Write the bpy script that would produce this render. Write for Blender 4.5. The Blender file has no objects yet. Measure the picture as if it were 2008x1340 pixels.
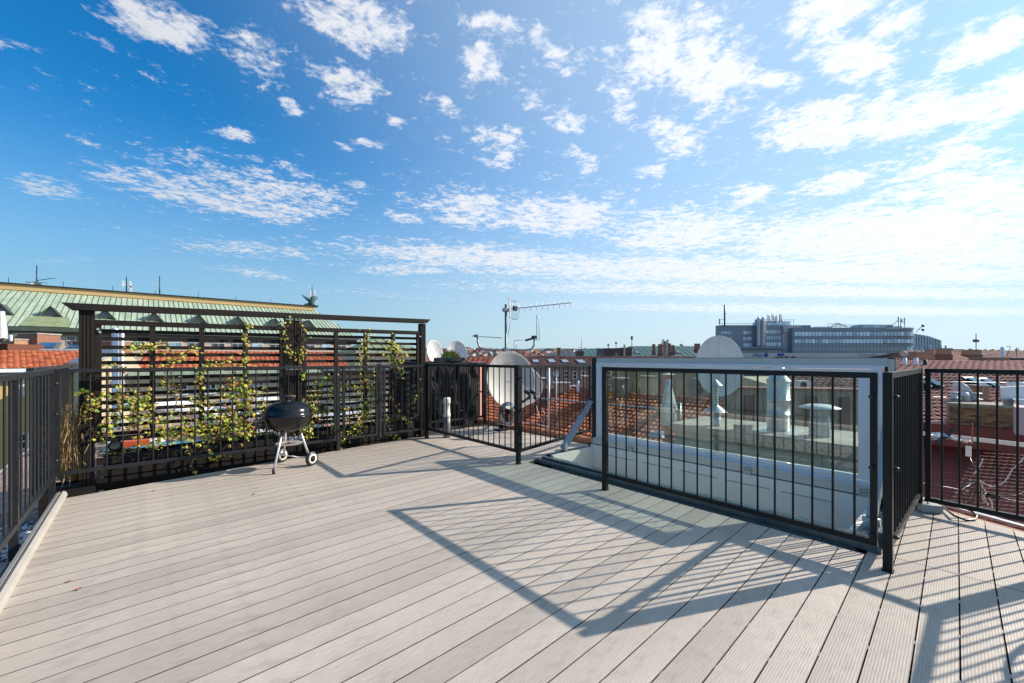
import bpy, math, random
from mathutils import Vector, Matrix
random.seed(7)
rad = math.radians
SC = bpy.context.scene
COL = SC.collection
# ------------------------------------------------------------------ camera
F, CX, HY, H = 827.0, 1004.0, 702.0, 1.3
S49, C49 = math.sin(rad(49)), math.cos(rad(49))
cam_d = bpy.data.cameras.new('camera'); cam = bpy.data.objects.new('camera', cam_d); COL.objects.link(cam)
cam.location = (0, 0, H); cam.rotation_euler = (rad(90), 0, rad(-41))
cam_d.sensor_width = 36; cam_d.lens = F / 2008 * 36; cam_d.shift_y = 32 / 2008
cam_d.clip_start = 0.05; cam_d.clip_end = 20000
SC.camera = cam
# ------------------------------------------------------------------ light
SUN = Vector((1.86, -0.845, 1.21)).normalized()
sd = bpy.data.lights.new('sun', 'SUN'); sd.energy = 5.0; sd.angle = rad(0.5); sd.color = (1.0, 0.90, 0.79)
so = bpy.data.objects.new('sun', sd); COL.objects.link(so); so.rotation_euler = SUN.to_track_quat('Z', 'Y').to_euler()
vs = SC.view_settings
SC.display_settings.display_device = 'sRGB'
vs.view_transform = 'Standard'; vs.look = 'None'; vs.gamma = 1; vs.use_curve_mapping = False
vs.exposure = 0.5
# ------------------------------------------------------------------ sky
def plane_pt(x, y):
    e = max(HY - y, 3.0)
    return ((x - CX) / e, F / e)
# cloud banks in the photograph: streets of small clouds  (x0,y0,x1,y1,half width px, strength)
BANKS = [
 (215, 0, 425, 120, 40, 1.0), (460, 100, 600, 165, 42, .85), (640, 130, 750, 215, 34, 1.0), (600, 5, 830, 105, 48, .95),
 (-40, 60, 20, 95, 25, .7), (215, 350, 640, 425, 34, 1.0), (300, 318, 690, 410, 34, .9), (0, 350, 145, 385, 20, .95),
 (160, 335, 270, 360, 14, .7), (320, 478, 660, 500, 16, .7), (660, 488, 1180, 520, 20, 1.05), (820, 380, 1000, 445, 36, .95), (990, 395, 1190, 450, 44, 1.0),
 (900, 120, 960, 180, 30, .9), (900, 40, 1020, 90, 34, .92), (1235, 0, 1310, 175, 62, 1.0), (1170, 100, 1230, 230, 30, .9),
 (1320, 150, 1460, 160, 30, 1.0), (1360, 50, 1420, 240, 42, 1.0), (1440, 90, 1500, 190, 36, .9), (1560, 10, 1690, 20, 60, 1.2),
 (1600, 80, 1720, 160, 60, 1.1), (1540, 290, 1670, 220, 60, 1.1), (1710, 10, 1800, 60, 40, .9), (1700, 270, 1880, 170, 60, 1.1),
 (1800, 310, 1920, 290, 38, 1.0), (1880, 90, 2040, 80, 60, 1.0), (1950, 240, 2040, 130, 60, 1.1), (1570, 375, 1720, 345, 18, 1.0), (940, 240, 1010, 310, 26, .9), (1280, 240, 1370, 300, 30, .95), (1120, 290, 1150, 340, 20, .85),
 (1230, 440, 1430, 480, 50, 1.0), (1450, 455, 2040, 470, 52, 1.15), (1430, 390, 1500, 375, 18, .9), (1940, 390, 2040, 380, 30, 1.1),
 (800, 520, 2040, 545, 22, 1.0), (900, 560, 2040, 580, 12, .85), (1100, 600, 2040, 615, 9, .7), (700, 530, 900, 530, 10, .9),
 (430, 520, 560, 550, 10, .75), (540, 560, 900, 590, 7, .4), (60, 520, 180, 500, 10, .3), (870, 190, 900, 230, 18, .9), (1040, 50, 1120, 150, 22, .75), (150, 265, 240, 300, 14, .4), (430, 255, 490, 285, 16, .9),
 (560, 200, 600, 225, 16, .7), (700, 270, 740, 300, 14, .75), (770, 240, 800, 260, 12, .8), (950, 300, 1000, 330, 14, .9), (985, 225, 1010, 250, 14, .8), (1080, 200, 1120, 260, 20, .8), (650, 350, 720, 380, 12, .7), (1040, 180, 1060, 200, 14, .7), (1250, 330, 1290, 350, 14, .85), (560, 320, 600, 350, 12, .85), (760, 410, 820, 440, 12, .8), (660, 280, 690, 300, 10, .7), (1480, 280, 1520, 300, 12, .7), (1750, 330, 2040, 420, 60, .9), (1480, 470, 2040, 520, 40, .9)]
def build_world():
    w = bpy.data.worlds.new('World'); SC.world = w; w.use_nodes = True
    nt = w.node_tree; N = nt.nodes; L = nt.links; N.clear()
    def n(t, **k):
        a = N.new(t)
        for q, v in k.items(): setattr(a, q, v)
        return a
    def sock(v, s):
        if isinstance(v, bpy.types.NodeSocket): L.new(v, s)
        else: s.default_value = v
    def m(op, a, b=0.0, c=None, clamp=False):
        q = n('ShaderNodeMath', operation=op, use_clamp=clamp); sock(a, q.inputs[0]); sock(b, q.inputs[1])
        if c is not None: sock(c, q.inputs[2])
        return q.outputs[0]
    out = n('ShaderNodeOutputWorld'); bg = n('ShaderNodeBackground'); L.new(bg.outputs[0], out.inputs[0])
    sky = n('ShaderNodeTexSky', sky_type='NISHITA', sun_disc=False)
    sky.sun_elevation = math.asin(SUN.z); sky.sun_rotation = math.atan2(SUN.x, SUN.y)
    sky.altitude = 250; sky.air_density = 1.0; sky.dust_density = 0.9; sky.ozone_density = 3.0
    bg.inputs[1].default_value = 0.1
    tc = n('ShaderNodeTexCoord')
    rot = n('ShaderNodeMapping', vector_type='POINT'); rot.inputs['Rotation'].default_value = (0, 0, rad(41))
    L.new(tc.outputs['Generated'], rot.inputs[0])      # right = x, forward = y
    sep = n('ShaderNodeSeparateXYZ'); L.new(rot.outputs[0], sep.inputs[0])
    z = m('MAXIMUM', sep.outputs[2], 0.012)
    px = m('DIVIDE', sep.outputs[0], z); py = m('DIVIDE', sep.outputs[1], z)
    cmb = n('ShaderNodeCombineXYZ'); L.new(px, cmb.inputs[0]); L.new(py, cmb.inputs[1])
    P = cmb.outputs[0]
    # unseen cloud added overhead and behind the viewpoint to whiten the shadow fill
    bk = n('ShaderNodeTexNoise'); bk.inputs['Scale'].default_value = 1.1; bk.inputs['Detail'].default_value = 4; L.new(P, bk.inputs['Vector'])
    bm = n('ShaderNodeMapRange', interpolation_type='SMOOTHSTEP'); L.new(bk.outputs[0], bm.inputs[0]); bm.inputs[1].default_value = .52; bm.inputs[2].default_value = .66
    bf = n('ShaderNodeMapRange', interpolation_type='SMOOTHSTEP'); L.new(py, bf.inputs[0]); bf.inputs[1].default_value = 1.0; bf.inputs[2].default_value = .5
    back = m('MULTIPLY', bm.outputs[0], bf.outputs[0])
    # warp so banks have ragged outlines
    wn = n('ShaderNodeTexNoise'); wn.inputs['Scale'].default_value = 2.2; wn.inputs['Detail'].default_value = 3; L.new(P, wn.inputs['Vector'])
    ws = n('ShaderNodeVectorMath', operation='SUBTRACT'); L.new(wn.outputs['Color'], ws.inputs[0]); ws.inputs[1].default_value = (.5, .5, .5)
    wsc = n('ShaderNodeVectorMath', operation='SCALE'); L.new(ws.outputs[0], wsc.inputs[0]); wsc.inputs[3].default_value = .35
    wa = n('ShaderNodeVectorMath', operation='ADD'); L.new(P, wa.inputs[0]); L.new(wsc.outputs[0], wa.inputs[1])
    PW = wa.outputs[0]
    acc = back
    for x0, y0, x1, y1, hw, st in BANKS:
        a = Vector(plane_pt(x0, y0)); b = Vector(plane_pt(x1, y1)); c = (a + b) / 2
        mx, my = (x0 + x1) / 2, (y0 + y1) / 2
        d = (b - a); ln = d.length / 2; u = d.normalized()
        pl = math.hypot(x1 - x0, y1 - y0); nx, ny = -(y1 - y0) / pl, (x1 - x0) / pl
        q = Vector(plane_pt(mx + nx * hw, my + ny * hw)) - c; q2 = Vector(plane_pt(mx - nx * hw, my - ny * hw)) - c
        perp = Vector((-u.y, u.x)); wd = max((abs(q.dot(perp)) + abs(q2.dot(perp))) / 2, .03)
        mp = n('ShaderNodeMapping', vector_type='TEXTURE')
        mp.inputs['Location'].default_value = (c.x, c.y, 0); mp.inputs['Rotation'].default_value = (0, 0, math.atan2(u.y, u.x))
        mp.inputs['Scale'].default_value = (ln * 1.4, wd * 1.6, 1)
        L.new(PW, mp.inputs[0])
        le = n('ShaderNodeVectorMath', operation='LENGTH'); L.new(mp.outputs[0], le.inputs[0])
        mr = n('ShaderNodeMapRange', interpolation_type='SMOOTHSTEP'); L.new(le.outputs['Value'], mr.inputs[0])
        mr.inputs[1].default_value = 1.15; mr.inputs[2].default_value = .25; mr.inputs[3].default_value = 0; mr.inputs[4].default_value = st
        acc = mr.outputs[0] if acc is None else m('MAXIMUM', acc, mr.outputs[0])
    def noise(scale, det, rough, vec, dist=0):
        q = n('ShaderNodeTexNoise'); q.inputs['Scale'].default_value = scale; q.inputs['Detail'].default_value = det
        q.inputs['Roughness'].default_value = rough; q.inputs['Distortion'].default_value = dist; L.new(vec, q.inputs['Vector']); return q.outputs[0]
    n1 = noise(5.0, 10, .66, P, .3); n2 = noise(15.0, 7, .65, P, .4); n3 = noise(44.0, 4, .6, P)
    nn = m('ADD', m('ADD', m('MULTIPLY', n1, .40), m('MULTIPLY', n2, .42)), m('MULTIPLY', n3, .18))
    dens = m('ADD', m('MULTIPLY', m('SUBTRACT', nn, .5), 7.4), m('SUBTRACT', m('MULTIPLY', acc, 1.08), .51))
    # a fine scatter of puffs everywhere, more of it towards the sun
    right = n('ShaderNodeMapRange'); L.new(sep.outputs[0], right.inputs[0]); right.inputs[1].default_value = -.35; right.inputs[2].default_value = .75
    right.inputs[3].default_value = 0; right.inputs[4].default_value = .34
    dens = m('ADD', dens, right.outputs[0])
    al = n('ShaderNodeMapRange', interpolation_type='SMOOTHSTEP'); L.new(dens, al.inputs[0]); al.inputs[1].default_value = -.15; al.inputs[2].default_value = 1.1
    alpha = m('MULTIPLY', al.outputs[0], .95)
    # saturated blue: grade of the clear sky
    hs = n('ShaderNodeHueSaturation'); hs.inputs['Saturation'].default_value = 1.25; hs.inputs['Value'].default_value = 1.0; L.new(sky.outputs[0], hs.inputs['Color'])
    tint = n('ShaderNodeMixRGB', blend_type='MULTIPLY'); tint.inputs[0].default_value = 1; L.new(hs.outputs[0], tint.inputs[1]); tint.inputs[2].default_value = (.26, 1.15, 1.34, 1)
    # cloud light: brighter near the sun
    cs = n('ShaderNodeVectorMath', operation='DOT_PRODUCT'); L.new(tc.outputs['Generated'], cs.inputs[0]); cs.inputs[1].default_value = SUN
    cb = n('ShaderNodeMapRange'); L.new(cs.outputs['Value'], cb.inputs[0]); cb.inputs[1].default_value = -.4; cb.inputs[2].default_value = .9
    cb.inputs[3].default_value = 5.4; cb.inputs[4].default_value = 8.3
    thick = n('ShaderNodeMapRange'); L.new(dens, thick.inputs[0]); thick.inputs[1].default_value = .5; thick.inputs[2].default_value = 1.8; thick.inputs[3].default_value = 1.0; thick.inputs[4].default_value = .84
    cv = m('MULTIPLY', cb.outputs[0], thick.outputs[0])
    cc = n('ShaderNodeVectorMath', operation='SCALE'); cc.inputs[0].default_value = (.97, .985, 1.03); L.new(cv, cc.inputs[3])
    # pale milky air low over the horizon
    hz = n('ShaderNodeMapRange', interpolation_type='SMOOTHERSTEP'); L.new(sep.outputs[2], hz.inputs[0]); hz.inputs[1].default_value = .48; hz.inputs[2].default_value = -.06; hz.inputs[3].default_value = 0; hz.inputs[4].default_value = .85
    hb = n('ShaderNodeMapRange'); L.new(cs.outputs['Value'], hb.inputs[0]); hb.inputs[1].default_value = -.3; hb.inputs[2].default_value = .95; hb.inputs[3].default_value = 3.4; hb.inputs[4].default_value = 5.7
    hc = n('ShaderNodeMixRGB'); hf = n('ShaderNodeMapRange'); L.new(cs.outputs['Value'], hf.inputs[0]); hf.inputs[1].default_value = -.3; hf.inputs[2].default_value = .8; L.new(hf.outputs[0], hc.inputs[0]); hc.inputs[1].default_value = (.80, 1.10, 1.38, 1); hc.inputs[2].default_value = (1.03, 1.05, 1.08, 1)
    hv = n('ShaderNodeVectorMath', operation='SCALE'); L.new(hc.outputs[0], hv.inputs[0]); L.new(hb.outputs[0], hv.inputs[3])
    hm = n('ShaderNodeMixRGB'); L.new(hz.outputs[0], hm.inputs[0]); L.new(tint.outputs[0], hm.inputs[1]); L.new(hv.outputs[0], hm.inputs[2])
    au = n('ShaderNodeMapRange', interpolation_type='SMOOTHSTEP'); L.new(cs.outputs['Value'], au.inputs[0]); au.inputs[1].default_value = -.10; au.inputs[2].default_value = .98; au.inputs[3].default_value = .0; au.inputs[4].default_value = .66
    am = n('ShaderNodeMixRGB'); L.new(au.outputs[0], am.inputs[0]); L.new(hm.outputs[0], am.inputs[1]); am.inputs[2].default_value = (5.0, 6.2, 7.4, 1)
    mix = n('ShaderNodeMixRGB'); L.new(alpha, mix.inputs[0]); L.new(am.outputs[0], mix.inputs[1]); L.new(cc.outputs[0], mix.inputs[2])
    L.new(mix.outputs[0], bg.inputs[0])
build_world()
# ------------------------------------------------------------------ pixel <-> place helpers
def G(x, y, z=0.0):
    d = F * (H - z) / (y - HY); r = (x - CX) / F * d
    return Vector((r * S49 + d * C49, -r * C49 + d * S49, z))
def D(x, y, d):
    r = (x - CX) / F * d
    return Vector((r * S49 + d * C49, -r * C49 + d * S49, H - (y - HY) / F * d))
def OX(x, y, X):
    k = (x - CX) / F; d = X / (k * S49 + C49)
    return D(x, y, d)
def OY(x, y, Y):
    k = (x - CX) / F; d = Y / (-k * C49 + S49)
    return D(x, y, d)
CAMROT = rad(-41)
# ------------------------------------------------------------------ materials
MATS = {}
def mat(name, col, rough=.6, metal=0., var=.12, scale=6., bump=0., bscale=60., col2=None, stretch=None, coat=0., rnd=0., spec=.5, ramp=(.4, .65)):
    if name in MATS: return MATS[name]
    m = bpy.data.materials.new(name); m.use_nodes = True; nt = m.node_tree; N = nt.nodes; L = nt.links
    b = N['Principled BSDF']; b.inputs['Roughness'].default_value = rough; b.inputs['Metallic'].default_value = metal
    b.inputs['Coat Weight'].default_value = coat; b.inputs['Specular IOR Level'].default_value = spec
    tc = N.new('ShaderNodeTexCoord'); vec = tc.outputs['Object']
    if stretch:
        mp = N.new('ShaderNodeMapping'); mp.inputs['Scale'].default_value = stretch; L.new(vec, mp.inputs[0]); vec = mp.outputs[0]
    nz = N.new('ShaderNodeTexNoise'); nz.inputs['Scale'].default_value = scale; nz.inputs['Detail'].default_value = 6; nz.inputs['Roughness'].default_value = .65
    L.new(vec, nz.inputs['Vector'])
    cr = N.new('ShaderNodeValToRGB'); cr.color_ramp.elements[0].position = ramp[0] - .1; cr.color_ramp.elements[1].position = ramp[1]
    a = [c * (1 - var) for c in col]; z = [min(1, c * (1 + var)) for c in col] if col2 is None else col2
    if col2 is not None: a = list(col)
    cr.color_ramp.elements[0].color = (*a, 1); cr.color_ramp.elements[1].color = (*z, 1)
    L.new(nz.outputs[0], cr.inputs[0]); c = cr.outputs[0]
    if rnd:
        oi = N.new('ShaderNodeObjectInfo'); mr = N.new('ShaderNodeMapRange'); L.new(oi.outputs['Random'], mr.inputs[0])
        mr.inputs[3].default_value = 1 - rnd; mr.inputs[4].default_value = 1 + rnd
        sc = N.new('ShaderNodeVectorMath'); sc.operation = 'SCALE'; L.new(c, sc.inputs[0]); L.new(mr.outputs[0], sc.inputs[3]); c = sc.outputs[0]
    L.new(c, b.inputs['Base Color'])
    rr = N.new('ShaderNodeMapRange'); L.new(nz.outputs[0], rr.inputs[0]); rr.inputs[1].default_value = .3; rr.inputs[2].default_value = .7
    rr.inputs[3].default_value = max(rough - .08, .02); rr.inputs[4].default_value = min(rough + .1, 1); L.new(rr.outputs[0], b.inputs['Roughness'])
    if bump:
        n2 = N.new('ShaderNodeTexNoise'); n2.inputs['Scale'].default_value = bscale; n2.inputs['Detail'].default_value = 5; L.new(vec, n2.inputs['Vector'])
        bp = N.new('ShaderNodeBump'); bp.inputs['Strength'].default_value = bump; bp.inputs['Distance'].default_value = .01
        L.new(n2.outputs[0], bp.inputs['Height']); L.new(bp.outputs[0], b.inputs['Normal'])
    MATS[name] = m; return m
def deck_mat():
    m = bpy.data.materials.new('composite_board'); m.use_nodes = True; nt = m.node_tree; N = nt.nodes; L = nt.links
    b = N['Principled BSDF']; tc = N.new('ShaderNodeTexCoord')
    def nz(scale, st, det=5):
        mp = N.new('ShaderNodeMapping'); mp.inputs['Scale'].default_value = st; L.new(tc.outputs['Object'], mp.inputs[0])
        q = N.new('ShaderNodeTexNoise'); q.inputs['Scale'].default_value = scale; q.inputs['Detail'].default_value = det; L.new(mp.outputs[0], q.inputs['Vector']); return q.outputs[0]
    fine = nz(1, (14, 330, 1), 3); big = nz(1, (1.1, 2.2, 1), 4); blot = nz(1, (7, 14, 1), 6)
    cr = N.new('ShaderNodeValToRGB'); L.new(fine, cr.inputs[0]); cr.color_ramp.elements[0].position = .3; cr.color_ramp.elements[1].position = .72
    cr.color_ramp.elements[0].color = (.375, .322, .266, 1); cr.color_ramp.elements[1].color = (.52, .455, .382, 1)
    oi = N.new('ShaderNodeObjectInfo'); a = N.new('ShaderNodeMapRange'); L.new(oi.outputs['Random'], a.inputs[0]); a.inputs[3].default_value = .86; a.inputs[4].default_value = 1.07
    c = N.new('ShaderNodeMapRange'); L.new(big, c.inputs[0]); c.inputs[1].default_value = .3; c.inputs[2].default_value = .7; c.inputs[3].default_value = .88; c.inputs[4].default_value = 1.09
    e = N.new('ShaderNodeMapRange'); L.new(blot, e.inputs[0]); e.inputs[1].default_value = .3; e.inputs[2].default_value = .47; e.inputs[3].default_value = .84; e.inputs[4].default_value = 1.0
    mm = N.new('ShaderNodeMath'); mm.operation = 'MULTIPLY'; L.new(a.outputs[0], mm.inputs[0]); L.new(c.outputs[0], mm.inputs[1])
    m2 = N.new('ShaderNodeMath'); m2.operation = 'MULTIPLY'; L.new(mm.outputs[0], m2.inputs[0]); L.new(e.outputs[0], m2.inputs[1])
    s = N.new('ShaderNodeVectorMath'); s.operation = 'SCALE'; L.new(cr.outputs[0], s.inputs[0]); L.new(m2.outputs[0], s.inputs[3]); L.new(s.outputs[0], b.inputs['Base Color'])
    b.inputs['Roughness'].default_value = .62
    # pressed grooves about 6 mm apart, running with the board
    wv = N.new('ShaderNodeTexWave'); wv.bands_direction = 'Y'; wv.inputs['Scale'].default_value = 30; wv.inputs['Distortion'].default_value = .6; wv.inputs['Detail'].default_value = 2
    mp = N.new('ShaderNodeMapping'); mp.inputs['Scale'].default_value = (.12, 1, 1); L.new(tc.outputs['Object'], mp.inputs[0]); L.new(mp.outputs[0], wv.inputs[0])
    ad = N.new('ShaderNodeMath'); ad.operation = 'ADD'; L.new(wv.outputs['Fac'], ad.inputs[0]); L.new(fine, ad.inputs[1])
    bp = N.new('ShaderNodeBump'); bp.inputs['Strength'].default_value = .35; bp.inputs['Distance'].default_value = .0014; L.new(ad.outputs[0], bp.inputs['Height']); L.new(bp.outputs[0], b.inputs['Normal'])
    return m
def glass_mat(name, tint, gloss=.12, rough=.0):
    m = bpy.data.materials.new(name); m.use_nodes = True; nt = m.node_tree; N = nt.nodes; L = nt.links; N.remove(N['Principled BSDF'])
    o = N['Material Output']; t = N.new('ShaderNodeBsdfTransparent'); t.inputs[0].default_value = (*tint, 1)
    g = N.new('ShaderNodeBsdfGlossy'); g.inputs['Roughness'].default_value = rough; g.inputs[0].default_value = (.9, .95, 1, 1)
    fr = N.new('ShaderNodeFresnel'); fr.inputs[0].default_value = 1.5
    ad = N.new('ShaderNodeMath'); ad.operation = 'ADD'; L.new(fr.outputs[0], ad.inputs[0]); ad.inputs[1].default_value = gloss; ad.use_clamp = True
    mx = N.new('ShaderNodeMixShader'); L.new(ad.outputs[0], mx.inputs[0]); L.new(t.outputs[0], mx.inputs[1]); L.new(g.outputs[0], mx.inputs[2]); L.new(mx.outputs[0], o.inputs[0])
    MATS[name] = m; return m
def brick_mat(name, c1, c2, mortar, bw=.25, bh=.075, rough=.85):
    if name in MATS: return MATS[name]
    m = bpy.data.materials.new(name); m.use_nodes = True; nt = m.node_tree; N = nt.nodes; L = nt.links
    b = N['Principled BSDF']; b.inputs['Roughness'].default_value = rough
    tc = N.new('ShaderNodeTexCoord'); sp = N.new('ShaderNodeSeparateXYZ'); L.new(tc.outputs['Object'], sp.inputs[0])
    ad = N.new('ShaderNodeMath'); ad.operation = 'ADD'; L.new(sp.outputs[0], ad.inputs[0]); L.new(sp.outputs[1], ad.inputs[1])
    cm = N.new('ShaderNodeCombineXYZ'); L.new(ad.outputs[0], cm.inputs[0]); L.new(sp.outputs[2], cm.inputs[1])
    br = N.new('ShaderNodeTexBrick'); L.new(cm.outputs[0], br.inputs[0]); br.inputs['Color1'].default_value = (*c1, 1); br.inputs['Color2'].default_value = (*c2, 1)
    br.inputs['Mortar'].default_value = (*mortar, 1); br.inputs['Scale'].default_value = 1; br.inputs['Brick Width'].default_value = bw; br.inputs['Row Height'].default_value = bh
    br.inputs['Mortar Size'].default_value = .009; L.new(br.outputs[0], b.inputs['Base Color'])
    bp = N.new('ShaderNodeBump'); bp.inputs['Distance'].default_value = .01; bp.invert = True; L.new(br.outputs['Fac'], bp.inputs['Height']); L.new(bp.outputs[0], b.inputs['Normal'])
    MATS[name] = m; return m
M_DECK = deck_mat()
M_STEEL = mat('black_coated_steel', (.008, .008, .009), .42, .0, .25, 20, .05, 300, spec=.3)
M_STEELG = mat('grey_coated_steel', (.016, .017, .019), .42, .0, .2, 20, .05, 300, spec=.4)
M_WOOD = mat('black_stained_wood', (.007, .006, .0055), .7, 0, .3, 3, .35, 40, col2=(.020, .0145, .0115), spec=.25, stretch=(2, 26, 26), rnd=.25)
M_WOODV = mat('black_stained_post', (.007, .006, .0055), .7, 0, .3, 3, .4, 40, col2=(.026, .018, .013), spec=.25, stretch=(26, 26, 1.5), rnd=.2)
M_GALV = mat('galvanised_steel', (.52, .54, .56), .38, .55, .15, 18, .05, 80)
M_GALVD = mat('dull_galvanised', (.36, .38, .40), .5, .6, .2, 12, .05, 80)
M_ALU = mat('brushed_steel_flue', (.66, .66, .66), .42, .5, .1, 10, .03, 60)
M_WHITE = mat('white_frame', (.72, .73, .74), .4, 0, .05, 5, .02, 50)
M_WHITEP = mat('white_panel', (.74, .70, .64), .5, 0, .04, 4, .02, 50)
M_CREAM = mat('cream_lining', (.56, .53, .47), .55, 0, .06, 4)
M_ANTH = mat('anthracite_cladding', (.018, .022, .025), .4, .2, .2, 8)
M_FLASH = mat('grey_green_flashing', (.10, .13, .14), .3, .5, .2, 8, .05, 30)
M_ARM = mat('blue_grey_arm', (.30, .36, .40), .35, .3, .08, 8)
M_DISH = mat('dish_paint', (.42, .40, .365), .5, 0, .12, 3, .02, 30, stretch=(5, 5, .7))
M_DISHW = mat('white_dish_paint', (.62, .61, .59), .4, 0, .10, 3, stretch=(5, 5, .7))
M_DISHP = mat('pale_pink_dish', (.58, .50, .48), .5, 0, .05, 4)
M_BLACKP = mat('black_plastic', (.015, .015, .017), .35, 0, .2, 10)
M_ENAMEL = mat('black_enamel', (.005, .006, .007), .16, 0, .15, 10, .0, 30, coat=.15, spec=.4)
M_RUST = mat('rust', (.12, .04, .02), .8, 0, .3, 30)
M_ASH = mat('ash_plate', (.45, .42, .38), .5, .4, .2, 20, .1, 60, col2=(.62, .6, .57))
M_CREAMP = mat('cream_plastic', (.72, .68, .6), .45, 0, .06, 10)
M_CONC = mat('weathered_concrete', (.22, .21, .185), .9, 0, .3, 2.2, .5, 40, col2=(.40, .385, .34))
M_CONCD = mat('stained_mortar', (.13, .115, .08), .95, 0, .3, 3, .6, 30, col2=(.38, .36, .31))
M_TERR = mat('terracotta', (.36, .12, .05), .7, 0, .25, 8, .2, 40)
M_T1 = mat('clay_tile', (.46, .125, .048), .75, 0, .30, 1.7, .2, 60)
M_T2 = mat('clay_tile_dark', (.33, .085, .038), .8, 0, .30, 1.7, .2, 60)
M_T3 = mat('clay_tile_pale', (.55, .18, .075), .75, 0, .30, 1.7, .2, 60)
M_B1 = mat('brown_tile', (.19, .075, .055), .8, 0, .30, 1.7, .2, 60)
M_B2 = mat('brown_tile_dark', (.13, .055, .045), .8, 0, .30, 1.7, .2, 60)
M_B3 = mat('brown_tile_pale', (.27, .13, .10), .8, 0, .30, 1.7, .2, 60)
M_P1 = mat('dusty_rose_tile', (.30, .12, .095), .8, 0, .30, 1.7, .2, 60)
M_P2 = mat('dusty_rose_tile_dark', (.23, .085, .07), .8, 0, .30, 1.7, .2, 60)
M_COP = mat('green_copper', (.25, .34, .23), .65, 0, .2, 1.6, .1, 20, col2=(.45, .52, .40), stretch=(1.3, .16, .16))
M_COPO = mat('olive_copper', (.16, .20, .09), .65, 0, .2, 1.5, .1, 20, col2=(.28, .34, .18))
M_COPD = mat('dark_copper_gutter', (.06, .075, .06), .65, 0, .3, 2, .1, 20)
M_TEAL = mat('teal_copper', (.035, .10, .095), .6, 0, .2, .5, .05, 10)
M_TEALD = mat('dark_slate_blue_roof', (.035, .05, .06), .6, 0, .2, .5, .05, 10)
M_PINKW = mat('pale_pink_render', (.52, .42, .34), .85, 0, .06, 1.2, .05, 20)
M_OCHRE = mat('ochre_band', (.55, .37, .17), .8, 0, .06, 2)
M_YELW = mat('yellow_render', (.52, .36, .13), .85, 0, .06, 1.2, .05, 20)
M_CREAMW = mat('cream_render', (.55, .47, .33), .85, 0, .07, 1.2, .05, 20)
M_CREAMS = mat('stained_cream_render', (.17, .14, .09), .9, 0, .3, 1.6, .1, 20, col2=(.50, .43, .31), stretch=(3, 3, .5))
M_GREYW = mat('grey_render', (.23, .225, .22), .85, 0, .08, 1, .05, 20)
M_PINKC = mat('salmon_render', (.50, .24, .19), .85, 0, .08, 2, .1, 30)
M_WINF = mat('white_window_frame', (.7, .69, .66), .5, 0, .04, 5)
M_PANE = mat('dark_window_pane', (.02, .028, .035), .08, 0, .3, .7, spec=.9)
M_PANEB = mat('sky_blue_rooflight_pane', (.04, .09, .14), .05, 0, .3, .7, spec=1.0)
M_BRKR = brick_mat('red_brick', (.30, .085, .045), (.22, .06, .035), (.40, .33, .26))
M_BRKO = brick_mat('orange_brick', (.42, .19, .10), (.36, .15, .07), (.5, .42, .33))
M_BK1 = mat('ochre_brick', (.27, .145, .06), .9, 0, .25, 12, .4, 60, rnd=.3)
M_BK2 = mat('brown_brick', (.15, .085, .05), .9, 0, .25, 12, .4, 60, rnd=.3)
M_MORT = mat('lime_mortar', (.27, .23, .18), .95, 0, .2, 20, .4, 60)
M_REDM = mat('red_metal_flashing', (.17, .03, .025), .5, .1, .15, 2)
M_COVER = mat('black_woven_cover', (.014, .015, .017), .8, 0, .3, 3, .3, 25, spec=.2)
M_PLANT = mat('green_leaf', (.05, .12, .02), .55, 0, .3, 14, col2=(.12, .20, .03))
M_VY = mat('yellow_green_leaf', (.26, .32, .025), .5, 0, .3, 14, col2=(.54, .47, .06))
M_VG = mat('fresh_green_leaf', (.10, .24, .025), .5, 0, .3, 14, col2=(.22, .38, .05))
M_VO = mat('ochre_leaf', (.30, .17, .04), .6, 0, .3, 14, col2=(.42, .28, .07))
M_VR = mat('russet_leaf', (.25, .07, .02), .6, 0, .3, 14, col2=(.35, .14, .04))
M_STEM = mat('brown_stem', (.09, .055, .03), .8, 0, .3, 20)
M_STRAW = mat('dry_straw', (.36, .20, .07), .75, 0, .3, 14, col2=(.56, .38, .16))
M_SOIL = mat('potting_soil', (.05, .035, .025), .95, 0, .3, 30, .6, 50)
M_PDECK = mat('pink_brown_planks', (.33, .22, .17), .7, 0, .15, 3, .2, 40, stretch=(1, 12, 1), rnd=.15)
M_FELT = mat('bitumen_felt', (.018, .03, .045), .35, 0, .4, 2.5, .5, 12, col2=(.07, .10, .14))
M_PEB = mat('white_pebble', (.55, .55, .54), .7, 0, .2, 20)
M_PLASTW = mat('white_plastic', (.68, .69, .70), .4, 0, .05, 6)
M_TEALF = mat('turquoise_fabric', (.03, .20, .27), .7, 0, .15, 8)
M_ORANGE = mat('orange_plastic', (.5, .08, .02), .45, 0, .1, 8)
M_GROUND = mat('ground_earth', (.10, .10, .09), .9, 0, .3, .02)
M_HILL = mat('wooded_hill', (.035, .065, .045), .95, 0, .3, .006, col2=(.075, .11, .075))
M_OFF = mat('office_cladding', (.20, .25, .295), .45, .3, .08, .05)
M_OFFL = mat('pale_office_cladding', (.42, .44, .44), .5, .1, .05, .1)
M_OPANE = mat('office_pane', (.34, .48, .58), .15, .3, .35, .35, spec=1.0, rnd=.4)
M_OPANED = mat('dark_office_pane', (.15, .21, .25), .1, .2, .3, .3, spec=1.0)
M_BLUE = mat('blue_sign', (.01, .06, .28), .4, 0, .05, 1)
M_SIGNW = mat('silver_letters', (.22, .26, .30), .4, .3, .05, 1)
M_TREE = mat('dark_conifer_leaf', (.018, .045, .018), .8, 0, .3, .8, col2=(.05, .085, .03))
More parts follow.
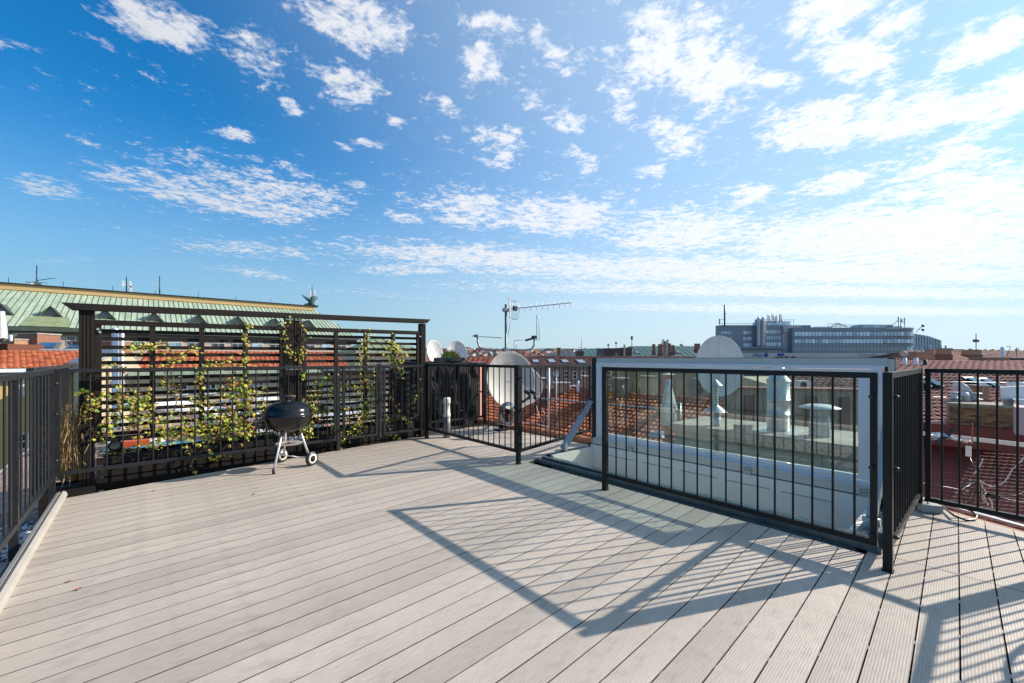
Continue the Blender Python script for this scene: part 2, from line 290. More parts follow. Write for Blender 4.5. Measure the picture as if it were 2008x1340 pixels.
M_BOARDW = mat('brown_varnished_wood', (.19, .075, .03), .4, 0, .25, 4, .1, 40, stretch=(2, 12, 12))
M_CABLEW = mat('white_cable', (.6, .55, .52), .45, 0, .1, 8)
M_FOIL = mat('crumpled_foil', (.7, .68, .66), .3, .7, .2, 20, .6, 40)
M_PLATE = mat('galvanised_bracket', (.42, .50, .56), .35, .6, .25, 60, .1, 60)
M_PENT = mat('brown_sheet_cladding', (.085, .06, .06), .6, 0, .12, .6)
M_GLASS = glass_mat('green_tinted_glass', (.82, .90, .86), .07)
M_LAMPG = glass_mat('lamp_glass', (.8, .85, .9), .15)
# ------------------------------------------------------------------ mesh builder
class MB:
    def __init__(s): s.v = []; s.f = []; s.mi = []; s.sm = []
    def add(s, vs, fs, mi=0, smooth=False):
        o = len(s.v); s.v.extend([Vector(a) for a in vs]); s.f.extend([tuple(i + o for i in f) for f in fs]); s.mi.extend([mi] * len(fs)); s.sm.extend([smooth] * len(fs)); return s
    def box(s, c, sz, R=None, mi=0):
        x, y, z = sz[0] / 2, sz[1] / 2, sz[2] / 2; c = Vector(c)
        vs = [Vector((a * x, b * y, d * z)) for d in (-1, 1) for b in (-1, 1) for a in (-1, 1)]
        if R is not None: vs = [R @ v for v in vs]
        return s.add([v + c for v in vs], [(0, 2, 3, 1), (4, 5, 7, 6), (0, 1, 5, 4), (2, 6, 7, 3), (0, 4, 6, 2), (1, 3, 7, 5)], mi)
    def bx(s, a, b, mi=0):
        a = Vector(a); b = Vector(b); return s.box((a + b) / 2, [abs(q) for q in (b - a)], None, mi)
    def bar(s, p, q, w, h, mi=0, up=(0, 0, 1)):
        p = Vector(p); q = Vector(q); d = q - p; L = d.length
        if L < 1e-6: return s
        x = d / L; up = Vector(up)
        if abs(x.dot(up)) > .98: up = Vector((1, 0, 0)) if abs(x.x) < .9 else Vector((0, 1, 0))
        y = up.cross(x).normalized(); z = x.cross(y)
        R = Matrix((x, y, z)).transposed(); return s.box((p + q) / 2, (L, w, h), R, mi)
    def tube(s, pts, r, n=8, mi=0, cap=True, smooth=True):
        pts = [Vector(p) for p in pts]; rs = r if isinstance(r, (list, tuple)) else [r] * len(pts)
        vs = []; fs = []; ref = None
        for i, p in enumerate(pts):
            d = (pts[min(i + 1, len(pts) - 1)] - pts[max(i - 1, 0)]).normalized()
            if ref is None: ref = Vector((0, 0, 1)) if abs(d.z) < .9 else Vector((1, 0, 0))
            a = (ref - d * ref.dot(d)).normalized(); ref = a; b = d.cross(a)
            for k in range(n):
                t = 2 * math.pi * k / n; vs.append(p + (a * math.cos(t) + b * math.sin(t)) * rs[i])
        for i in range(len(pts) - 1):
            for k in range(n): fs.append((i * n + k, i * n + (k + 1) % n, (i + 1) * n + (k + 1) % n, (i + 1) * n + k))
        s.add(vs, fs, mi, smooth)
        if cap:
            o = len(s.v) - len(vs); s.f.append(tuple(o + k for k in reversed(range(n)))); s.f.append(tuple(o + (len(pts) - 1) * n + k for k in range(n))); s.mi += [mi, mi]; s.sm += [False, False]
        return s
    def lathe(s, prof, c, axis=(0, 0, 1), n=24, mi=0, sq=(1, 1), smooth=True):
        ax = Vector(axis).normalized(); ref = Vector((1, 0, 0)) if abs(ax.x) < .9 else Vector((0, 1, 0))
        if abs(ax.z) < .95: ref = Vector((0, 0, 1))
        b = (ref - ax * ref.dot(ax)).normalized(); a = b.cross(ax); c = Vector(c); vs = []; fs = []
        for r, z in prof:
            for k in range(n):
                t = 2 * math.pi * k / n; vs.append(c + ax * z + (a * math.cos(t) * sq[0] + b * math.sin(t) * sq[1]) * r)
        for i in range(len(prof) - 1):
            for k in range(n): fs.append((i * n + k, i * n + (k + 1) % n, (i + 1) * n + (k + 1) % n, (i + 1) * n + k))
        return s.add(vs, fs, mi, smooth)
    def poly(s, vs, mi=0): return s.add(vs, [tuple(range(len(vs)))], mi)
    def prism(s, outline, off, mi=0):
        n = len(outline); a = [Vector(p) for p in outline]; off = Vector(off)
        return s.add(a + [p + off for p in a], [tuple(reversed(range(n))), tuple(range(n, 2 * n))] + [(i, (i + 1) % n, n + (i + 1) % n, n + i) for i in range(n)], mi)
    def mesh(s, name, mats, off=(0, 0, 0)):
        off = Vector(off); me = bpy.data.meshes.new(name); me.from_pydata([v - off for v in s.v], [], s.f)
        for m in (mats if isinstance(mats, (list, tuple)) else [mats]): me.materials.append(m)
        me.polygons.foreach_set('material_index', s.mi); me.polygons.foreach_set('use_smooth', s.sm); me.update(); return me
def rootloc(o):
    v = Vector((0, 0, 0))
    while o: v += o.location; o = o.parent
    return v
def part(name, mb, m, parent, label=None, kind=None, local=False):
    off = (0, 0, 0) if (local or parent is None) else rootloc(parent)
    o = bpy.data.objects.new(name, mb.mesh(name, m, off)); COL.objects.link(o)
    if parent: o.parent = parent
    if label: o['label'] = label
    if kind: o['kind'] = kind
    return o
def inst(name, me, parent, loc, rot=None):
    o = bpy.data.objects.new(name, me); COL.objects.link(o)
    o.location = Vector(loc) - (rootloc(parent) if parent else Vector()); o.parent = parent
    if rot: o.rotation_euler = rot
    return o
def thing(name, label, cat, loc=(0, 0, 0), rotz=0., group=None):
    o = bpy.data.objects.new(name, None); COL.objects.link(o); o.location = loc; o.rotation_euler = (0, 0, rotz); o.empty_display_size = .1
    o['label'] = label; o['category'] = cat
    if group: o['group'] = group
    return o
def solo(name, mb, m, label, cat, group=None, loc=(0, 0, 0), kind=None):
    o = bpy.data.objects.new(name, mb.mesh(name, m, loc)); COL.objects.link(o); o.location = loc
    o['label'] = label; o['category'] = cat
    if group: o['group'] = group
    if kind: o['kind'] = kind
    return o
def struct(name, mb, m, kind='structure', loc=(0, 0, 0)):
    o = bpy.data.objects.new(name, mb.mesh(name, m, loc)); COL.objects.link(o); o.location = loc; o['kind'] = kind; return o
def copy_tree(o, parent=None):
    c = o.copy(); COL.objects.link(c); c.parent = parent
    for ch in list(o.children): copy_tree(ch, c)
    return c
# pan / plain tile field: rows climb along v, tiles run along u
def tile_field(mb, o, u, v, nu, nv, tw, th, kind='pan', mats=3, hip=(0, 0)):
    o = Vector(o); u = Vector(u).normalized(); v = Vector(v).normalized(); nr = u.cross(v).normalized()
    if nr.z < 0: nr = -nr
    sub = 4 if kind == 'pan' else 1
    wave = [0, .028, .034, .010] if kind == 'pan' else [0]
    for j in range(nv):
        lip = .045 if kind == 'pan' else .022
        shift = (j % 2) * .5 if kind != 'pan' else 0
        for i in range(nu):
            if (i + .2) * tw < hip[0] * (j + 1) / nv or (nu - i - .2) * tw < hip[1] * (j + 1) / nv: continue
            mi = random.choice([0, 0, 0, 1, 1, 2][:6]) % mats
            jx = random.uniform(-.004, .004)
            for k in range(sub):
                a0 = (i + shift + k / sub) * tw + (.004 if k == 0 else 0); a1 = (i + shift + (k + 1) / sub) * tw - (.004 if k == sub - 1 else 0)
                h0 = wave[k] if sub > 1 else 0; h1 = wave[(k + 1) % sub] if sub > 1 else 0
                b0 = o + v * (j * th + jx) ; b1 = o + v * ((j + 1) * th + .02)
                p = [b0 + u * a0 + nr * (h0 + lip - .03 - .015 * (sub == 1)), b0 + u * a1 + nr * (h1 + lip - .03 - .015 * (sub == 1)), b0 + u * a1 + nr * (h1 + lip), b0 + u * a0 + nr * (h0 + lip), b1 + u * a1 + nr * (h1 + .002), b1 + u * a0 + nr * (h0 + .002)]
                mb.add(p, [(0, 1, 2, 3), (3, 2, 4, 5)], mi)
    return mb
# ================================================================== GROUND AND DECK
g = MB(); g.poly([(-9000, -9000, -23), (9000, -9000, -23), (9000, 9000, -23), (-9000, 9000, -23)]); struct('ground', g, M_GROUND)
EA, EB = Vector((-.58, 5.66)), Vector((3.46, 6.31))           # far edge of the deck
def clip(poly, a, b):                                         # keep the left side of a->b
    out = []; d = (b[0] - a[0], b[1] - a[1])
    sd_ = [d[0] * (p[1] - a[1]) - d[1] * (p[0] - a[0]) for p in poly]
    for i in range(len(poly)):
        p, q = poly[i], poly[(i + 1) % len(poly)]; s0, s1 = sd_[i], sd_[(i + 1) % len(poly)]
        if s0 >= 0: out.append(p)
        if (s0 > 0 and s1 < 0) or (s0 < 0 and s1 > 0):
            t = s0 / (s0 - s1); out.append((p[0] + t * (q[0] - p[0]), p[1] + t * (q[1] - p[1])))
    return out
dk = MB(); dk.prism([(-.56, -2.6, -.16), (3.62, -2.6, -.16), (3.62, 6.2, -.16), (-.56, 5.55, -.16)], (0, 0, .07)); dk.prism([(3.625, 3.8, -.16), (4.98, 3.8, -.16), (4.98, 6.5, -.16), (3.625, 6.2, -.16)], (0, 0, .07))
dk.prism([(3.625, -2.6, -.16), (4.0, -2.6, -.16), (5.15, .25, -.16), (4.95, .5, -.16), (3.625, .5, -.16)], (0, 0, .07))
deck = struct('deck', dk, mat('dark_joists', (.012, .011, .01), .9))
M_EDGE = mat('painted_shade_edge', (.07, .06, .05), .8)  # board sides coloured dark, shade of the gaps painted in
BA = rad(2.5); PITCH = .142
be, bn = Vector((math.cos(BA), math.sin(BA))), Vector((-math.sin(BA), math.cos(BA)))
def board(poly, j):
    ang = [(p[0] * be.x + p[1] * be.y, p[0] * bn.x + p[1] * bn.y) for p in poly]
    cx = sum(a[0] for a in ang) / len(ang); cy = sum(a[1] for a in ang) / len(ang)
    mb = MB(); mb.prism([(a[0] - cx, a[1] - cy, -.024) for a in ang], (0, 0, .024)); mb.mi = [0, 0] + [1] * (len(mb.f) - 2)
    w = be * cx + bn * cy
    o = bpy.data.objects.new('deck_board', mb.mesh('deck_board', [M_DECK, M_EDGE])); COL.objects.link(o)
    o.parent = deck; o.location = (w.x, w.y, random.uniform(-.0006, .0006)); o.rotation_euler = (0, 0, BA)
ph = G(1883.6, 1340); ph0 = (ph.x * bn.x + ph.y * bn.y) % PITCH
n0 = -2.7
j = 0
while True:
    a = ph0 + (math.floor((n0 - ph0) / PITCH) + j) * PITCH; j += 1
    if a > 6.9: break
    gap = .0062; lo, hi = a + gap / 2, a + PITCH - gap / 2
    cen = be * 4.2 + bn * (a + PITCH / 2)
    def strip(x0, x1):
        p = [tuple(be * t + bn * q) for t, q in ((x0, lo), (x1, lo), (x1, hi), (x0, hi))]; return p
    rng = [(-.58, 3.6)] if .53 < cen.y < 3.82 else ([(-.58, 5.0)] if cen.y >= 3.82 else [(-.58, 3.678), (3.684, 5.6)])
    for X0, X1 in rng:
        p = strip(-3, 9)
        p = clip(p, (X0, 10), (X0, -10)); p = clip(p, (X1, -10), (X1, 10)); p = clip(p, EB, EA) if p else p
        if X1 > 5.1 and p: p = clip(p, (4.928, -.131), (5.152, .302))
        if len(p) > 2: board(p, j)
# clips glinting down in the joints
cl = MB()
for i_ in range(46):
    a = ph0 + (math.floor((n0 - ph0) / PITCH) + i_) * PITCH + PITCH
    for q_ in range(14):
        t_ = -.4 + q_ * .41 + (.2 if i_ % 2 else 0); w = be * t_ + bn * a
        if w.y > .4 and w.x > 3.5 or w.x > 4.6 or w.x < -.5 or w.y > 5.6: continue
        cl.box((w.x, w.y, -.006), (.03, .0052, .004), Matrix.Rotation(BA, 3, 'Z'))
o = bpy.data.objects.new('joint_clips', cl.mesh('joint_clips', M_GALVD)); COL.objects.link(o); o.parent = deck; o['kind'] = 'stuff'
# profiled edge board on the left side
eb = MB(); eb.prism([(-.60, 5.78, -.03), (-.60, 5.78, .035), (-.585, 5.78, .045), (-.565, 5.78, .035), (-.555, 5.78, .004), (-.57, 5.78, -.03)], (0, -8.4, 0))
eb.prism([(-.63, 5.80, -.03), (-.63, 5.80, .03), (-.607, 5.80, .038), (-.603, 5.80, -.03)], (0, -8.4, 0))
o = bpy.data.objects.new('edge_trim', eb.mesh('edge_trim', mat('pale_trim', (.38, .35, .31), .45, 0, .06, 4))); COL.objects.link(o); o.parent = deck
# fallen leaves
for i, (x, y) in enumerate([(546, 961), (499, 1070 - 100), (141, 1138), (156, 1152), (502, 957), (300, 963), (1010, 1085), (440, 968), (588, 965)]):
    p = G(x, y, .006); l = MB(); s_ = .02 + .008 * (i % 2); a = i * 1.3
    l.add([(p.x, p.y, .004), (p.x + s_ * math.cos(a), p.y + s_ * math.sin(a), .012), (p.x + s_ * 1.1 * math.cos(a + .8), p.y + s_ * 1.1 * math.sin(a + .8), .006), (p.x + .6 * s_ * math.cos(a + 1.8), p.y + .6 * s_ * math.sin(a + 1.8), .012)], [(0, 1, 2), (0, 2, 3)])
    if i < 6: solo('dry_leaf', l, M_VR if i % 2 else M_VO, ['small russet leaf lying on the deck just left of the grill legs', 'tiny fallen leaf on the deck near the planter end', 'dry leaf beside the left deck edge trim, farther one of two', 'dry leaf beside the left deck edge trim, nearer one of two', 'tiny leaf on the deck left of the grill shadow', 'small leaf on the deck before the left planter'][i], 'leaf', loc=(p.x, p.y, 0), group='fallen leaves on the deck')
# ================================================================== RAILINGS
BAL = {}
def baluster_mesh(h, r=.007, m=M_STEEL):
    k = (round(h, 3), r, m.name)
    if k not in BAL:
        b = MB(); b.tube([(0, 0, 0), (0, 0, h)], r, 8, cap=False); BAL[k] = b.mesh('baluster', m)
    return BAL[k]
def railing(label, p0, p1, n, posts=(), zt=1.21, zb=.137, m=M_STEEL, stile=(1, 1), w=.036, group='black metal railings round the terrace', r=.007, sq=None, knobs=(), zb1=None):
    p0 = Vector((*p0, 0)); p1 = Vector((*p1, 0)); t = thing('metal_railing', label, 'railing', tuple(p0), 0, group)
    u = (p1 - p0).normalized(); z0, z1 = Vector((0, 0, zt - w / 2)), Vector((0, 0, zb + w / 2))
    b = MB(); b.bar(p0 + z0, p1 + z0, w, w); part('top_rail', b, m, t)
    b = MB(); b.bar(p0 + z1, p1 + z1, w, w); part('bottom_rail', b, m, t)
    for k, q in enumerate((p0, p1)):
        if stile[k]:
            e = q + u * (w / 2 if k == 0 else -w / 2); b = MB(); b.bx(e + Vector((-w / 2 + .001, -w / 2 + .001, zb + w)), e + Vector((w / 2 - .001, w / 2 - .001, zt - w))); part('stile', b, m, t)
    me = baluster_mesh(zt - zb - 2 * w, r, m)
    for i in range(n):
        q = p0 + (p1 - p0) * ((i + 1) / (n + 1)); inst('baluster', me, t, q + Vector((0, 0, zb + w)))
    for (q, z) in posts:
        b = MB(); b.box((q[0], q[1], (z + zt + .002) / 2), (.045, .045, zt + .002 - z)); part('post', b, m, t)
        if z == 0: b = MB(); b.box((q[0], q[1], .003), (.058, .058, .005)); part('base_plate', b, m, t)
    for (x, y, z, dx, dy) in knobs:
        b = MB(); b.lathe([(.011, 0), (.013, .006), (.011, .02), (.0, .028)], (x, y, z), (dx, dy, 0), 10); part('bolt_cap', b, M_BLACKP, t)
    return t
def kn(x, y, dx, dy): return [(x, y, z, dx, dy) for z in (1.06, .66, .24)]
railing('black railing with seventeen balusters standing before the open roof hatch', (3.42, .485), (3.42, 2.52), 17, posts=[((3.42, .437), 0), ((3.42, 2.535), 0)], stile=(1, 0), knobs=[(3.39, .50, z, 0, 1) for z in (1.06, .62, .2)])
railing('short black railing running back along the right side of the roof hatch', (3.445, .437), (4.97, .437), 12, posts=[((4.99, .437), -.05)], knobs=[(3.47, .415, z, 0, -1) for z in (1.06, .62, .2)])
railing('black railing on the far right before the dark red tiled roof', (4.985, .40), (4.86, -.60), 9, posts=[((4.855, -.63), -.2)], zb=.09)
railing('black railing returning along the near right side, outside the frame', (4.82, -.63), (3.3, -.63), 13, posts=[((3.27, -.63), 0)], zb=.12)
railing('black railing between the covered furniture and the corner post beside the roof hatch', (3.45, 3.875), (3.45, 6.05), 18, posts=[((3.45, 3.85), 0), ((3.45, 6.08), 0)], knobs=kn(3.42, 3.85, -1, 0) + kn(3.42, 6.05, -1, 0))
railing('black railing before the big satellite dish, ending at the hatch lid', (3.475, 3.86), (5.35, 4.25), 15, knobs=kn(3.47, 3.83, 0, -1))
railing('farther black railing in front of the black covered furniture', (3.62, 6.6), (5.0, 6.6), 13, posts=[((5.03, 6.6), 0)], m=M_STEELG)
railing('long grey railing in front of the black timber trellis, left part', (-.67, 6.07), (2.02, 6.07), 21, posts=[((2.04, 6.07), 0)], m=M_STEELG, zb=.14, zt=1.19)
railing('grey railing in front of the trellis to the right of the grill', (2.10, 6.07), (2.62, 6.07), 4, posts=[((2.655, 6.07), .1)], m=M_STEELG, zb=.14, zt=1.19, stile=(1, 1))
railing('grey railing before the right end of the black timber trellis', (2.70, 6.07), (3.42, 6.07), 6, m=M_STEELG, zb=.14, zt=1.19)
railing('dark grey railing on the left edge of the deck, nearest the camera', (-.69, 6.02), (-.69, 2.1), 23, posts=[((-.69, 6.07), -.35), ((-.69, 4.48), -.1)], m=M_STEELG, zb=.11, zt=1.19, w=.042, r=.0075, knobs=[(-.665, 6.0, z, 1, 0) for z in (1.05, .75, .3)])
# ribbed metal screen continuing beyond the corner
t = thing('metal_screen', 'dark ribbed metal screen with flat top rail behind the dry grass clump', 'screen', (-.69, 6.15, 0))
b = MB(); b.bx((-.87, 6.15, 1.16), (-.82, 8.9, 1.2)); part('top_rail', b, M_STEELG, t)
me = MB().bx((-.012, -.010, -.1), (.012, .010, 1.158)).mesh('slat', M_STEELG)
for i in range(26): inst('slat', me, t, (-.845, 6.2 + i * .105, 0))
b = MB(); b.bx((-.885, 6.62, -.1), (-.825, 6.68, 1.15)); part('post', b, M_STEELG, t)
# ================================================================== ROOF HATCH
hx, hy0, hy1 = 4.65, .60, 3.62
t = thing('roof_hatch', 'large open roof hatch with white framed glass lid standing upright behind the black railing', 'roof hatch', (4.2, 2.1, 0)); HATCH = t
b = MB()
b.bx((3.72, .58, 0), (3.80, 3.72, .075)); part('curb_front', b, M_FLASH, t)
b = MB(); b.bx((3.66, .50, .003), (3.718, 3.80, .03)); b.bx((3.665, .52, .03), (3.70, 3.78, .05)); part('flashing_front', b, M_FLASH, t)
b = MB(); b.bx((3.802, .58, .0), (4.56, .66, .07)); b.bx((3.802, .50, .003), (4.9, .575, .1)); part('curb_side', b, M_FLASH, t)
b = MB(); b.bx((3.802, 3.64, .0), (4.56, 3.72, .095)); b.bx((3.802, 3.725, .003), (5.0, 3.76, .07)); part('curb_side', b, M_ANTH, t)
b = MB(); b.bx((4.64, .58, .0), (4.95, 3.72, .13)); part('curb_back', b, M_ANTH, t)
# white lining of the shaft
b = MB(); b.bx((4.58, .66, -1.7), (4.62, 3.64, .125)); LN = part('back_lining', b, M_WHITEP, t)
for zz in (-.30, -.72): 
    q = MB(); q.bx((4.577, .7, zz), (4.5795, 3.6, zz + .003)); part('panel_joint', q, mat('joint_shadow_gap', (.30, .30, .30)), t)
for k in range(5):
    q = MB(); q.bx((4.577, 3.35 - k * .5, .022), (4.5795, 2.95 - k * .5, .027)); part('ventilation_slot', q, mat('slot_dark', (.08, .07, .06)), t)
b = MB(); b.bx((3.805, .662, -1.7), (4.578, .70, .068)); part('side_lining', b, M_WHITEP, t)
b = MB(); b.bx((3.805, 3.60, -.22), (4.578, 3.638, .09)); part('side_lining', b, M_WHITEP, t)
b = MB(); b.bx((3.805, 3.61, -1.7), (4.578, 3.636, -.225)); b.bx((4.35, 2.9, -.62), (4.57, 3.6, -.2)); b.prism([(4.572, 3.6, -.2), (4.572, 2.2, -.62), (4.572, 2.2, -.8), (4.572, 3.6, -.45)], (-.12, 0, 0)); part('timber_string', b, M_BOARDW, t)
b = MB(); b.bx((3.802, .7, -1.7), (3.83, 3.6, .0)); part('front_lining', b, M_WHITEP, t)
b = MB(); b.bx((3.83, .7, -1.75), (4.58, 3.6, -1.7)); part('stair_floor', b, M_BOARDW, t)
# the lid (upright). inner face towards -X
def frame_x(mb, x0, x1, y0, y1, z0, z1, w, wb=None, wt=None):
    wb = w if wb is None else wb; wt = w if wt is None else wt
    mb.bx((x0, y0, z0), (x1, y0 + w, z1)); mb.bx((x0, y1 - w, z0), (x1, y1, z1)); mb.bx((x0 + .0005, y0 + w, z0), (x1 - .0005, y1 - w, z0 + wb)); mb.bx((x0 + .0005, y0 + w, z1 - wt), (x1 - .0005, y1 - w, z1))
b = MB(); frame_x(b, 4.705, 4.80, .555, 3.70, .14, 1.302, .07, .03, .012); b.bx((4.69, 3.625, .14), (4.704, 3.70, 1.295)); part('lid_cladding', b, M_ANTH, t)
b = MB(); b.bx((4.69, .60, 1.225), (4.704, 3.62, 1.297)); b.bx((4.692, .56, .145), (4.704, .598, 1.29)); b.bx((4.60, .60, .135), (4.704, 3.62, .21)); part('lid_lining', b, M_CREAM, t)
b = MB(); frame_x(b, 4.655, 4.688, .63, 3.60, .205, 1.235, .075, .035, .03); part('sash_frame', b, M_WHITE, t)
b = MB(); frame_x(b, 4.670, 4.7035, .707, 3.523, .245, 1.20, .085, .04, .045); part('glazing_bead', b, M_WHITE, t)
b = MB(); b.bx((4.676, .793, .286), (4.69, 3.437, 1.154)); part('glass_pane', b, M_GLASS, t)
b = MB(); b.bx((4.62, .60, .13), (4.70, 3.62, .134)); part('seal_strip', b, M_ANTH, t)
for yy in (2.98, 1.62, .70):
    b = MB(); b.bx((4.575, yy, .13), (4.60, yy + .07, .19)); b.tube([(4.585, yy + .01, .17), (4.585, yy + .06, .17)], .014, 8); part('hinge', b, M_GALVD, t)
b = MB(); b.bx((4.80, .80, .35), (4.85, .86, 1.1)); b.bx((4.80, .74, .52), (4.86, .86, .6)); 
# telescopic arms
def arm(lbl, p, q, y):
    a = MB(); P0 = Vector(p); Q0 = Vector(q); mid = P0 + (Q0 - P0) * .62
    a.bar(P0, mid, .075, .055, up=(0, 1, 0)); A = part('lift_arm', a, M_ARM, t, label=lbl)
    c = MB(); 
    for s_ in (-.018, .018): c.bar(mid + Vector((0, s_, 0)) - (Q0 - P0) * .06, Q0 + Vector((0, s_, 0)), .006, .05, up=(0, 1, 0))
    part('inner_link', c, M_GALVD, A)
    c = MB(); c.tube([P0 + Vector((0, -.05, -.01)), P0 + Vector((0, .05, -.01))], .022, 10); c.box(P0 + Vector((0, 0, -.05)), (.05, .06, .06)); part('pivot', c, M_GALV, A)
    c = MB(); c.tube([Q0 + Vector((0, -.04, 0)), Q0 + Vector((0, .04, 0))], .02, 10); part('pivot', c, M_BLACKP, A)
arm('blue-grey steel lift arm on the left side of the lid', (4.12, 3.70, .14), (4.72, 3.72, .72), 3.68)
arm('blue lift arm on the right side of the lid', (3.98, .60, .13), (4.70, .585, .78), .6)
# ================================================================== TRELLIS
t = thing('timber_trellis', 'long black timber trellis with three posts, top beam and horizontal slats carrying vines', 'trellis', (1.5, 6.25, -.3)); TRE = t
TY = 6.24
def zi(z0, z1, X): return z0 + (z1 - z0) * (X + .4) / 3.8
# posts: left, middle, right
def tpost(X0, X1, zb, zt, lbl=None):
    n = 4; me = None
    P = MB(); w = (X1 - X0)
    P.bx((X0 + .004, TY - .045, zb), (X1 - .004, TY + .045, zt)); pp = part('post', P, M_WOODV, t, label=lbl)
    for k in range(n):
        r = MB(); a = X0 + k * w / n; r.bx((a + .003, TY - .062, zb + .002 * k), (a + w / n - .003, TY - .0455, zt - .002)); part('batten', r, M_WOODV, pp)
tpost(-.52, -.40, -.35, 1.80, 'left post of grooved black timber')
tpost(1.40, 1.50, -.35, 1.86, 'middle post of black timber with metal brackets'); tpost(1.508, 1.60, -.35, 1.85)
tpost(3.40, 3.49, -.2, 1.86, 'right end post of the trellis')
def beam(x0, z0, x1, z1, h, y0, y1, name, skew=0, par=None):
    mb = MB(); mb.prism([(x0, y0, z0), (x1, y0, z1), (x1 - skew, y0, z1 - h), (x0 + skew, y0, z0 - h)], (0, y1 - y0, 0)); return part(name, mb, M_WOOD, par or t)
beam(-.64, 1.855, 3.56, 1.935, .065, TY - .10, TY + .03, 'top_beam', skew=.07)
for (xa, xb, studs) in ((-.40, 1.385, [-.375, .06, .505, .95, 1.36]), (1.62, 3.385, [1.64, 2.06, 2.49, 2.93, 3.365])):
    beam(xa, zi(1.70, 1.735, xa), xb, zi(1.70, 1.735, xb), .055, TY - .055, TY + .02, 'lattice_head')
    for s_ in studs:
        mb = MB(); mb.bx((s_ - .025, TY - .048, .42), (s_ + .025, TY - .002, zi(1.645, 1.68, s_) - .002)); part('stud', mb, M_WOODV, t)
    for k in range(14):
        fr = k / 13
        za = 1.605 - fr * 1.10; zb_ = 1.64 - fr * 1.19
        dz = random.uniform(-.004, .004)
        beam(xa, zi(za, zb_, xa) + dz, xb, zi(za, zb_, xb) + dz, .040, TY + .0, TY + .022, 'slat')
    beam(xa, zi(.46, .40, xa), xb, zi(.46, .40, xb), .05, TY - .05, TY - .001, 'bottom_rail')
for z_, hh in ((1.80, .05), (1.14, .05), (.2, .05)):
    for x_ in (1.45, 1.555):
        mb = MB(); mb.bx((x_ - .045, TY - .068, z_), (x_ + .045, TY - .0625, z_ + hh)); pb = part('bracket', mb, M_PLATE, t)
        for dx in (-.025, .0, .025):
            mb = MB(); mb.tube([(x_ + dx, TY - .074, z_ + .025 + dx * .3), (x_ + dx, TY - .0665, z_ + .025 + dx * .3)], .007, 6); part('screw', mb, M_BLACKP, pb)
for (x_, z_) in ((-.375, 1.60), (-.36, 1.57), (3.39, 1.65), (3.39, .95)):
    mb = MB(); mb.tube([(x_, TY - .062, z_), (x_, TY - .05, z_)], .012, 8); part('bolt', mb, M_GALV, t)
# planters in front of the trellis
def planter(x0, x1, y0, y1, zb, zt, lbl):
    p = thing('planter_box', lbl, 'planter', ((x0 + x1) / 2, (y0 + y1) / 2, zb), 0, 'black timber planter boxes under the trellis')
    n = max(2, round((zt - zb) / .12)); h = (zt - zb) / n
    for k in range(n):
        for yy in (y0, y1 - .025):
            b = MB(); b.bx((x0, yy, zb + k * h + .003), (x1, yy + .025, zb + (k + 1) * h - .003)); part('plank', b, M_WOOD, p)
        for xx in (x0 + .001, x1 - .026):
            b = MB(); b.bx((xx, y0 + .026, zb + k * h + .003), (xx + .025, y1 - .026, zb + (k + 1) * h - .003)); part('plank', b, M_WOOD, p)
    b = MB(); nx = 14
    b.bx((x0 + .03, y0 + .03, zb + .02), (x1 - .03, y1 - .03, zt - .05)); part('soil', b, M_SOIL, p)
    return p
planter(-.36, 1.36, 6.13 + .0, 6.19, -.16, .24, 'long black timber planter box at the left below the vines') if False else None
PL1 = planter(-.34, 1.36, 6.31, 6.62, -.16, .245, 'long black timber planter box at the left below the vines')
PL2 = planter(1.63, 3.40, 6.31, 6.62, -.12, .275, 'long black timber planter box to the right of the grill below the vines')
# boards closing the trellis foot
for (xa, xb) in ((-.39, 1.38), (1.62, 3.39)):
    for z0, z1 in ((-.10, .02), (.035, .15), (.163, .235)):
        mb = MB(); mb.bx((xa, TY - .01, z0), (xb, TY + .02, z1 if xa < 1 else z1 + .03 * (z0 > .1))); part('foot_plank', mb, M_WOOD, t)
# lamp in the left planter
t = thing('garden_spotlight', 'round black garden spotlight with glass face at the left end of the planter', 'spotlight', tuple(OY(226, 878, 6.4)))
c = OY(226, 874, 6.36); ax = Vector((-.25, -.75, .55)).normalized()
b = MB(); b.lathe([(.02, -.09), (.045, -.07), (.06, 0), (.062, .012), (.05, .012)], c, ax, 20); part('housing', b, M_BLACKP, t)
b = MB(); b.lathe([(.0, .004), (.03, .006), (.05, .004)], c, ax, 20); part('lens', b, mat('lamp_lens', (.6, .62, .6), .15, .5), t)
b = MB(); b.tube([c - ax * .06, c + Vector((0, .02, -.16))], .008, 6); part('stake', b, M_BLACKP, t)
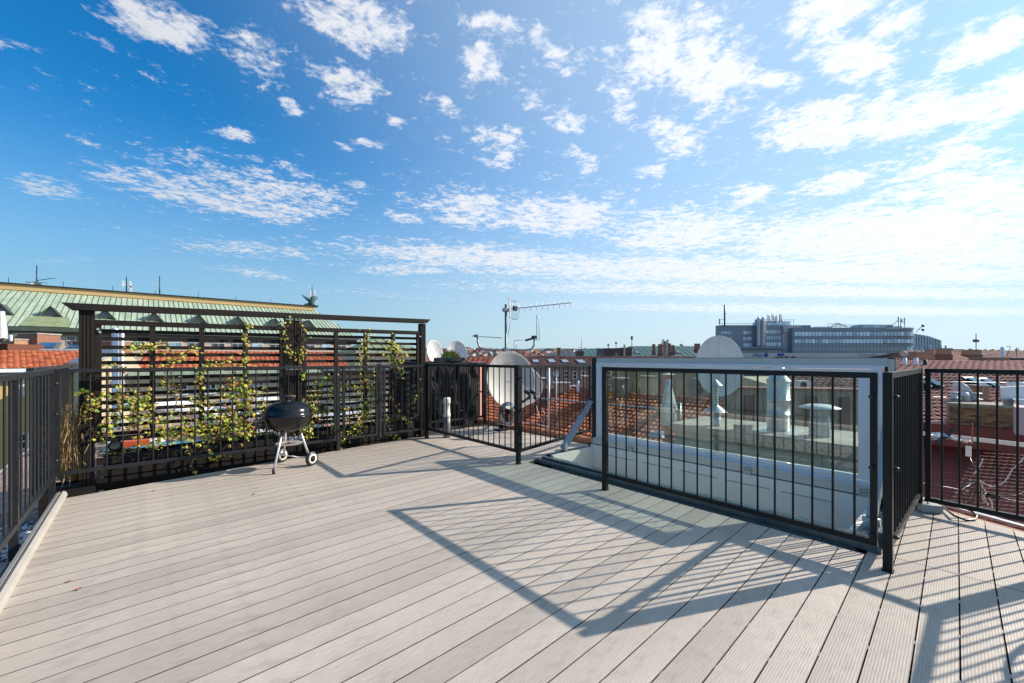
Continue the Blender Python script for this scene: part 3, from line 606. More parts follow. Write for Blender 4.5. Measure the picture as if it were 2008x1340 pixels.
# ================================================================== LEAVES
def leaf(mb, p, s, mi, nrm=None, lobed=True):
    n = Vector((random.gauss(0, .6), random.gauss(-.8, .5), random.gauss(.5, .5))) if nrm is None else Vector(nrm)
    n.normalize(); a = n.cross(Vector((random.gauss(0, 1), random.gauss(0, 1), random.gauss(0, 1)))).normalized(); b = n.cross(a); p = Vector(p)
    if lobed: o = [(-.02, -.5), (.42, -.32), (.30, -.02), (.52, .22), (.16, .22), (0, .58), (-.16, .22), (-.52, .22), (-.30, -.02), (-.42, -.32)]
    else: o = [(0, -.5), (.2, -.2), (.24, .1), (0, .5), (-.24, .1), (-.2, -.2)]
    k = len(o); vs = [p + n * s * .08] + [p + a * x * s + b * y * s - n * (abs(x) * .25 * s) for x, y in o]
    mb.add(vs, [(0, i + 1, (i + 1) % k + 1) for i in range(k)], mi)
def vine(label, pxs, n, s=.055, spread=.05, Y=6.14, mats=(M_VY, M_VG, M_VO, M_VR), wts=(6, 2.2, 3, .6), cat='vine'):
    pts = [OY(x, y, Y + random.uniform(-.02, .05)) for x, y in pxs]
    t = thing('climbing_vine', label, cat, tuple(pts[0]), 0, 'yellowing vines climbing the trellis')
    st = MB(); dense = []
    for i in range(len(pts) - 1):
        for k in range(6): q = pts[i].lerp(pts[i + 1], k / 6); dense.append(q + Vector((random.gauss(0, .012), random.gauss(0, .012), random.gauss(0, .012))))
    dense.append(pts[-1]); st.tube(dense, .0045, 5, cap=False); part('stem', st, M_STEM, t)
    fo = MB()
    for i in range(int(n * 1.25)):
        q = random.choice(dense); l = q + Vector((random.gauss(0, spread), random.gauss(-.02, .03), random.gauss(0, spread)))
        leaf(fo, l, s * random.uniform(.35, .95), random.choices(range(len(mats)), wts)[0])
    part('foliage', fo, list(mats), t, kind='stuff')
VG = [
 ('bright green vine shoot across the top left slats of the trellis', [(345, 800), (338, 740), (330, 700), (297, 678), (275, 682), (240, 688)], 80, .045, .025),
 ('thin vine shoot hanging over the upper left slats', [(297, 678), (320, 672), (335, 690)], 22, .04, .012),
 ('vine shoot winding on the second stud of the trellis', [(298, 725), (330, 718), (352, 705), (372, 682), (390, 688)], 40, .045, .02),
 ('leafy vine on the left panel beside the third stud', [(360, 840), (372, 800), (392, 770), (388, 735), (400, 720), (440, 715), (480, 718)], 170, .05, .04),
 ('golden vine mass left of the grill on the trellis', [(460, 850), (462, 800), (478, 770), (468, 750), (450, 790)], 240, .065, .06),
 ('vine shoot on the fourth stud reaching the lattice head', [(478, 720), (484, 680), (482, 665), (486, 640), (492, 636)], 34, .05, .015),
 ('small leaves at the top of the middle post', [(575, 700), (560, 680), (556, 655), (560, 632), (590, 624)], 40, .045, .02),
 ('yellow vine running down right of the middle post', [(592, 750), (588, 712), (592, 700), (596, 680), (594, 640)], 44, .045, .018),
 ('vine arching over the lower slats right of the grill', [(610, 850), (615, 790), (625, 755), (650, 745), (662, 770), (668, 800), (690, 830)], 190, .05, .045),
 ('tall yellow vine on the right panel of the trellis', [(700, 850), (705, 800), (712, 770), (705, 740), (712, 700), (716, 672), (715, 650)], 150, .05, .035),
 ('bushy vine tangle low on the right panel', [(690, 850), (712, 820), (725, 790), (735, 760), (728, 735)], 220, .055, .05),
 ('vine cluster high on the right panel beside the last stud', [(790, 738), (782, 712), (790, 698), (776, 680), (770, 670), (765, 690), (770, 720)], 190, .05, .035),
 ('low vine on the left panel above the spotlight', [(205, 860), (222, 830), (232, 800), (240, 778), (225, 770)], 90, .06, .045),
 ('leafy vine in the middle of the left panel', [(262, 850), (270, 820), (275, 790), (265, 778), (290, 800), (300, 830)], 130, .06, .05),
 ('green bush of vine leaves at the left planter', [(420, 860), (440, 830), (425, 815), (470, 840), (490, 850)], 190, .06, .06),
 ('yellow green leaves spilling over the left planter', [(300, 868), (330, 850), (350, 855), (380, 850), (400, 830), (395, 865)], 250, .055, .05),
 ('vine tip trailing over the planter edge left of the grill', [(405, 870), (412, 895), (420, 903), (435, 893), (450, 890)], 26, .05, .012),
 ('dry vine tip hanging down in front of the left planter', [(370, 875), (375, 905), (385, 935)], 14, .035, .012),
 ('green shoots beside the left post of the trellis', [(170, 800), (165, 775), (168, 770), (182, 790)], 30, .06, .03),
 ('green sprig hanging under the right planter near the railing', [(668, 850), (666, 870), (662, 882)], 34, .05, .02),
 ('vine leaves low on the trellis between grill and railing post', [(600, 860), (605, 830), (600, 800), (620, 810)], 90, .055, .04),
 ('thin vine strands in the middle of the right panel', [(655, 760), (640, 790), (645, 830), (660, 850)], 50, .045, .03)]
for L_ in VG: vine(L_[0], L_[1], L_[2] if L_[2] < 150 else int(L_[2] * .8), L_[3], L_[4] * 1.15)
rv = random.Random(21)
ST_ = ['thin half bare strand beside the left trellis post above the spotlight', 'thin strand crossing the upper slats between the left post and second stud', 'fine strand hanging just right of the second trellis stud', 'sparse strand low on the slats right of the second stud', 'thin strand close to the third trellis stud', 'fine strand between third and fourth trellis studs', 'sparse low strand behind the handle side of the grill', 'thin strand just left of the middle post above the grill lid',
       'fine strand right of the middle post near the grill', 'thin strand high up beside the first stud of the right panel', 'sparse strand left of the second stud on the right panel', 'low fine strand between second and third studs of the right panel', 'thin strand on the third stud of the right panel', 'fine strand nearest the right end post of the trellis']
for k_, (xa, ya) in enumerate(((200, 770), (255, 730), (318, 745), (345, 795), (380, 790), (430, 760), (500, 800), (520, 760), (610, 770), (640, 740), (680, 760), (745, 800), (760, 780), (800, 790))):
    pts_ = [(xa, ya)]; dx_, dy_ = rv.uniform(-14, 14), rv.uniform(-10, 22)
    for q_ in range(4): pts_.append((pts_[-1][0] + dx_ + rv.uniform(-8, 8), min(pts_[-1][1] + dy_ + rv.uniform(-8, 8), 860)))
    vine(ST_[k_], pts_, 26, .045, .02, wts=(5, 2, 4, 1))
def herb(label, x0, x1, z, n, s, h, mats, wts, Y=6.45, cat='plant', grp='plants in the long planter boxes', nm='planter_plant', lob=False):
    a = OY(x0, 850, Y); b = OY(x1, 850, Y); t = thing(nm, label, cat, ((a.x + b.x) / 2, Y, z), 0, grp)
    st = MB(); fo = MB()
    for i in range(max(6, n // 9)):
        X = random.uniform(a.x, b.x); y_ = Y + random.uniform(-.1, .1); hh = h * random.uniform(.5, 1.1)
        p = [Vector((X, y_, z)), Vector((X + random.gauss(0, .03), y_ + random.gauss(0, .03), z + hh * .5)), Vector((X + random.gauss(0, .06), y_ + random.gauss(0, .05), z + hh))]
        st.tube(p, .003, 4, cap=False)
        for k in range(9):
            f = random.uniform(.25, 1); q = p[0].lerp(p[2], f) + Vector((random.gauss(0, .025), random.gauss(0, .025), random.gauss(0, .02)))
            leaf(fo, q, s * random.uniform(.6, 1.3), random.choices(range(len(mats)), wts)[0], lobed=lob)
    part('stems', st, M_STEM, t); part('foliage', fo, list(mats), t, kind='stuff')
herb('low mixed herbs with pink stems at the right end of the right planter', 735, 775, .22, 260, .035, .22, (M_PLANT, M_VO, M_VR), (3, 2, 1))
herb('grey green succulent tuft at the far right of the right planter', 775, 818, .22, 300, .028, .15, (mat('grey_green_leaf', (.10, .17, .10), .6), M_PLANT), (3, 1))
herb('tall green weed beside the middle post in the right planter', 603, 626, .22, 120, .05, .5, (M_VG, M_PLANT, M_VY), (3, 2, 1))
herb('dry reddish stems in the right planter behind the railing', 620, 690, .22, 160, .03, .35, (M_VO, M_PLANT, M_VR), (2, 2, 1))
herb('dark green fern like plant left of the grill in the left planter', 440, 540, .20, 420, .045, .30, (M_PLANT, M_VG), (2, 1))
herb('dried leaves and twigs in the left planter', 400, 470, .20, 150, .05, .14, (M_VO, M_STRAW), (1, 1))
herb('pale straw tufts near the spotlight in the left planter', 205, 300, .18, 240, .03, .12, (M_STRAW, M_VY), (3, 1))
# dry ornamental grass in its own pot at the left corner
gp = D(138, 900, 4.42); t = thing('grass_clump', 'tall dry golden ornamental grass in the left corner behind the railing', 'grass plant', (gp.x, gp.y, -.05))
fo = MB()
for i in range(2600):
    a = random.uniform(0, 6.28); r0 = random.uniform(0, .07); b0 = Vector((gp.x + r0 * math.cos(a), gp.y + r0 * math.sin(a), .02))
    hh = random.uniform(.15, .66) if random.random() < .93 else random.uniform(.6, .82); ln = abs(random.gauss(0, .10)); a2 = a + random.gauss(0, .8)
    tip = b0 + Vector((math.cos(a2) * ln, math.sin(a2) * ln, hh)); mid = b0.lerp(tip, .55) + Vector((random.gauss(0, .03), random.gauss(0, .03), .04)); w = Vector((math.cos(a2 + 1.57), math.sin(a2 + 1.57), 0)) * .0035
    cur = tip + Vector((math.cos(a2) * .05, math.sin(a2) * .05, -random.uniform(-.02, .12)))
    fo.add([b0 - w, b0 + w, mid + w, mid - w, tip + w * .6, tip - w * .6, cur], [(0, 1, 2, 3), (3, 2, 4, 5), (5, 4, 6)], random.choice([0, 0, 1]))
part('blades', fo, [M_STRAW, mat('pale_straw', (.36, .24, .11), .75)], t, kind='stuff')
b = MB()
for k in range(16):
    p0 = Vector((gp.x, gp.y, .02)); a = random.uniform(0, 6.28); b.tube([p0, p0 + Vector((math.cos(a) * .12, math.sin(a) * .12, .12)), p0 + Vector((math.cos(a) * .22, math.sin(a) * .22, -.02))], .004, 4, cap=False)
part('curled_roots', b, mat('grey_twig', (.25, .19, .14), .8), t)
t2 = thing('planter_box', 'square black planter box holding the dry golden grass', 'planter', (gp.x, gp.y, -.3), 0, 'black timber planter boxes under the trellis')
for k in range(2):
    for yy in (-.2, .175):
        b = MB(); b.bx((gp.x - .2, gp.y + yy, -.34 + k * .16), (gp.x + .2, gp.y + yy + .025, -.186 + k * .16)); part('plank', b, M_WOOD, t2)
    for xx in (-.199, .174):
        b = MB(); b.bx((gp.x + xx, gp.y - .174, -.34 + k * .16), (gp.x + xx + .025, gp.y + .174, -.186 + k * .16)); part('plank', b, M_WOOD, t2)
b = MB(); b.bx((gp.x - .17, gp.y - .17, -.28), (gp.x + .17, gp.y + .17, -.05)); part('soil', b, M_SOIL, t2)
# ================================================================== KETTLE GRILL
gc = Vector((1.27, 5.48, 0)); t = thing('kettle_grill', 'black kettle charcoal grill on three legs with two wheels and a domed lid', 'grill', tuple(gc))
zc = .63; R0 = .262
b = MB(); b.lathe([(.06, -.20), (.12, -.185), (.18, -.15), (.225, -.10), (.25, -.05), (R0 - .004, -.005), (R0 - .004, .0)], gc + Vector((0, 0, zc)), n=48); part('bowl', b, M_ENAMEL, t)
b = MB(); b.lathe([(R0 + .006, -.012), (R0 + .012, -.004), (R0 + .006, .004), (R0 - .004, .006), (R0 - .008, .03), (.245, .075), (.21, .115), (.15, .145), (.08, .158), (0, .162)], gc + Vector((0, 0, zc)), n=48); lid = part('lid', b, M_ENAMEL, t)
u = Vector((S49, -C49, 0)) * -1
b = MB()
for s_ in (-.055, .055): b.tube([gc + Vector((s_ * .75, -s_ * .66, zc + .15)), gc + Vector((s_ * .75, -s_ * .66, zc + .215))], .007, 8)
b.tube([gc + Vector((.08 * .75, -.08 * .66, zc + .215)), gc - Vector((.08 * .75, -.08 * .66, -zc - .215))], .015, 10); part('lid_handle', b, mat('grey_wood_handle', (.10, .085, .075), .6), lid)
b = MB(); vd = Vector((-.62, -.4, 0)).normalized(); b.lathe([(.0, 0), (.03, .002), (.03, .006), (0, .008)], gc + Vector((0, 0, zc + .155)), (0, 0, 1), 16); part('vent_disc', b, M_GALV, lid)
b = MB(); hd = -(Vector((S49, -C49, 0))); hp = gc + hd * (R0 + .0) + Vector((0, 0, zc - .055)); fw = Vector((C49, S49, 0))
b.bar(hp + fw * .1 + hd * .03, hp - fw * .16 + hd * .03, .022, .035); b.bar(hp + fw * .09 - hd * .03, hp + fw * .09 + hd * .03, .012, .012); b.bar(hp - fw * .09 - hd * .03, hp - fw * .09 + hd * .03, .012, .012); part('side_handle', b, mat('weathered_handle', (.22, .20, .18), .6), t)
feet = {'front': G(536, 930), 'wheel1': G(604, 905, .0), 'wheel2': G(560, 898, 0.)}
feet['wheel2'] = Vector((1.37, 5.72, 0)) if False else Vector((1.30, 5.82, 0)); feet['front'] = Vector((1.08, 5.30, 0)); feet['wheel1'] = Vector((1.50, 5.45, 0))
cf = sum(feet.values(), Vector()) / 3
for k, f in feet.items():
    d = (f - cf).normalized(); top = gc + d * .12 + Vector((0, 0, zc - .18)); bot = f + Vector((0, 0, .02 if k == 'front' else .09))
    b = MB(); b.tube([top, bot], .0125, 10); lg = part('leg', b, M_ALU, t)
    b = MB(); b.tube([top + Vector((0, 0, .02)), top - Vector((0, 0, .03)) + (bot - top).normalized() * .02], .02, 10); part('leg_socket', b, M_RUST, lg)
    if k == 'front': b = MB(); b.tube([bot + Vector((0, 0, .04)), f], .016, 10); part('foot_cap', b, M_BLACKP, lg)
ax = (feet['wheel1'] - feet['wheel2']).normalized()
b = MB(); b.tube([feet['wheel2'] + Vector((0, 0, .085)), feet['wheel1'] + Vector((0, 0, .085))], .006, 8); part('axle', b, M_GALV, t)
for k in ('wheel1', 'wheel2'):
    c = feet[k] + ax * (.03 if k == 'wheel1' else -.03) + Vector((0, 0, .085))
    b = MB(); b.lathe([(.058, -.018), (.078, -.018), (.085, -.01), (.085, .01), (.078, .018), (.058, .018)], c, ax, 32); W = part('wheel', b, M_BLACKP, t)
    b = MB(); b.lathe([(.038, -.0185), (.060, -.0185), (.060, .0185), (.038, .0185)], c, ax, 32); part('wheel_band', b, M_CREAMP, W)
    b = MB(); b.lathe([(.0, -.02), (.012, -.02), (.012, -.012), (.04, -.014), (.04, .014), (.012, .012), (.012, .026), (0, .026)], c, ax, 24); part('hub', b, M_BLACKP, W)
b = MB(); ac = cf.lerp(gc, .4) + Vector((0, 0, .275)); b.lathe([(0, .0), (.10, .0), (.145, .014), (.15, .016), (.145, .018), (.1, .005), (0, .005)], ac, n=32); part('ash_catcher', b, M_ASH, t)
b = MB()
for i in range(40):
    a = random.uniform(0, 6.28); r = random.uniform(0, .07); p = ac + Vector((r * math.cos(a), r * math.sin(a), .012)); b.bar(p, p + Vector((random.gauss(0, .02), random.gauss(0, .02), random.uniform(0, .015))), .003, .003)
part('twig_debris', b, M_RUST, t, kind='stuff')
b = MB(); b.tube([feet['front'].lerp(gc, .35) + Vector((0, 0, .2)), feet['wheel2'] + Vector((0, 0, .09))], .003, 6); b.tube([feet['front'].lerp(gc, .3) + Vector((0, 0, .2)), feet['wheel1'] + Vector((0, 0, .09))], .003, 6); part('brace_wire', b, M_GALV, t)
# ================================================================== COVERED FURNITURE, PIPE
t = thing('covered_furniture', 'bulky garden furniture wrapped in a black woven cover behind the railing', 'cover', (4.1, 7.3, 0))
b = MB(); X0, X1, Y0, Y1 = 3.56, 4.98, 6.78, 7.75; NX, NY, NZ = 30, 20, 24
def cov(p):
    x, y, z = p; h = z / 1.22
    bul = .05 * math.sin(h * 3.1)
    f = .022 * math.sin(x * 15 + z * 6 + y * 9) + .015 * math.sin(x * 31 - z * 11) + .012 * math.sin(y * 23 + z * 17)
    cx_, cy_ = (X0 + X1) / 2, (Y0 + Y1) / 2
    k = 1 - .10 * max(0, h - .75) / .25 + bul * .3
    return Vector((cx_ + (x - cx_) * k + f * (1 - (h > .97)), cy_ + (y - cy_) * k + f, z + .012 * math.sin(x * 9 + y * 7) * (h > .9)))
def sheet(fn, a, c):
    vs = [cov(fn(i / a, j / c)) for j in range(c + 1) for i in range(a + 1)]
    b.add(vs, [(j * (a + 1) + i, j * (a + 1) + i + 1, (j + 1) * (a + 1) + i + 1, (j + 1) * (a + 1) + i) for j in range(c) for i in range(a)], 0, True)
TZ = 1.22
sheet(lambda s, r: (X0 + (X1 - X0) * s, Y0, TZ * r), NX, NZ); sheet(lambda s, r: (X1, Y0 + (Y1 - Y0) * s, TZ * r), NY, NZ)
sheet(lambda s, r: (X1 - (X1 - X0) * s, Y1, TZ * r), NX, NZ); sheet(lambda s, r: (X0, Y1 - (Y1 - Y0) * s, TZ * r), NY, NZ); sheet(lambda s, r: (X0 + (X1 - X0) * s, Y0 + (Y1 - Y0) * r, TZ), NX, NY)
part('cover_sheet', b, M_COVER, t)
b = MB(); b.tube([(X0 - .02, Y0 - .02, .3), ((X0 + X1) / 2, Y0 - .06, .27), (X1 + .03, Y0 - .02, .31)], .006, 6); part('tie_cord', b, M_STEELG, t)
tp = D(883, 703, 8.1); tp.z = 1.225
t = thing('trough_planter', 'low black trough with red and green spiky plants on top of the covered furniture', 'planter', tuple(tp))
b = MB(); b.bx((tp.x - .3, tp.y - .12, 1.235), (tp.x + .28, tp.y + .12, 1.30)); part('trough', b, M_BLACKP, t)
fo = MB()
for i in range(420):
    q = Vector((tp.x + random.gauss(0, .10), tp.y + random.gauss(0, .05), 1.30)); d = Vector((random.gauss(0, .4), random.gauss(0, .3), 1)).normalized() * random.uniform(.08, .2) * math.exp(-((q.x - tp.x) / .2) ** 2)
    w = Vector((.008, -.006, 0)); fo.add([q - w, q + w, q + d], [(0, 1, 2)], random.choices([0, 1, 2], [3, 2, 2])[0])
part('spiky_leaves', fo, [M_VG, M_VR, M_VO], t, kind='stuff')
pp = Vector((3.72, 5.90, 0)); t = thing('vent_pipe', 'short grey plastic vent pipe with pale ribbed cap standing behind the railing', 'pipe', tuple(pp))
b = MB(); b.tube([pp, pp + Vector((0, 0, .36))], .055, 20); part('pipe', b, mat('grey_plastic_pipe', (.16, .15, .15), .4), t)
b = MB(); b.lathe([(.06, .34), (.062, .345), (.062, .39), (.05, .395), (.048, .55), (.062, .555), (.066, .58), (.062, .60), (.066, .62), (.05, .65), (0, .655)], pp, n=20); part('cap', b, M_CREAMP, t)
# ================================================================== DISHES AND ANTENNAS
def dish(label, c, n, wdt, hgt, m, lnb=True, mast=None, group='satellite dishes', tilt=0, armd=1, lbl=False):
    c = Vector(c); n = Vector(n).normalized(); t = thing('satellite_dish', label, 'satellite dish', tuple(c), 0, group)
    b = MB(); R = hgt / 2; dp = hgt * .10; prof = []
    for i in range(11): r = R * i / 10; prof.append((max(r, .0005), -dp * (1 - (i / 10) ** 2)))
    prof += [(R + .006, .0), (R + .006, -.012), (R - .01, -.018)]
    for i in range(10, -1, -1): r = (R - .01) * i / 10; prof.append((max(r, .0005), -.018 - dp * (1 - (i / 10) ** 2)))
    b.lathe(prof, c, n, 48, sq=(wdt / hgt, 1)); part('reflector', b, m, t)
    right = Vector((0, 0, 1)).cross(n).normalized(); up = n.cross(right)
    if lnb:
        L0 = c - up * R * .93 - n * .0; L1 = c - up * R * .62 + n * hgt * .52 + right * .02 * armd
        b = MB(); b.bar(L0 - n * .06, L1 - up * .05, .025, .035); A = part('feed_arm', b, M_STEELG, t)
        for s_ in (-.05, .05):
            q = L1 + right * s_; b = MB(); b.tube([q + n * .05, q - n * .06 + up * .05], [.028, .036], 12); b.tube([q + n * .05, q + n * .06 - up * .10], .02, 8); part('feed_horn', b, M_BLACKP, A)
    b = MB(); b.box(c - n * (dp + .06) - up * .05, (.14, .10, .22), Matrix((right, n, up)).transposed()); b.bar(c - n * (dp + .08) - up * .1, c - n * (dp + .1) - up * R * 1.1, .05, .05); part('bracket', b, M_STEELG, t)
    if mast is not None:
        b = MB(); b.tube([c - n * (dp + .1) - up * .0, Vector(((c - n * (dp + .1)).x, (c - n * (dp + .1)).y, mast))], .028, 12); part('mast', b, M_STEELG, t)
    return t
cd = D(1004, 746, 7.6)
T = dish('big grey-white satellite dish standing behind the railing right of the covered furniture', cd, (-.22, -.93, .22), .98, 1.06, M_DISH, mast=-.05)
for k, dx in enumerate((-.05, .0, .05)):
    pass
b = MB()
nn_ = Vector((-.22, -.93, .22)).normalized(); rr_ = Vector((0, 0, 1)).cross(nn_).normalized(); uu_ = nn_.cross(rr_)
for s_ in (-.035, .035): p = cd + rr_ * s_ - nn_ * .100; b.tube([p, p + nn_ * .006], .009, 8)
part('bolt', b, M_BLACKP, T)
b = MB(); lx = cd + uu_ * .34 - nn_ * .052
for k, ch in enumerate('TIRANET'[:7]):     # faint worn lettering near the upper rim, only strokes can be made out
    p = lx + rr_ * (k * .028 - .084); b.bar(p - uu_ * .012, p + uu_ * .012, .004, .003, up=nn_)
    if k % 2: b.bar(p + uu_ * .012, p + uu_ * .012 + rr_ * .014, .003, .004, up=nn_)
part('worn_lettering', b, mat('grey_print', (.2, .2, .2)), T)
dish('pinkish satellite dish half hidden behind the big grey one', D(1024, 756, 8.3), (-.35, -.90, .2), .86, .78, M_DISHP, mast=-.4)
dish('large white satellite dish rising behind the roof hatch lid', D(1411, 717, 6.9), (-.72, -.42, .16), .72, 1.0, M_DISHW, lnb=False, mast=-.3)
dish('narrow looking white satellite dish nearest the trellis end', D(853, 690, 13.5), (.15, -1, .2), .62, .76, M_DISHW, lnb=False, mast=-2)
dish('round white satellite dish behind the red and green spiky plants', D(896, 693, 13.2), (-.3, -1, .2), .66, .80, M_DISHW, lnb=False, mast=-2)
# clutter at the foot of the big dish
t = thing('cable_coil', 'coil of grey and black cables hanging at the foot of the big dish', 'cables', tuple(G(990, 836, 0)))
b = MB(); c0 = D(996, 812, 7.3)
for k in range(5):
    rx, rz = .11 + .015 * k, .15 + .012 * k; b.tube([c0 + Vector((S49, -C49, 0)) * rx * math.cos(a * .5236) + Vector((0, 0, rz * math.sin(a * .5236))) + Vector((C49, S49, 0)) * .02 * k for a in range(13)], .008, 6, cap=False)
part('loops', b, M_GALVD, t)
b = MB(); b.tube([D(1052, 796, 7), D(1056, 815, 7), D(1066, 830, 7), D(1070, 815, 7), D(1062, 800, 7)], .006, 6); b.tube([D(975, 830, 7.2), D(1000, 836, 7.1), D(1040, 828, 7), D(1075, 838, 6.8)], .006, 6); part('loose_cable', b, M_CABLEW, t)
b = MB(); b.bar(G(984, 842), D(984, 800, 7.25), .06, .06); b.box(G(984, 842, .02), (.2, .2, .03)); part('mast_foot', b, M_BLACKP, t)
# television mast
MD = 8.25
t = thing('antenna_mast', 'tall steel antenna mast with aerials standing behind the big satellite dish', 'antenna mast', (D(992, 700, MD).x, D(992, 700, MD).y, -.1))
m0 = D(992, 597, MD)
b = MB(); b.tube([(m0.x, m0.y, -.1), m0], .024, 12); part('mast', b, mat('grey_green_tube', (.13, .16, .16), .4, .5), t)
def px(*pts, d=MD): return [D(x, y, d) for x, y in pts]
b = MB(); b.tube(px((936, 658), (937, 672), (940, 680), (947, 685), (960, 686.5), (992, 686), (1030, 686.5), (1042, 685), (1047, 678), (1048, 660)), .019, 10); part('cross_arm', b, M_GALVD, t)
for q_ in (D(992, 686, MD), D(992, 608, MD)): b = MB(); b.box(q_, (.1, .1, .07)); part('clamp', b, M_GALVD, t)
A = thing('yagi_aerial', 'long horizontal yagi aerial with a mesh reflector at the top of the mast', 'aerial', tuple(D(994, 607, MD)), 0, 'aerials on the mast')
bo = D(992, 607, MD); e1 = D(1120, 594, MD + .1)
b = MB(); b.bar(bo, e1, .018, .018); part('boom', b, M_GALV, A)
for k in range(10):
    q = bo.lerp(e1, (1018 - 992 + k * 11.2) / 128.); me = MB(); me.tube([q - Vector((0, 0, .085)), q + Vector((0, 0, .075))], .0045, 6); part('element', me, M_GALV, A)
for xx, w in ((998, .03), (1016, .0)):
    b = MB()
    for k in range(5):
        q = D(1000 + k * 4.0, 590 if k else 584, MD - .1 + .05 * k); q2 = D(1000 + k * 4.0, 626, MD - .1 + .05 * k)
        if xx == 998: b.tube([q, q2], .005, 6)
    if xx == 998: b.bar(D(999, 584, MD - .1), D(1001, 623, MD - .1), .012, .04); b.tube(px((1002, 590), (1016, 592)), .006, 6); b.tube(px((1004, 626), (1017, 627)), .006, 6); part('reflector_grid', b, M_GALVD, A)
b = MB(); b.box(D(1010, 605, MD), (.08, .05, .09)); part('junction_box', b, M_BLACKP, A)
A = thing('yagi_aerial', 'small aerial pointing right of the left end of the cross arm', 'aerial', tuple(D(936, 658, MD)), 0, 'aerials on the mast')
b = MB(); b.bar(D(925, 659, MD), D(985, 663, MD), .016, .016); part('boom', b, M_GALV, A)
fw3 = Vector((C49, S49, 0))
for k in range(7):
    q = D(940 + k * 7, 660 + k * .45, MD); b = MB(); b.tube([q - fw3 * .12 - Vector((0, 0, .004)), q + fw3 * .12 + Vector((0, 0, .004))], .006, 6); part('element', b, M_GALV, A)
b = MB(); b.box(D(934, 659, MD), (.07, .05, .05)); part('clamp', b, M_BLACKP, A)
A = thing('loop_aerial', 'folded dipole aerial with tall narrow loop at the right end of the cross arm', 'aerial', tuple(D(1048, 662, MD)), 0, 'aerials on the mast')
b = MB(); b.tube(px((1053, 667), (1052, 622), (1053, 619), (1055, 619), (1056.5, 622), (1057.5, 666), (1050, 668)), .007, 6); part('dipole_loop', b, M_GALV, A)
b = MB(); b.tube(px((1008, 684), (1008, 668), (1030, 667)), .006, 6); b.tube(px((1013, 684), (1012.5, 669)), .006, 6); part('small_loop', b, M_GALV, A)
b = MB(); b.bar(D(1030, 668, MD), D(1052, 662, MD), .05, .04); b.box(D(1047, 661, MD), (.07, .07, .05)); part('amplifier', b, M_BLACKP, A)
b = MB(); b.tube(px((1001, 628), (998, 650), (994, 664), (993, 684)), .0045, 5); solo('aerial_cable', b, M_BLACKP, 'thin black cable running from the top aerial down beside the mast', 'cable', loc=tuple(D(1001, 628, MD)))
# small right-hand post and rail between deck and tiles
t = thing('galvanised_rail', 'galvanised pipe rail crossing behind the railing over the orange tiles', 'rail', tuple(G(1076, 850)))
b = MB(); b.tube([D(920, 766, 8.6), D(1076, 783, 7.6), D(1190, 793, 7.2), D(1335, 806, 6.3)], .016, 8); part('pipe', b, M_GALVD, t)
b = MB(); q = D(1076, 722, 7.6); b.tube([(q.x, q.y, -.1), q], .022, 10); part('upright', b, M_GALV, t)
b = MB(); q = D(1332, 790, 6.3); b.tube([(q.x, q.y, -.4), q], .03, 10); part('upright', b, M_FLASH, t)
# terracotta ridge caps along the deck edge
t = thing('roof_ridge', 'row of orange terracotta ridge caps along the far deck edge beside the dishes', 'roof ridge', (5.15, 5.5, -.1))
b = MB(); b.bx((5.02, 4.3, -.5), (5.3, 8.8, -.03)); part('ridge_bed', b, M_CONCD, t)
rc = MB(); n_ = 10
for (r0, r1, y0, y1) in ((.085, .095, 0, .40),):
    vs = []; 
    for yy, r in ((0, .125), (.05, .118), (.40, .10)):
        for k in range(n_ + 1): a = math.pi * k / n_; vs.append((r * math.cos(a), yy, r * math.sin(a)))
    rc.add(vs, [(i * (n_ + 1) + k, i * (n_ + 1) + k + 1, (i + 1) * (n_ + 1) + k + 1, (i + 1) * (n_ + 1) + k) for i in range(2) for k in range(n_)], 0, True); rc.f.append(tuple(range(n_, -1, -1))); rc.mi.append(0); rc.sm.append(False)
rme = rc.mesh('ridge_cap', mat('orange_ridge_clay', (.42, .15, .055), .6, 0, .2, 10, .2, 40, rnd=.15))
for k in range(13): inst('ridge_cap', rme, t, (5.14 + random.uniform(-.01, .01), 4.0 + k * .365, -.03 + random.uniform(-.006, .006)), (random.uniform(-.02, .02), 0, random.uniform(-.04, .04)))
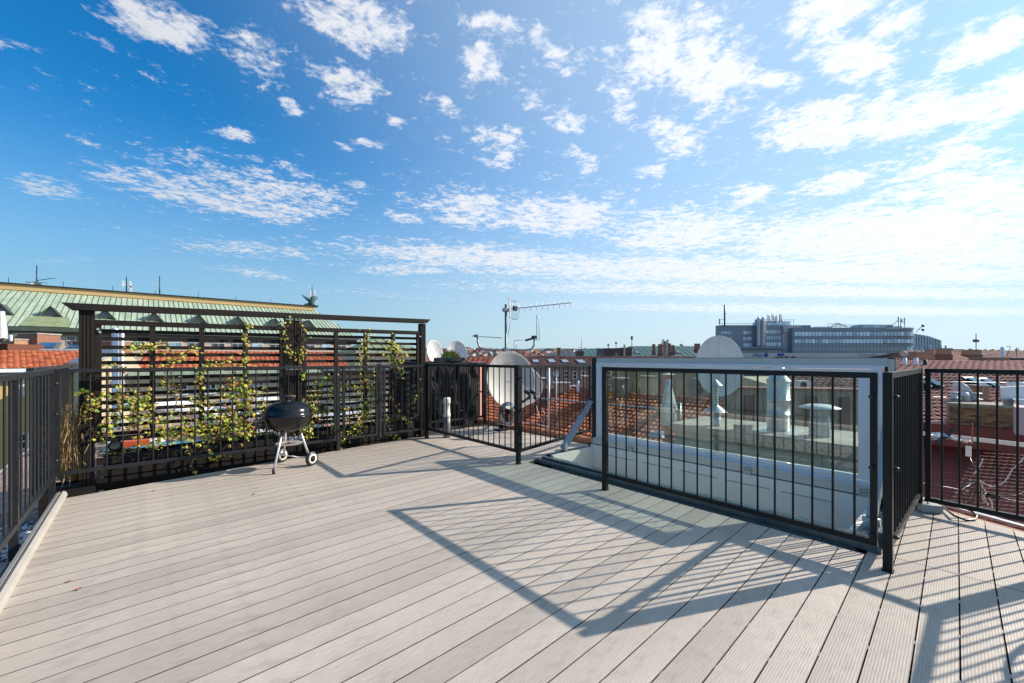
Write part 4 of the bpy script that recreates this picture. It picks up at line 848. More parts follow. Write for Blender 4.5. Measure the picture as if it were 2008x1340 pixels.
# ================================================================== TILED ROOFS NEAR THE DECK
def roof_thing(name, label, o, u, v, nu, nv, tw, th, kind, mats, cat='roof', body=None, depth=3.0):
    t = thing(name, label, cat, tuple(o))
    mb = tile_field(MB(), o, u, v, nu, nv, tw, th, kind); part('tiles', mb, list(mats), t, kind='stuff')
    u = Vector(u).normalized(); v = Vector(v).normalized(); o = Vector(o); nr = u.cross(v); nr = nr if nr.z > 0 else -nr
    hv = Vector((v.x, v.y, 0)).normalized()
    A_, B_ = o + u * (nu * tw + .1) , o; C_ = B_ + v * (nv * th); D_ = A_ + v * (nv * th)
    b = MB(); e = -nr * .06; b.add([B_ + e, A_ + e, D_ + e, C_ + e, B_ + e * 2, A_ + e * 2, D_ + e * 2, C_ + e * 2], [(0, 1, 2, 3), (7, 6, 5, 4), (0, 4, 5, 1), (1, 5, 6, 2), (2, 6, 7, 3), (3, 7, 4, 0)]); part('roof_deck', b, mats[1], t)
    b = MB(); zz = -22; back = C_ + v * 0 + hv * depth
    b.add([B_ + e * 2 + hv * .3, A_ + e * 2 + hv * .3, Vector((A_.x, A_.y, zz)) + hv * .3, Vector((B_.x, B_.y, zz)) + hv * .3, C_ + hv * depth - Vector((0, 0, .3)), D_ + hv * depth - Vector((0, 0, .3)), Vector(((D_ + hv * depth).x, (D_ + hv * depth).y, zz)), Vector(((C_ + hv * depth).x, (C_ + hv * depth).y, zz))],
          [(0, 1, 2, 3), (4, 7, 6, 5), (0, 3, 7, 4), (1, 5, 6, 2), (0, 4, 5, 1)]); part('wall', b, body or M_CREAMW, t)
    b = MB(); n2 = max(2, int(nu * tw / .42))
    for i in range(n2):
        q0 = C_ + u * i * (nu * tw / n2) + Vector((0, 0, .01)); q1 = C_ + u * (i + 1) * (nu * tw / n2) + Vector((0, 0, .0)); b.tube([q0, q1], [.10, .085], 8)
    part('ridge_caps', b, list(mats)[0], t, kind='stuff')
    b = MB(); b.tube([B_ + Vector((0, 0, -.06)) - hv * .06, A_ + Vector((0, 0, -.06)) - hv * .06], .065, 8); part('gutter', b, M_COPD, t)
    return t
v25 = Vector((math.cos(rad(25)), 0, math.sin(rad(25))))
roof_thing('tiled_roof', 'orange clay tiled roof slope facing the deck beyond the big satellite dish', (12.0, 18.5, -1.98), (0, -1, 0), v25, 70, 16, .19, .25, 'pan', (M_T1, M_T2, M_T3))
# dark red plain tiled roof on the right : single tiles
RZ2 = rad(-62); u2 = Vector((math.cos(RZ2), math.sin(RZ2), 0)); h2 = Vector((-u2.y, u2.x, 0)); v2 = (h2 * math.cos(rad(42)) + Vector((0, 0, math.sin(rad(42))))).normalized()
O2 = D(1900, 1050, 13.0) - u2 * 3.4 - v2 * .0
t = thing('tiled_roof', 'dark red plain tiled roof beyond the far right railing', 'roof', tuple(O2))
nr2 = u2.cross(v2); 
b = MB(); e = -nr2 * .05; a_, b_, c_, d_ = O2 + e - v2 * 1, O2 + u2 * 9 + e - v2 * 1, O2 + u2 * 9 + v2 * 4.02 + e, O2 + v2 * 4.02 + e
b.add([a_, b_, c_, d_, a_ - Vector((0, 0, 18)), b_ - Vector((0, 0, 18)), c_ - Vector((0, 0, 22)), d_ - Vector((0, 0, 22))], [(0, 1, 2, 3), (0, 4, 5, 1), (1, 5, 6, 2), (2, 6, 7, 3), (3, 7, 4, 0)]); part('roof_body', b, M_B2, t)
M_BEAV = mat('dark_red_plain_tile', (.225, .062, .048), .7, 0, .2, 9, .15, 60, rnd=.14)
tl = MB(); w = .174; prof = [(-w / 2, .03), (-w / 2 + .02, .012), (-w / 4, .0), (0, -.006), (w / 4, 0), (w / 2 - .02, .012), (w / 2, .03), (w / 2, .17), (-w / 2, .17)]
tl.prism([(x, y, .002 + .016 * (1 - y / .17)) for x, y in prof], (0, 0, .014)); tme = tl.mesh('roof_tile', M_BEAV)
R2 = Matrix((u2, v2, nr2)).transposed(); eul = R2.to_euler(); cand = []
for jv in range(-5, 27):
    for iu in range(0, 50):
        p = O2 + u2 * ((iu + .5 * (jv % 2)) * .18) + v2 * (jv * .145); cand.append((p, jv))
def vis(p):
    r = p.x * S49 - p.y * C49; d_ = p.x * C49 + p.y * S49; x = CX + F * r / d_; y = HY - F * (p.z - H) / d_; return (1795 < x < 2015 and 840 < y < 1060), d_
cs = sorted([(vis(p)[1], i) for i, (p, j_) in enumerate(cand) if vis(p)[0]])[:300]; keep = set(i for _, i in cs); rest = MB()
for i, (p, j_) in enumerate(cand):
    if i in keep: inst('roof_tile', tme, t, p, eul)
    else:
        vs = [R2 @ Vector((x, y, .002 + .016 * (1 - y / .17) + dz)) + p for dz in (0, .014) for x, y in prof]; n_ = len(prof)
        rest.add(vs, [tuple(range(n_, 2 * n_))] + [(k, (k + 1) % n_, n_ + (k + 1) % n_, n_ + k) for k in range(7)])
part('remaining_tiles', rest, M_BEAV, t, kind='stuff')
b = MB(); p0 = O2 + v2 * 3.93; b.bar(p0 + nr2 * .03 + u2 * 2.9, p0 + nr2 * .03 + u2 * 5.6, .5, .03, up=tuple(nr2)); part('red_flashing', b, M_REDM, t)
for xx, yy in ((1820, 838), (1895, 845), (1935, 849)):
    p = O2 + v2 * 3.55 + u2 * (2.7 + (xx - 1820) / 55.); b = MB(); b.lathe([(.0, .08), (.06, .06), (.10, .0)], p + nr2 * .02, tuple(nr2), 10, sq=(1, .7)); part('vent_tile', b, M_TERR, t)
# snow rail, foil, cables on the right
t = thing('galvanised_rail', 'flat galvanised bar crossing behind the far right railing', 'rail', tuple(D(1751, 845, 6.3)))
b = MB(); b.bar(D(1700, 838, 6.6), D(2090, 882, 5.2), .02, .055); part('bar', b, M_GALV, t)
t = thing('wrapped_cable_joint', 'cable joint wrapped in crumpled white foil and black tape on the galvanised bar', 'cable joint', tuple(D(1850, 858, 5.8)))
b = MB(); rng_ = random.Random(3)
for (xa, ya, xb, yb, w_) in ((1822, 850, 1862, 858, .035), (1858, 858, 1896, 866, .03), (1824, 862, 1850, 858, .018)):
    for k in range(16):
        q = D(xa + (xb - xa) * k / 15, ya + (yb - ya) * k / 15, 5.75); vs = [q + Vector((rng_.gauss(0, w_), rng_.gauss(0, w_), rng_.gauss(0, w_ * .7))) for _ in range(4)]; b.add(vs, [(0, 1, 2), (0, 2, 3)])
part('foil', b, M_FOIL, t)
b = MB(); b.bar(D(1836, 872, 5.7), D(1853, 856, 5.7), .035, .045); b.bar(D(1856, 858, 5.7), D(1868, 840, 5.7), .03, .035); part('black_tape', b, M_BLACKP, t)
t = thing('cable_box', 'small white cable box with antenna stub hanging on cables behind the right railing', 'box', tuple(D(1900, 885, 5.4)))
b = MB(); b.box(D(1899, 885, 5.4), (.07, .05, .135), Matrix.Rotation(rad(8), 3, 'Y')); part('box', b, M_CREAMP, t)
b = MB(); b.tube([D(1905, 872, 5.4), D(1907, 850, 5.4), D(1906.5, 830, 5.4)], .007, 6); part('stub', b, M_TERR, t)
b = MB(); b.tube([D(1901, 896, 5.4), D(1908, 915, 5.3), D(1919, 940, 5.3)], .009, 6); part('lead', b, M_BLACKP, t)
t = thing('cable_bundle', 'tangle of black and white cables hanging behind the right railing', 'cables', tuple(D(1918, 945, 5.2)))
kx = D(1919, 944, 5.2)
for lst, m_ in (([(1919, 944), (1890, 958), (1868, 968), (1860, 977)], M_BLACKP), ([(1919, 944), (1895, 940), (1884, 960), (1892, 984), (1905, 985)], M_BLACKP), ([(1921, 945), (1912, 968), (1905, 986), (1925, 975), (1922, 950)], M_STEM),
                ([(1921, 942), (1945, 955), (1970, 945), (1985, 920), (2012, 893)], M_CABLEW), ([(1920, 944), (1935, 966), (1945, 985), (1946, 998)], M_CABLEW), ([(1918, 944), (1928, 970), (1938, 992)], M_CABLEW), ([(1917, 944), (1924, 968), (1930, 985)], M_CABLEW), ([(1910, 930), (1922, 912), (1927, 900)], M_CABLEW),
                ([(1800, 945), (1860, 956), (1940, 970), (2012, 986)], M_BLACKP), ([(1905, 960), (1945, 970), (1990, 972), (2012, 962)], M_BLACKP), ([(1919, 943), (1905, 948), (1893, 955), (1880, 963)], M_CABLEW), ([(1919, 944), (1905, 962), (1898, 978), (1903, 990)], M_STEM)):
    pts = [D(x, y, 5.2 + .05 * (i % 2)) for i, (x, y) in enumerate(lst)]; dn = []
    for i in range(len(pts) - 1):
        for k in range(4): f = k / 4; dn.append(pts[i].lerp(pts[i + 1], f) + Vector((0, 0, -.01 * math.sin(f * 3.14))))
    dn.append(pts[-1]); b = MB(); b.tube(dn, .0065, 6); part('cable', b, m_, t)
b = MB(); b.bar(D(1938, 971, 5.15), D(1957, 975, 5.15), .05, .05); part('connector', b, M_BLACKP, t)
t = thing('junction_box', 'small grey junction box lying on the deck at the foot of the right railing', 'box', tuple(G(1820, 1000)))
jp = G(1820, 1003, 0); JR = Matrix.Rotation(rad(-55), 3, 'Z')
b = MB(); b.box(jp + Vector((0, 0, .035)), (.15, .10, .06), JR); part('case', b, mat('grey_box_plastic', (.36, .37, .36), .5), t)
b = MB(); b.tube([jp + Vector((0, 0, .065)), jp + Vector((.01, .01, .085)), jp + Vector((.03, -.02, .08))], .006, 6); part('cable_gland', b, M_GALVD, t)
b = MB(); cpts = [G(1850, 996, .02), G(1872, 1012, .03), G(1893, 1020, .01), G(1912, 1019, .01), G(1916, 1012, .02), G(1905, 1002, .05), G(1885, 994, .08)]
b.tube(cpts, .008, 8); solo('cable', b, M_BLACKP, 'black cable looped on the deck edge under the far right railing', 'cable', loc=tuple(G(1890, 1015)))
# gutter and edge beyond the deck on the right
b = MB(); 
for k, (o_, w_, z_) in enumerate(((.12, .16, -.10), (.30, .12, -.16))):
    b.bar(Vector((5.45 + o_, .95, z_)), Vector((4.25 + o_, -1.5, z_)), w_, .12)
tg = solo('parapet_edge', b, M_TERR, 'brown terracotta parapet edge just outside the right end of the deck', 'parapet', loc=(5.2, 0, -.2))
b = MB(); b.bar(Vector((5.75, .95, -.02)), Vector((4.55, -1.5, -.04)), .05, .02); solo('metal_strip', b, M_GALV, 'thin galvanised strip along the brown parapet at the right', 'metal strip', loc=(5.2, 0, -.05))
# own roof behind the hatch
b = MB(); b.add([(4.96, 0.3, -.05), (4.96, 4.3, -.05), (8.5, 4.3, -1.6), (8.5, .3, -1.6), (4.96, 0.3, -22), (4.96, 4.3, -22), (8.5, 4.3, -22), (8.5, .3, -22)], [(0, 3, 2, 1), (3, 7, 6, 2), (0, 4, 7, 3), (1, 2, 6, 5)]); solo('lower_roof', b, M_B1, 'reddish roof surface falling away behind the hatch lid', 'roof', loc=(5.5, 2.3, -.2))
# body of the building under the deck
b = MB(); b.bx((-.62, -2.6, -22), (4.9, 6.0, -.2)); struct('building_block', b, M_CREAMW)
# ================================================================== CHIMNEY BLOCK AND FLUES BEHIND THE HATCH
def cyl_thing(name, label, cat, base, prof, m, n=28, group=None, extra=None):
    t = thing(name, label, cat, tuple(base), 0, group); b = MB(); b.lathe(prof, base, n=n); part('body', b, m, t)
    return t
zt_ = .36; bl = OX(1352, 812, 5.75); br = OX(1662, 845, 5.75)
t = thing('chimney_block', 'long weathered concrete chimney block behind the hatch glass, stained at its foot', 'chimney', (5.75, 2.0, 0))
b = MB(); b.bx((5.75, .93, -.30), (6.75, 3.05, .27)); part('shaft', b, M_CONC, t)
b = MB(); b.bx((5.70, .88, .272), (6.80, 3.10, zt_)); part('cover_slab', b, M_CONC, t)
b = MB(); b.prism([(5.749, 3.0, -.30), (5.749, 3.0, -.02), (5.38, 3.0, -.32)], (0, -2.05, 0)); part('mortar_fillet', b, M_CONCD, t)
for k in range(7):
    b = MB(); b.bx((5.742, 1.0 + k * .29, -.06 + .0), (5.7485, 1.006 + k * .29, .26)); part('joint', b, M_CONCD, t)
b = MB(); b.bx((5.2, .72, -.32), (5.75, .92, .10)); solo('rendered_wall', b, M_CREAMW, 'small pale rendered wall at the right end of the concrete chimney block', 'wall', loc=(5.4, .8, -.3))
b = MB(); b.bar((5.1, .62, .02), (5.1, 1.05, .0), .02, .11); b2 = solo('perforated_bar', b, M_GALVD, 'grey perforated steel bar seen through the right end of the hatch glass', 'bar', loc=(5.1, .8, 0))
fp = OX(1526, 832, 6.15); fp.z = zt_
def H_(y, p): 
    d = p.x * C49 + p.y * S49; return H - (y - HY) / F * d - p.z
t = thing('steel_flue', 'widest shiny steel flue with a cone top on the concrete chimney block', 'flue', tuple(fp), 0, 'steel flues behind the hatch')
h1 = H_(748, fp); h2 = H_(733, fp)
b = MB(); b.lathe([(.0, .002), (.128, .002), (.128, h1 * .33), (.133, h1 * .33), (.133, h1 * .35), (.128, h1 * .35), (.128, h1 * .62), (.133, h1 * .62), (.133, h1 * .64), (.128, h1 * .64), (.128, h1)], fp, n=36); part('casing', b, M_ALU, t)
b = MB(); b.lathe([(.142, h1), (.138, h1 + .012), (.07, h2), (.07, h2 + .14), (0, h2 + .14)], fp, n=36); part('cone', b, M_ALU, t)
b = MB(); b.box(fp + Vector((0, 0, .004)), (.55, .5, .006)); part('flashing_plate', b, M_GALV, t)
fp = OX(1403, 822, 5.95); fp.z = zt_
t = thing('steel_flue', 'slim steel flue with a pointed rain hat and disc collar on the chimney block', 'flue', tuple(fp), 0, 'steel flues behind the hatch')
zz = [H_(y, fp) for y in (822, 808, 806, 798, 790, 757, 756, 745)]
b = MB(); b.lathe([(.065, 0), (.065, zz[2]), (.05, zz[2]), (.05, zz[3])], fp, n=24); part('pipe', b, M_GALV, t)
b = MB(); b.lathe([(.15, zz[2] - .01), (.12, zz[2] + .015), (.04, zz[3] + .02), (.035, zz[3] + .03)], fp, n=24); part('collar', b, M_GALV, t)
pr = [(.035, zz[3])]; 
for k in range(8): a0 = zz[3] + (zz[5] - zz[3]) * k / 8; pr += [(.034, a0), (.045, a0 + .012), (.034, a0 + .024)]
b = MB(); b.lathe(pr + [(.034, zz[5])], fp, n=20); part('ribbed_neck', b, M_GALV, t)
b = MB(); b.lathe([(.09, zz[6]), (.088, zz[6] + .004), (.003, zz[7] + .01)], fp, n=24); part('rain_hat', b, M_GALV, t)
fp = OX(1607, 838, 6.1); fp.z = zt_
t = thing('mushroom_vent', 'ribbed vent with a wide flat white cap at the right of the chimney block', 'vent', tuple(fp), 0, 'steel flues behind the hatch')
h = H_(802, fp); pr = []
for k in range(9): a0 = h * k / 9; pr += [(.105 - .002 * k, a0), (.115 - .002 * k, a0 + h / 18)]
b = MB(); b.lathe(pr + [(.08, h)], fp, n=28); part('ribbed_body', b, M_GALVD, t)
b = MB(); b.lathe([(.06, h), (.21, h + .01), (.21, h + .018), (.12, h + .05), (0, h + .06)], fp, n=28); part('cap', b, M_WHITE, t)
fp = OX(1457, 826, 5.85); fp.z = zt_; b = MB(); b.bx(fp + Vector((-.07, -.09, 0)), fp + Vector((.07, .09, .075))); solo('concrete_stub', b, M_CONC, 'small square concrete stub on the chimney block between two flues', 'block', loc=tuple(fp))
fp = OX(1311, 862, 6.0)
t = thing('steel_flue', 'squat steel flue with tall cone on an orange clay pipe, left of the chimney block', 'flue', tuple(fp), 0, 'steel flues behind the hatch')
zz = [H_(y, fp) for y in (870, 830, 808, 758, 735)]
b = MB(); b.lathe([(.06, -.3), (.06, zz[1])], fp, n=20); part('clay_pipe', b, M_TERR, t)
b = MB(); b.lathe([(.11, zz[1] - .02), (.11, zz[2])], fp, n=24); part('casing', b, M_GALV, t)
b = MB(); b.lathe([(.13, zz[2]), (.13, zz[2] + .015), (.05, zz[3]), (.05, zz[3] + .1), (.0, zz[3] + .1)], fp, n=24); b.lathe([(.10, zz[4] - .0), (.0, zz[4] + .03)], fp, n=20); part('cone', b, M_ALU, t)
b = MB(); q = OX(1290, 850, 6.2); b.add([q + Vector((-.1, -.14, -.05)), q + Vector((-.1, .14, -.05)), q + Vector((.1, .14, 0)), q + Vector((.1, -.14, 0)), q + Vector((0, 0, .06))], [(0, 1, 4), (1, 2, 4), (2, 3, 4), (3, 0, 4), (0, 3, 2, 1)]); solo('pyramid_cowl', b, M_GALV, 'small galvanised pyramid vent cap low on the tiles left of the flues', 'vent cap', loc=tuple(q))
# ================================================================== HOUSES BEYOND (boxes set square to the street grid they stand on)
def window(par, x0, x1, z0, z1, y=0., nx=2, nz=2, pane=None, fr=None):
    w = .07; f = MB(); f.bx((x0, y - .05, z0), (x0 + w, y + .02, z1)); f.bx((x1 - w, y - .05, z0), (x1, y + .02, z1)); f.bx((x0 + w, y - .05, z0), (x1 - w, y + .02, z0 + w)); f.bx((x0 + w, y - .05, z1 - w), (x1 - w, y + .02, z1))
    for k in range(1, nx): c = x0 + (x1 - x0) * k / nx; f.bx((c - w / 2, y - .045, z0 + w), (c + w / 2, y + .018, z1 - w))
    for k in range(1, nz): c = z0 + (z1 - z0) * k / nz + .0; f.bx((x0 + w, y - .04, c - w / 2), (x1 - w, y + .016, c + w / 2))
    W = part('window', f, fr or M_WINF, par, local=True); p = MB(); p.bx((x0 + .01, y - .02, z0 + .01), (x1 - .01, y - .008, z1 - .01)); part('pane', p, pane or M_PANE, W, local=True); return W
def house(label, x0, x1, d, yr, ye, run, roofm, wallm, wins=(), th=.33, tw=.24, kind='pan', name='house', cat='house', rz=0., group=None, gutter=M_COPD, zb=-22.5, hip=(0, 0), seams=None, lights=(), band=None, nx=2, nz=2, extra_depth=0):
    w = (x1 - x0) / F * d; fx = 1.0
    if rz:
        r0, k1 = (x0 - CX) / F * d, (x1 - CX) / F; wt = (k1 * d - r0) / (math.cos(rz) - k1 * math.sin(rz)); fx = wt / w; w = wt
    o = D(x0, ye, d); ze = o.z; zr = H - (yr - HY) / F * (d + run)
    t = thing(name, label, cat, (o.x, o.y, zb), CAMROT + rz, group); ze -= zb; zr -= zb
    b = MB(); dep = 2 * run + extra_depth; b.add([(0, .25, 0), (w, .25, 0), (w, .25, ze - .02), (0, .25, ze - .02), (0, dep - .25, 0), (w, dep - .25, 0), (w, dep - .25, ze - .02), (0, dep - .25, ze - .02)], [(0, 1, 2, 3), (5, 4, 7, 6), (1, 5, 6, 2), (4, 0, 3, 7)])
    if not hip[0]: b.add([(0, .25, ze - .02), (0, dep - .25, ze - .02), (0, run, zr - .05)], [(0, 1, 2)])
    if not hip[1]: b.add([(w, .25, ze - .02), (w, dep - .25, ze - .02), (w, run, zr - .05)], [(0, 1, 2)])
    part('wall', b, wallm, t, local=True)
    mats = roofm if isinstance(roofm, tuple) else (roofm,)
    L_ = math.hypot(run, zr - ze); R = MB(); ov = .3
    if kind == 'pan' and not any(hip): pass
    hl, hr = hip; bx_ = MB(); k0 = .012
    bx_.add([(-.1, -.1, ze - k0), (w + .1, -.1, ze - k0), (w - hr, run, zr - k0), (hl, run, zr - k0), (w + .1, dep + .1, ze - k0), (-.1, dep + .1, ze - k0)], [(0, 1, 2, 3), (4, 5, 3, 2), (5, 0, 3), (1, 4, 2)]) if True else None
    part('roof', bx_, mats[-1] if len(mats) > 1 else mats[0], t, local=True)
    if kind and tw:
        nu = int(w / tw); nv = max(2, int(L_ / th)); tf = MB(); tile_field(tf, (0, -.1, ze), (1, 0, 0), (0, run + .1, zr - ze), nu, nv, w / nu, (L_ + .1) / nv, kind, len(mats), hip); part('tiles', tf, list(mats), t, kind='stuff', local=True)
    if seams:
        n = int(w / seams); 
        for k in range(n + 1):
            a = w * k / n; f = 1.0
            if a < hl: f = a / hl if hl else 1
            if a > w - hr: f = (w - a) / hr if hr else 1
            if f < .05: continue
            R.bar((a, -.1, ze + .02), (a, -.1 + (run + .1) * f, ze + .02 + (zr - ze) * f), .05, .05)
        for q in (.28, .62): 
            pass
        part('roof_seams', R, mats[0], t, kind='stuff', local=True)
    if gutter: g_ = MB(); g_.bx((-.15, -.32, ze - .16), (w + .15, -.12, ze - .0)); part('gutter', g_, gutter, t, local=True)
    if band: g_ = MB(); g_.bx((0, .2, ze - .55), (w, .249, ze - .2)); part('cornice', g_, band, t, local=True)
    sx = d / F
    for (a, c, y0, y1) in wins:
        window(t, (a - x0) * sx * fx, (c - x0) * sx * fx, H - (y1 - HY) * sx - zb, H - (y0 - HY) * sx - zb, .25, nx, nz)
    for (a, c, y0, y1) in lights:   # roof lights lying in the front slope
        f0, f1 = (ye - y1) / (ye - yr), (ye - y0) / (ye - yr); X0_, X1_ = (a - x0) * sx, (c - x0) * sx; sl = (zr - ze)
        def P(x, f, h): return (x, run * f - h * sl / L_, ze + sl * f + h * run / L_)
        q = MB(); q.add([P(X0_, f0, 0), P(X1_, f0, 0), P(X1_, f1, 0), P(X0_, f1, 0), P(X0_, f0, .14), P(X1_, f0, .14), P(X1_, f1, .14), P(X0_, f1, .14)], [(4, 5, 6, 7), (0, 1, 5, 4), (1, 2, 6, 5), (2, 3, 7, 6), (3, 0, 4, 7)]); W = part('rooflight', q, M_STEELG, t, local=True)
        i = (X1_ - X0_) * .14; g0, g1 = f0 + (f1 - f0) * .15, f1 - (f1 - f0) * .12
        q = MB(); q.add([P(X0_ + i, g0, .15), P(X1_ - i, g0, .15), P(X1_ - i, g1, .15), P(X0_ + i, g1, .15)], [(0, 1, 2, 3)]); part('pane', q, M_PANEB, W, local=True)
    return t
def chimney(label, x0, x1, y0, y1, d, m=None, dep=None, pots=0, cap=M_CONC, group='chimneys on the roofs', name='chimney', potm=M_TERR, real=None, rz=0.):
    w = (x1 - x0) / F * d; dep = dep or w * .7; o = D(x0, y1, d); h = (y1 - y0) / F * d
    t = thing(name, label, 'chimney', tuple(o), CAMROT + rz, group)
    ch = min(.10, h * .12)
    if real:                                                  # bricks one by one
        m1, m2 = real; q = MB(); q.bx((.012, .012, -.001), (w - .012, dep - .012, h - ch)); part('mortar_core', q, M_MORT, t, local=True); q = MB(); q.bx((-.6, -.12, -.75), (w + .6, dep, -.012)); part('red_flashing', q, M_REDM, t, local=True)
        bw, bh = .25, .075; me = [MB().bx((0, 0, 0), (bw - .012, .03, bh - .01)).mesh('brick', mm) for mm in (m1, m2)]
        nr = int((h - ch) / bh)
        for j in range(nr):
            x = -(j % 2) * bw / 2
            while x < w - .02:
                xa = max(x, 0); xb = min(x + bw, w)
                if xb - xa > .05:
                    mm = random.random() < .45; o_ = bpy.data.objects.new('brick', me[mm]); COL.objects.link(o_); o_.parent = t; o_.location = (xa, -.004 + random.uniform(-.003, .003), j * bh); o_.scale = ((xb - xa - .012) / (bw - .012), 1, 1)
                x += bw
    else:
        q = MB(); q.bx((0, 0, 0), (w, dep, h - ch)); part('shaft', q, m, t, local=True)
        q = MB(); q.bx((-.06, -.06, -.8), (w + .06, dep + .06, -.001)); part('base', q, M_B1, t, local=True)
    q = MB(); q.bx((-.05, -.05, h - ch + .001), (w + .05, dep + .05, h)); part('cap', q, cap, t, local=True)
    for k in range(pots):
        q = MB(); x = w * (k + .5) / pots; q.lathe([(.09, h), (.07, h + .25), (.08, h + .3), (.05, h + .3)], (x, dep / 2, 0), n=12); part('pot', q, potm, t, local=True)
    return t
# --- left: orange roof over yellow wall
house('yellow house with orange tiled roof low behind the left railing', -150, 236, 17, 688.2, 725.4, 4, (M_T3, M_T1, M_T2), M_YELW, th=.26, tw=.19, gutter=M_WHITE, wins=[(4, 26, 745, 788), (2, 36, 868, 905), (52, 82, 868, 905)], rz=rad(50))
b = MB(); q0, q1 = D(-300, 686, 26), D(236, 688, 26); b.tube([q0, q1], .07, 8); solo('snow_guard', b, M_GALV, 'pale pipe running along the ridge of the orange tiled roof at the left', 'pipe', loc=tuple(q0))
chimney('broad red brick chimney left of the white framed window of the copper roofed building', 28, 73, 653, 684, 31, M_BRKR, 1.6)
chimney('low red brick chimney partly behind the left trellis post', 142, 230, 668, 690, 27, M_BRKR, 1.0)
chimney('short orange brick chimney stub at the far left roof edge', 2, 28, 664, 686, 30, M_BRKO, 1.2)
t = thing('rooflight', 'open grey framed rooflight with blue pane on the orange roof at the left', 'rooflight', tuple(D(60, 690, 26)), CAMROT)
b = MB(); o_ = D(60, 690, 26)
def L2(x, y, d): v = D(x, y, d) - o_; return Vector((v.x * S49 - v.y * C49, v.x * C49 + v.y * S49, v.z))
for (xa, xb, xc, xd, nm) in ((56, 112, 80, 122, 'a'), (124, 170, 140, 175, 'b')):
    b = MB(); P4 = [L2(xa, 689, 26), L2(xb, 689, 26), L2(xd, 675, 27.4), L2(xc, 675, 27.4)]; b.prism(P4, (0, 0, .12)); fr = part('frame', b, mat('grey_zinc', (.22, .22, .19), .5, .3), t, local=True)
    c4 = sum(P4, Vector()) / 4; b = MB(); b.prism([c4 + (p - c4) * .66 + Vector((0, 0, .14)) for p in P4], (0, 0, .02)); part('pane', b, M_PANEB, fr, local=True)
fp_ = D(2, 664, 24); t = thing('steel_flue', 'shiny steel flue at the far left edge above a grey sheet roof', 'flue', tuple(fp_)); b = MB(); b.lathe([(.26, 0), (.25, .5), (.17, 1.2), (.15, 1.55), (0, 1.56)], fp_, n=20); part('casing', b, M_ALU, t)
b = MB(); b.lathe([(.07, 0), (.07, .35), (0, .36)], fp_ + Vector((.42, -.36, -.15)), n=12); part('side_pipe', b, M_ALU, t)
b = MB(); q = [D(-120, 672, 24), D(6, 666, 24), D(34, 655, 27), D(-120, 655, 27)]; b.prism(q, (0, 0, -.12)); solo('sheet_roof', b, M_COPD, 'small grey sheet metal roof at the far left above the orange tiles', 'roof', loc=tuple(q[0]))
b = MB(); b.bx((0, .1, -1.3), (5.0, 2, -.25)); o2 = solo('plant_wall', b, M_RUST, 'rusty brown wall under the grey sheet roof at the far left', 'wall'); o2.location = D(-160, 666, 24.2); o2.rotation_euler = (0, 0, CAMROT)
for (x_, yb, yt, r_) in ((226, 760, 645, .12), (239, 755, 648, .085)):
    q = D(x_, yb, 19); h_ = (yb - yt) / F * 19; t = thing('steel_flue', 'tall shiny steel flue behind the left trellis panel, ' + ('wider left one of a pair' if x_ == 226 else 'thinner right one of a pair'), 'flue', (q.x, q.y, -6), 0, 'twin flues behind the trellis')
    b = MB(); b.lathe([(r_, 0), (r_, h_ + q.z + 6), (r_ * .6, h_ + q.z + 6.05)], (q.x, q.y, -6), n=20); part('casing', b, M_ALU, t)
# --- middle: cream gable and orange roof behind the trellis
house('cream house with orange pan tiled roof and green gutter behind the trellis', 262, 690, 20, 689, 730, 5, (M_T1, M_T3, M_T2), M_CREAMW, th=.36, tw=.24, gutter=M_COP, wins=[(325, 350, 757, 780), (378, 400, 757, 780), (470, 492, 752, 778), (560, 582, 752, 776), (640, 660, 750, 775)], rz=rad(35))
ga = D(186, 830, 19); gu = Vector((math.cos(rad(22)), math.sin(rad(22)), 0)); gn = Vector((-gu.y, gu.x, 0))
def RP(x, y, off=0.):
    k = (x - CX) / F; A = ga - gn * off; ar, af = A.x * S49 - A.y * C49, A.x * C49 + A.y * S49; ur, uf = gu.x * S49 - gu.y * C49, gu.x * C49 + gu.y * S49
    tt = (k * af - ar) / (ur - k * uf); q = A + gu * tt; return D(x, y, q.x * C49 + q.y * S49)
t = thing('house', 'cream gable wall with sloping top behind the left trellis panel', 'house', tuple(ga))
b = MB(); b.prism([RP(186, 900), RP(276, 900), RP(276, 722), RP(262, 700), RP(240, 690), RP(186, 712)], gn * 2.5); part('wall', b, M_CREAMW, t)
b = MB(); b.prism([RP(180, 716, .08), RP(240, 689, .08), RP(240, 685, .08), RP(180, 711, .08)], gn * 2.7); part('verge', b, M_GALVD, t)
for xx in (199, 214, 228, 243, 257):
    b = MB(); b.bar(RP(xx, 900, .02), RP(xx, 722, .02), .03, .03); part('panel_joint', b, M_OCHRE, t)
house('cream yellow house with grey-green hipped roof behind the right trellis panel', 700, 838, 38, 662, 689, 7, (M_COPO,), M_CREAMW, kind=None, tw=None, seams=.9, hip=(3, 3), gutter=M_COP, wins=[(708, 722, 704, 722), (735, 749, 704, 722), (762, 776, 704, 722), (789, 803, 704, 722), (816, 830, 704, 722), (708, 722, 745, 765), (735, 749, 745, 765), (762, 776, 745, 765)], nx=1, nz=2, rz=rad(30))
house('cream house with pergola slats seen low behind the right trellis panel', 640, 842, 16, 719, 727, 1.2, (M_COPD,), M_CREAMW, kind=None, tw=None, gutter=M_BLACKP, wins=[(670, 690, 745, 775), (720, 740, 745, 775), (770, 790, 745, 775)], rz=rad(30))
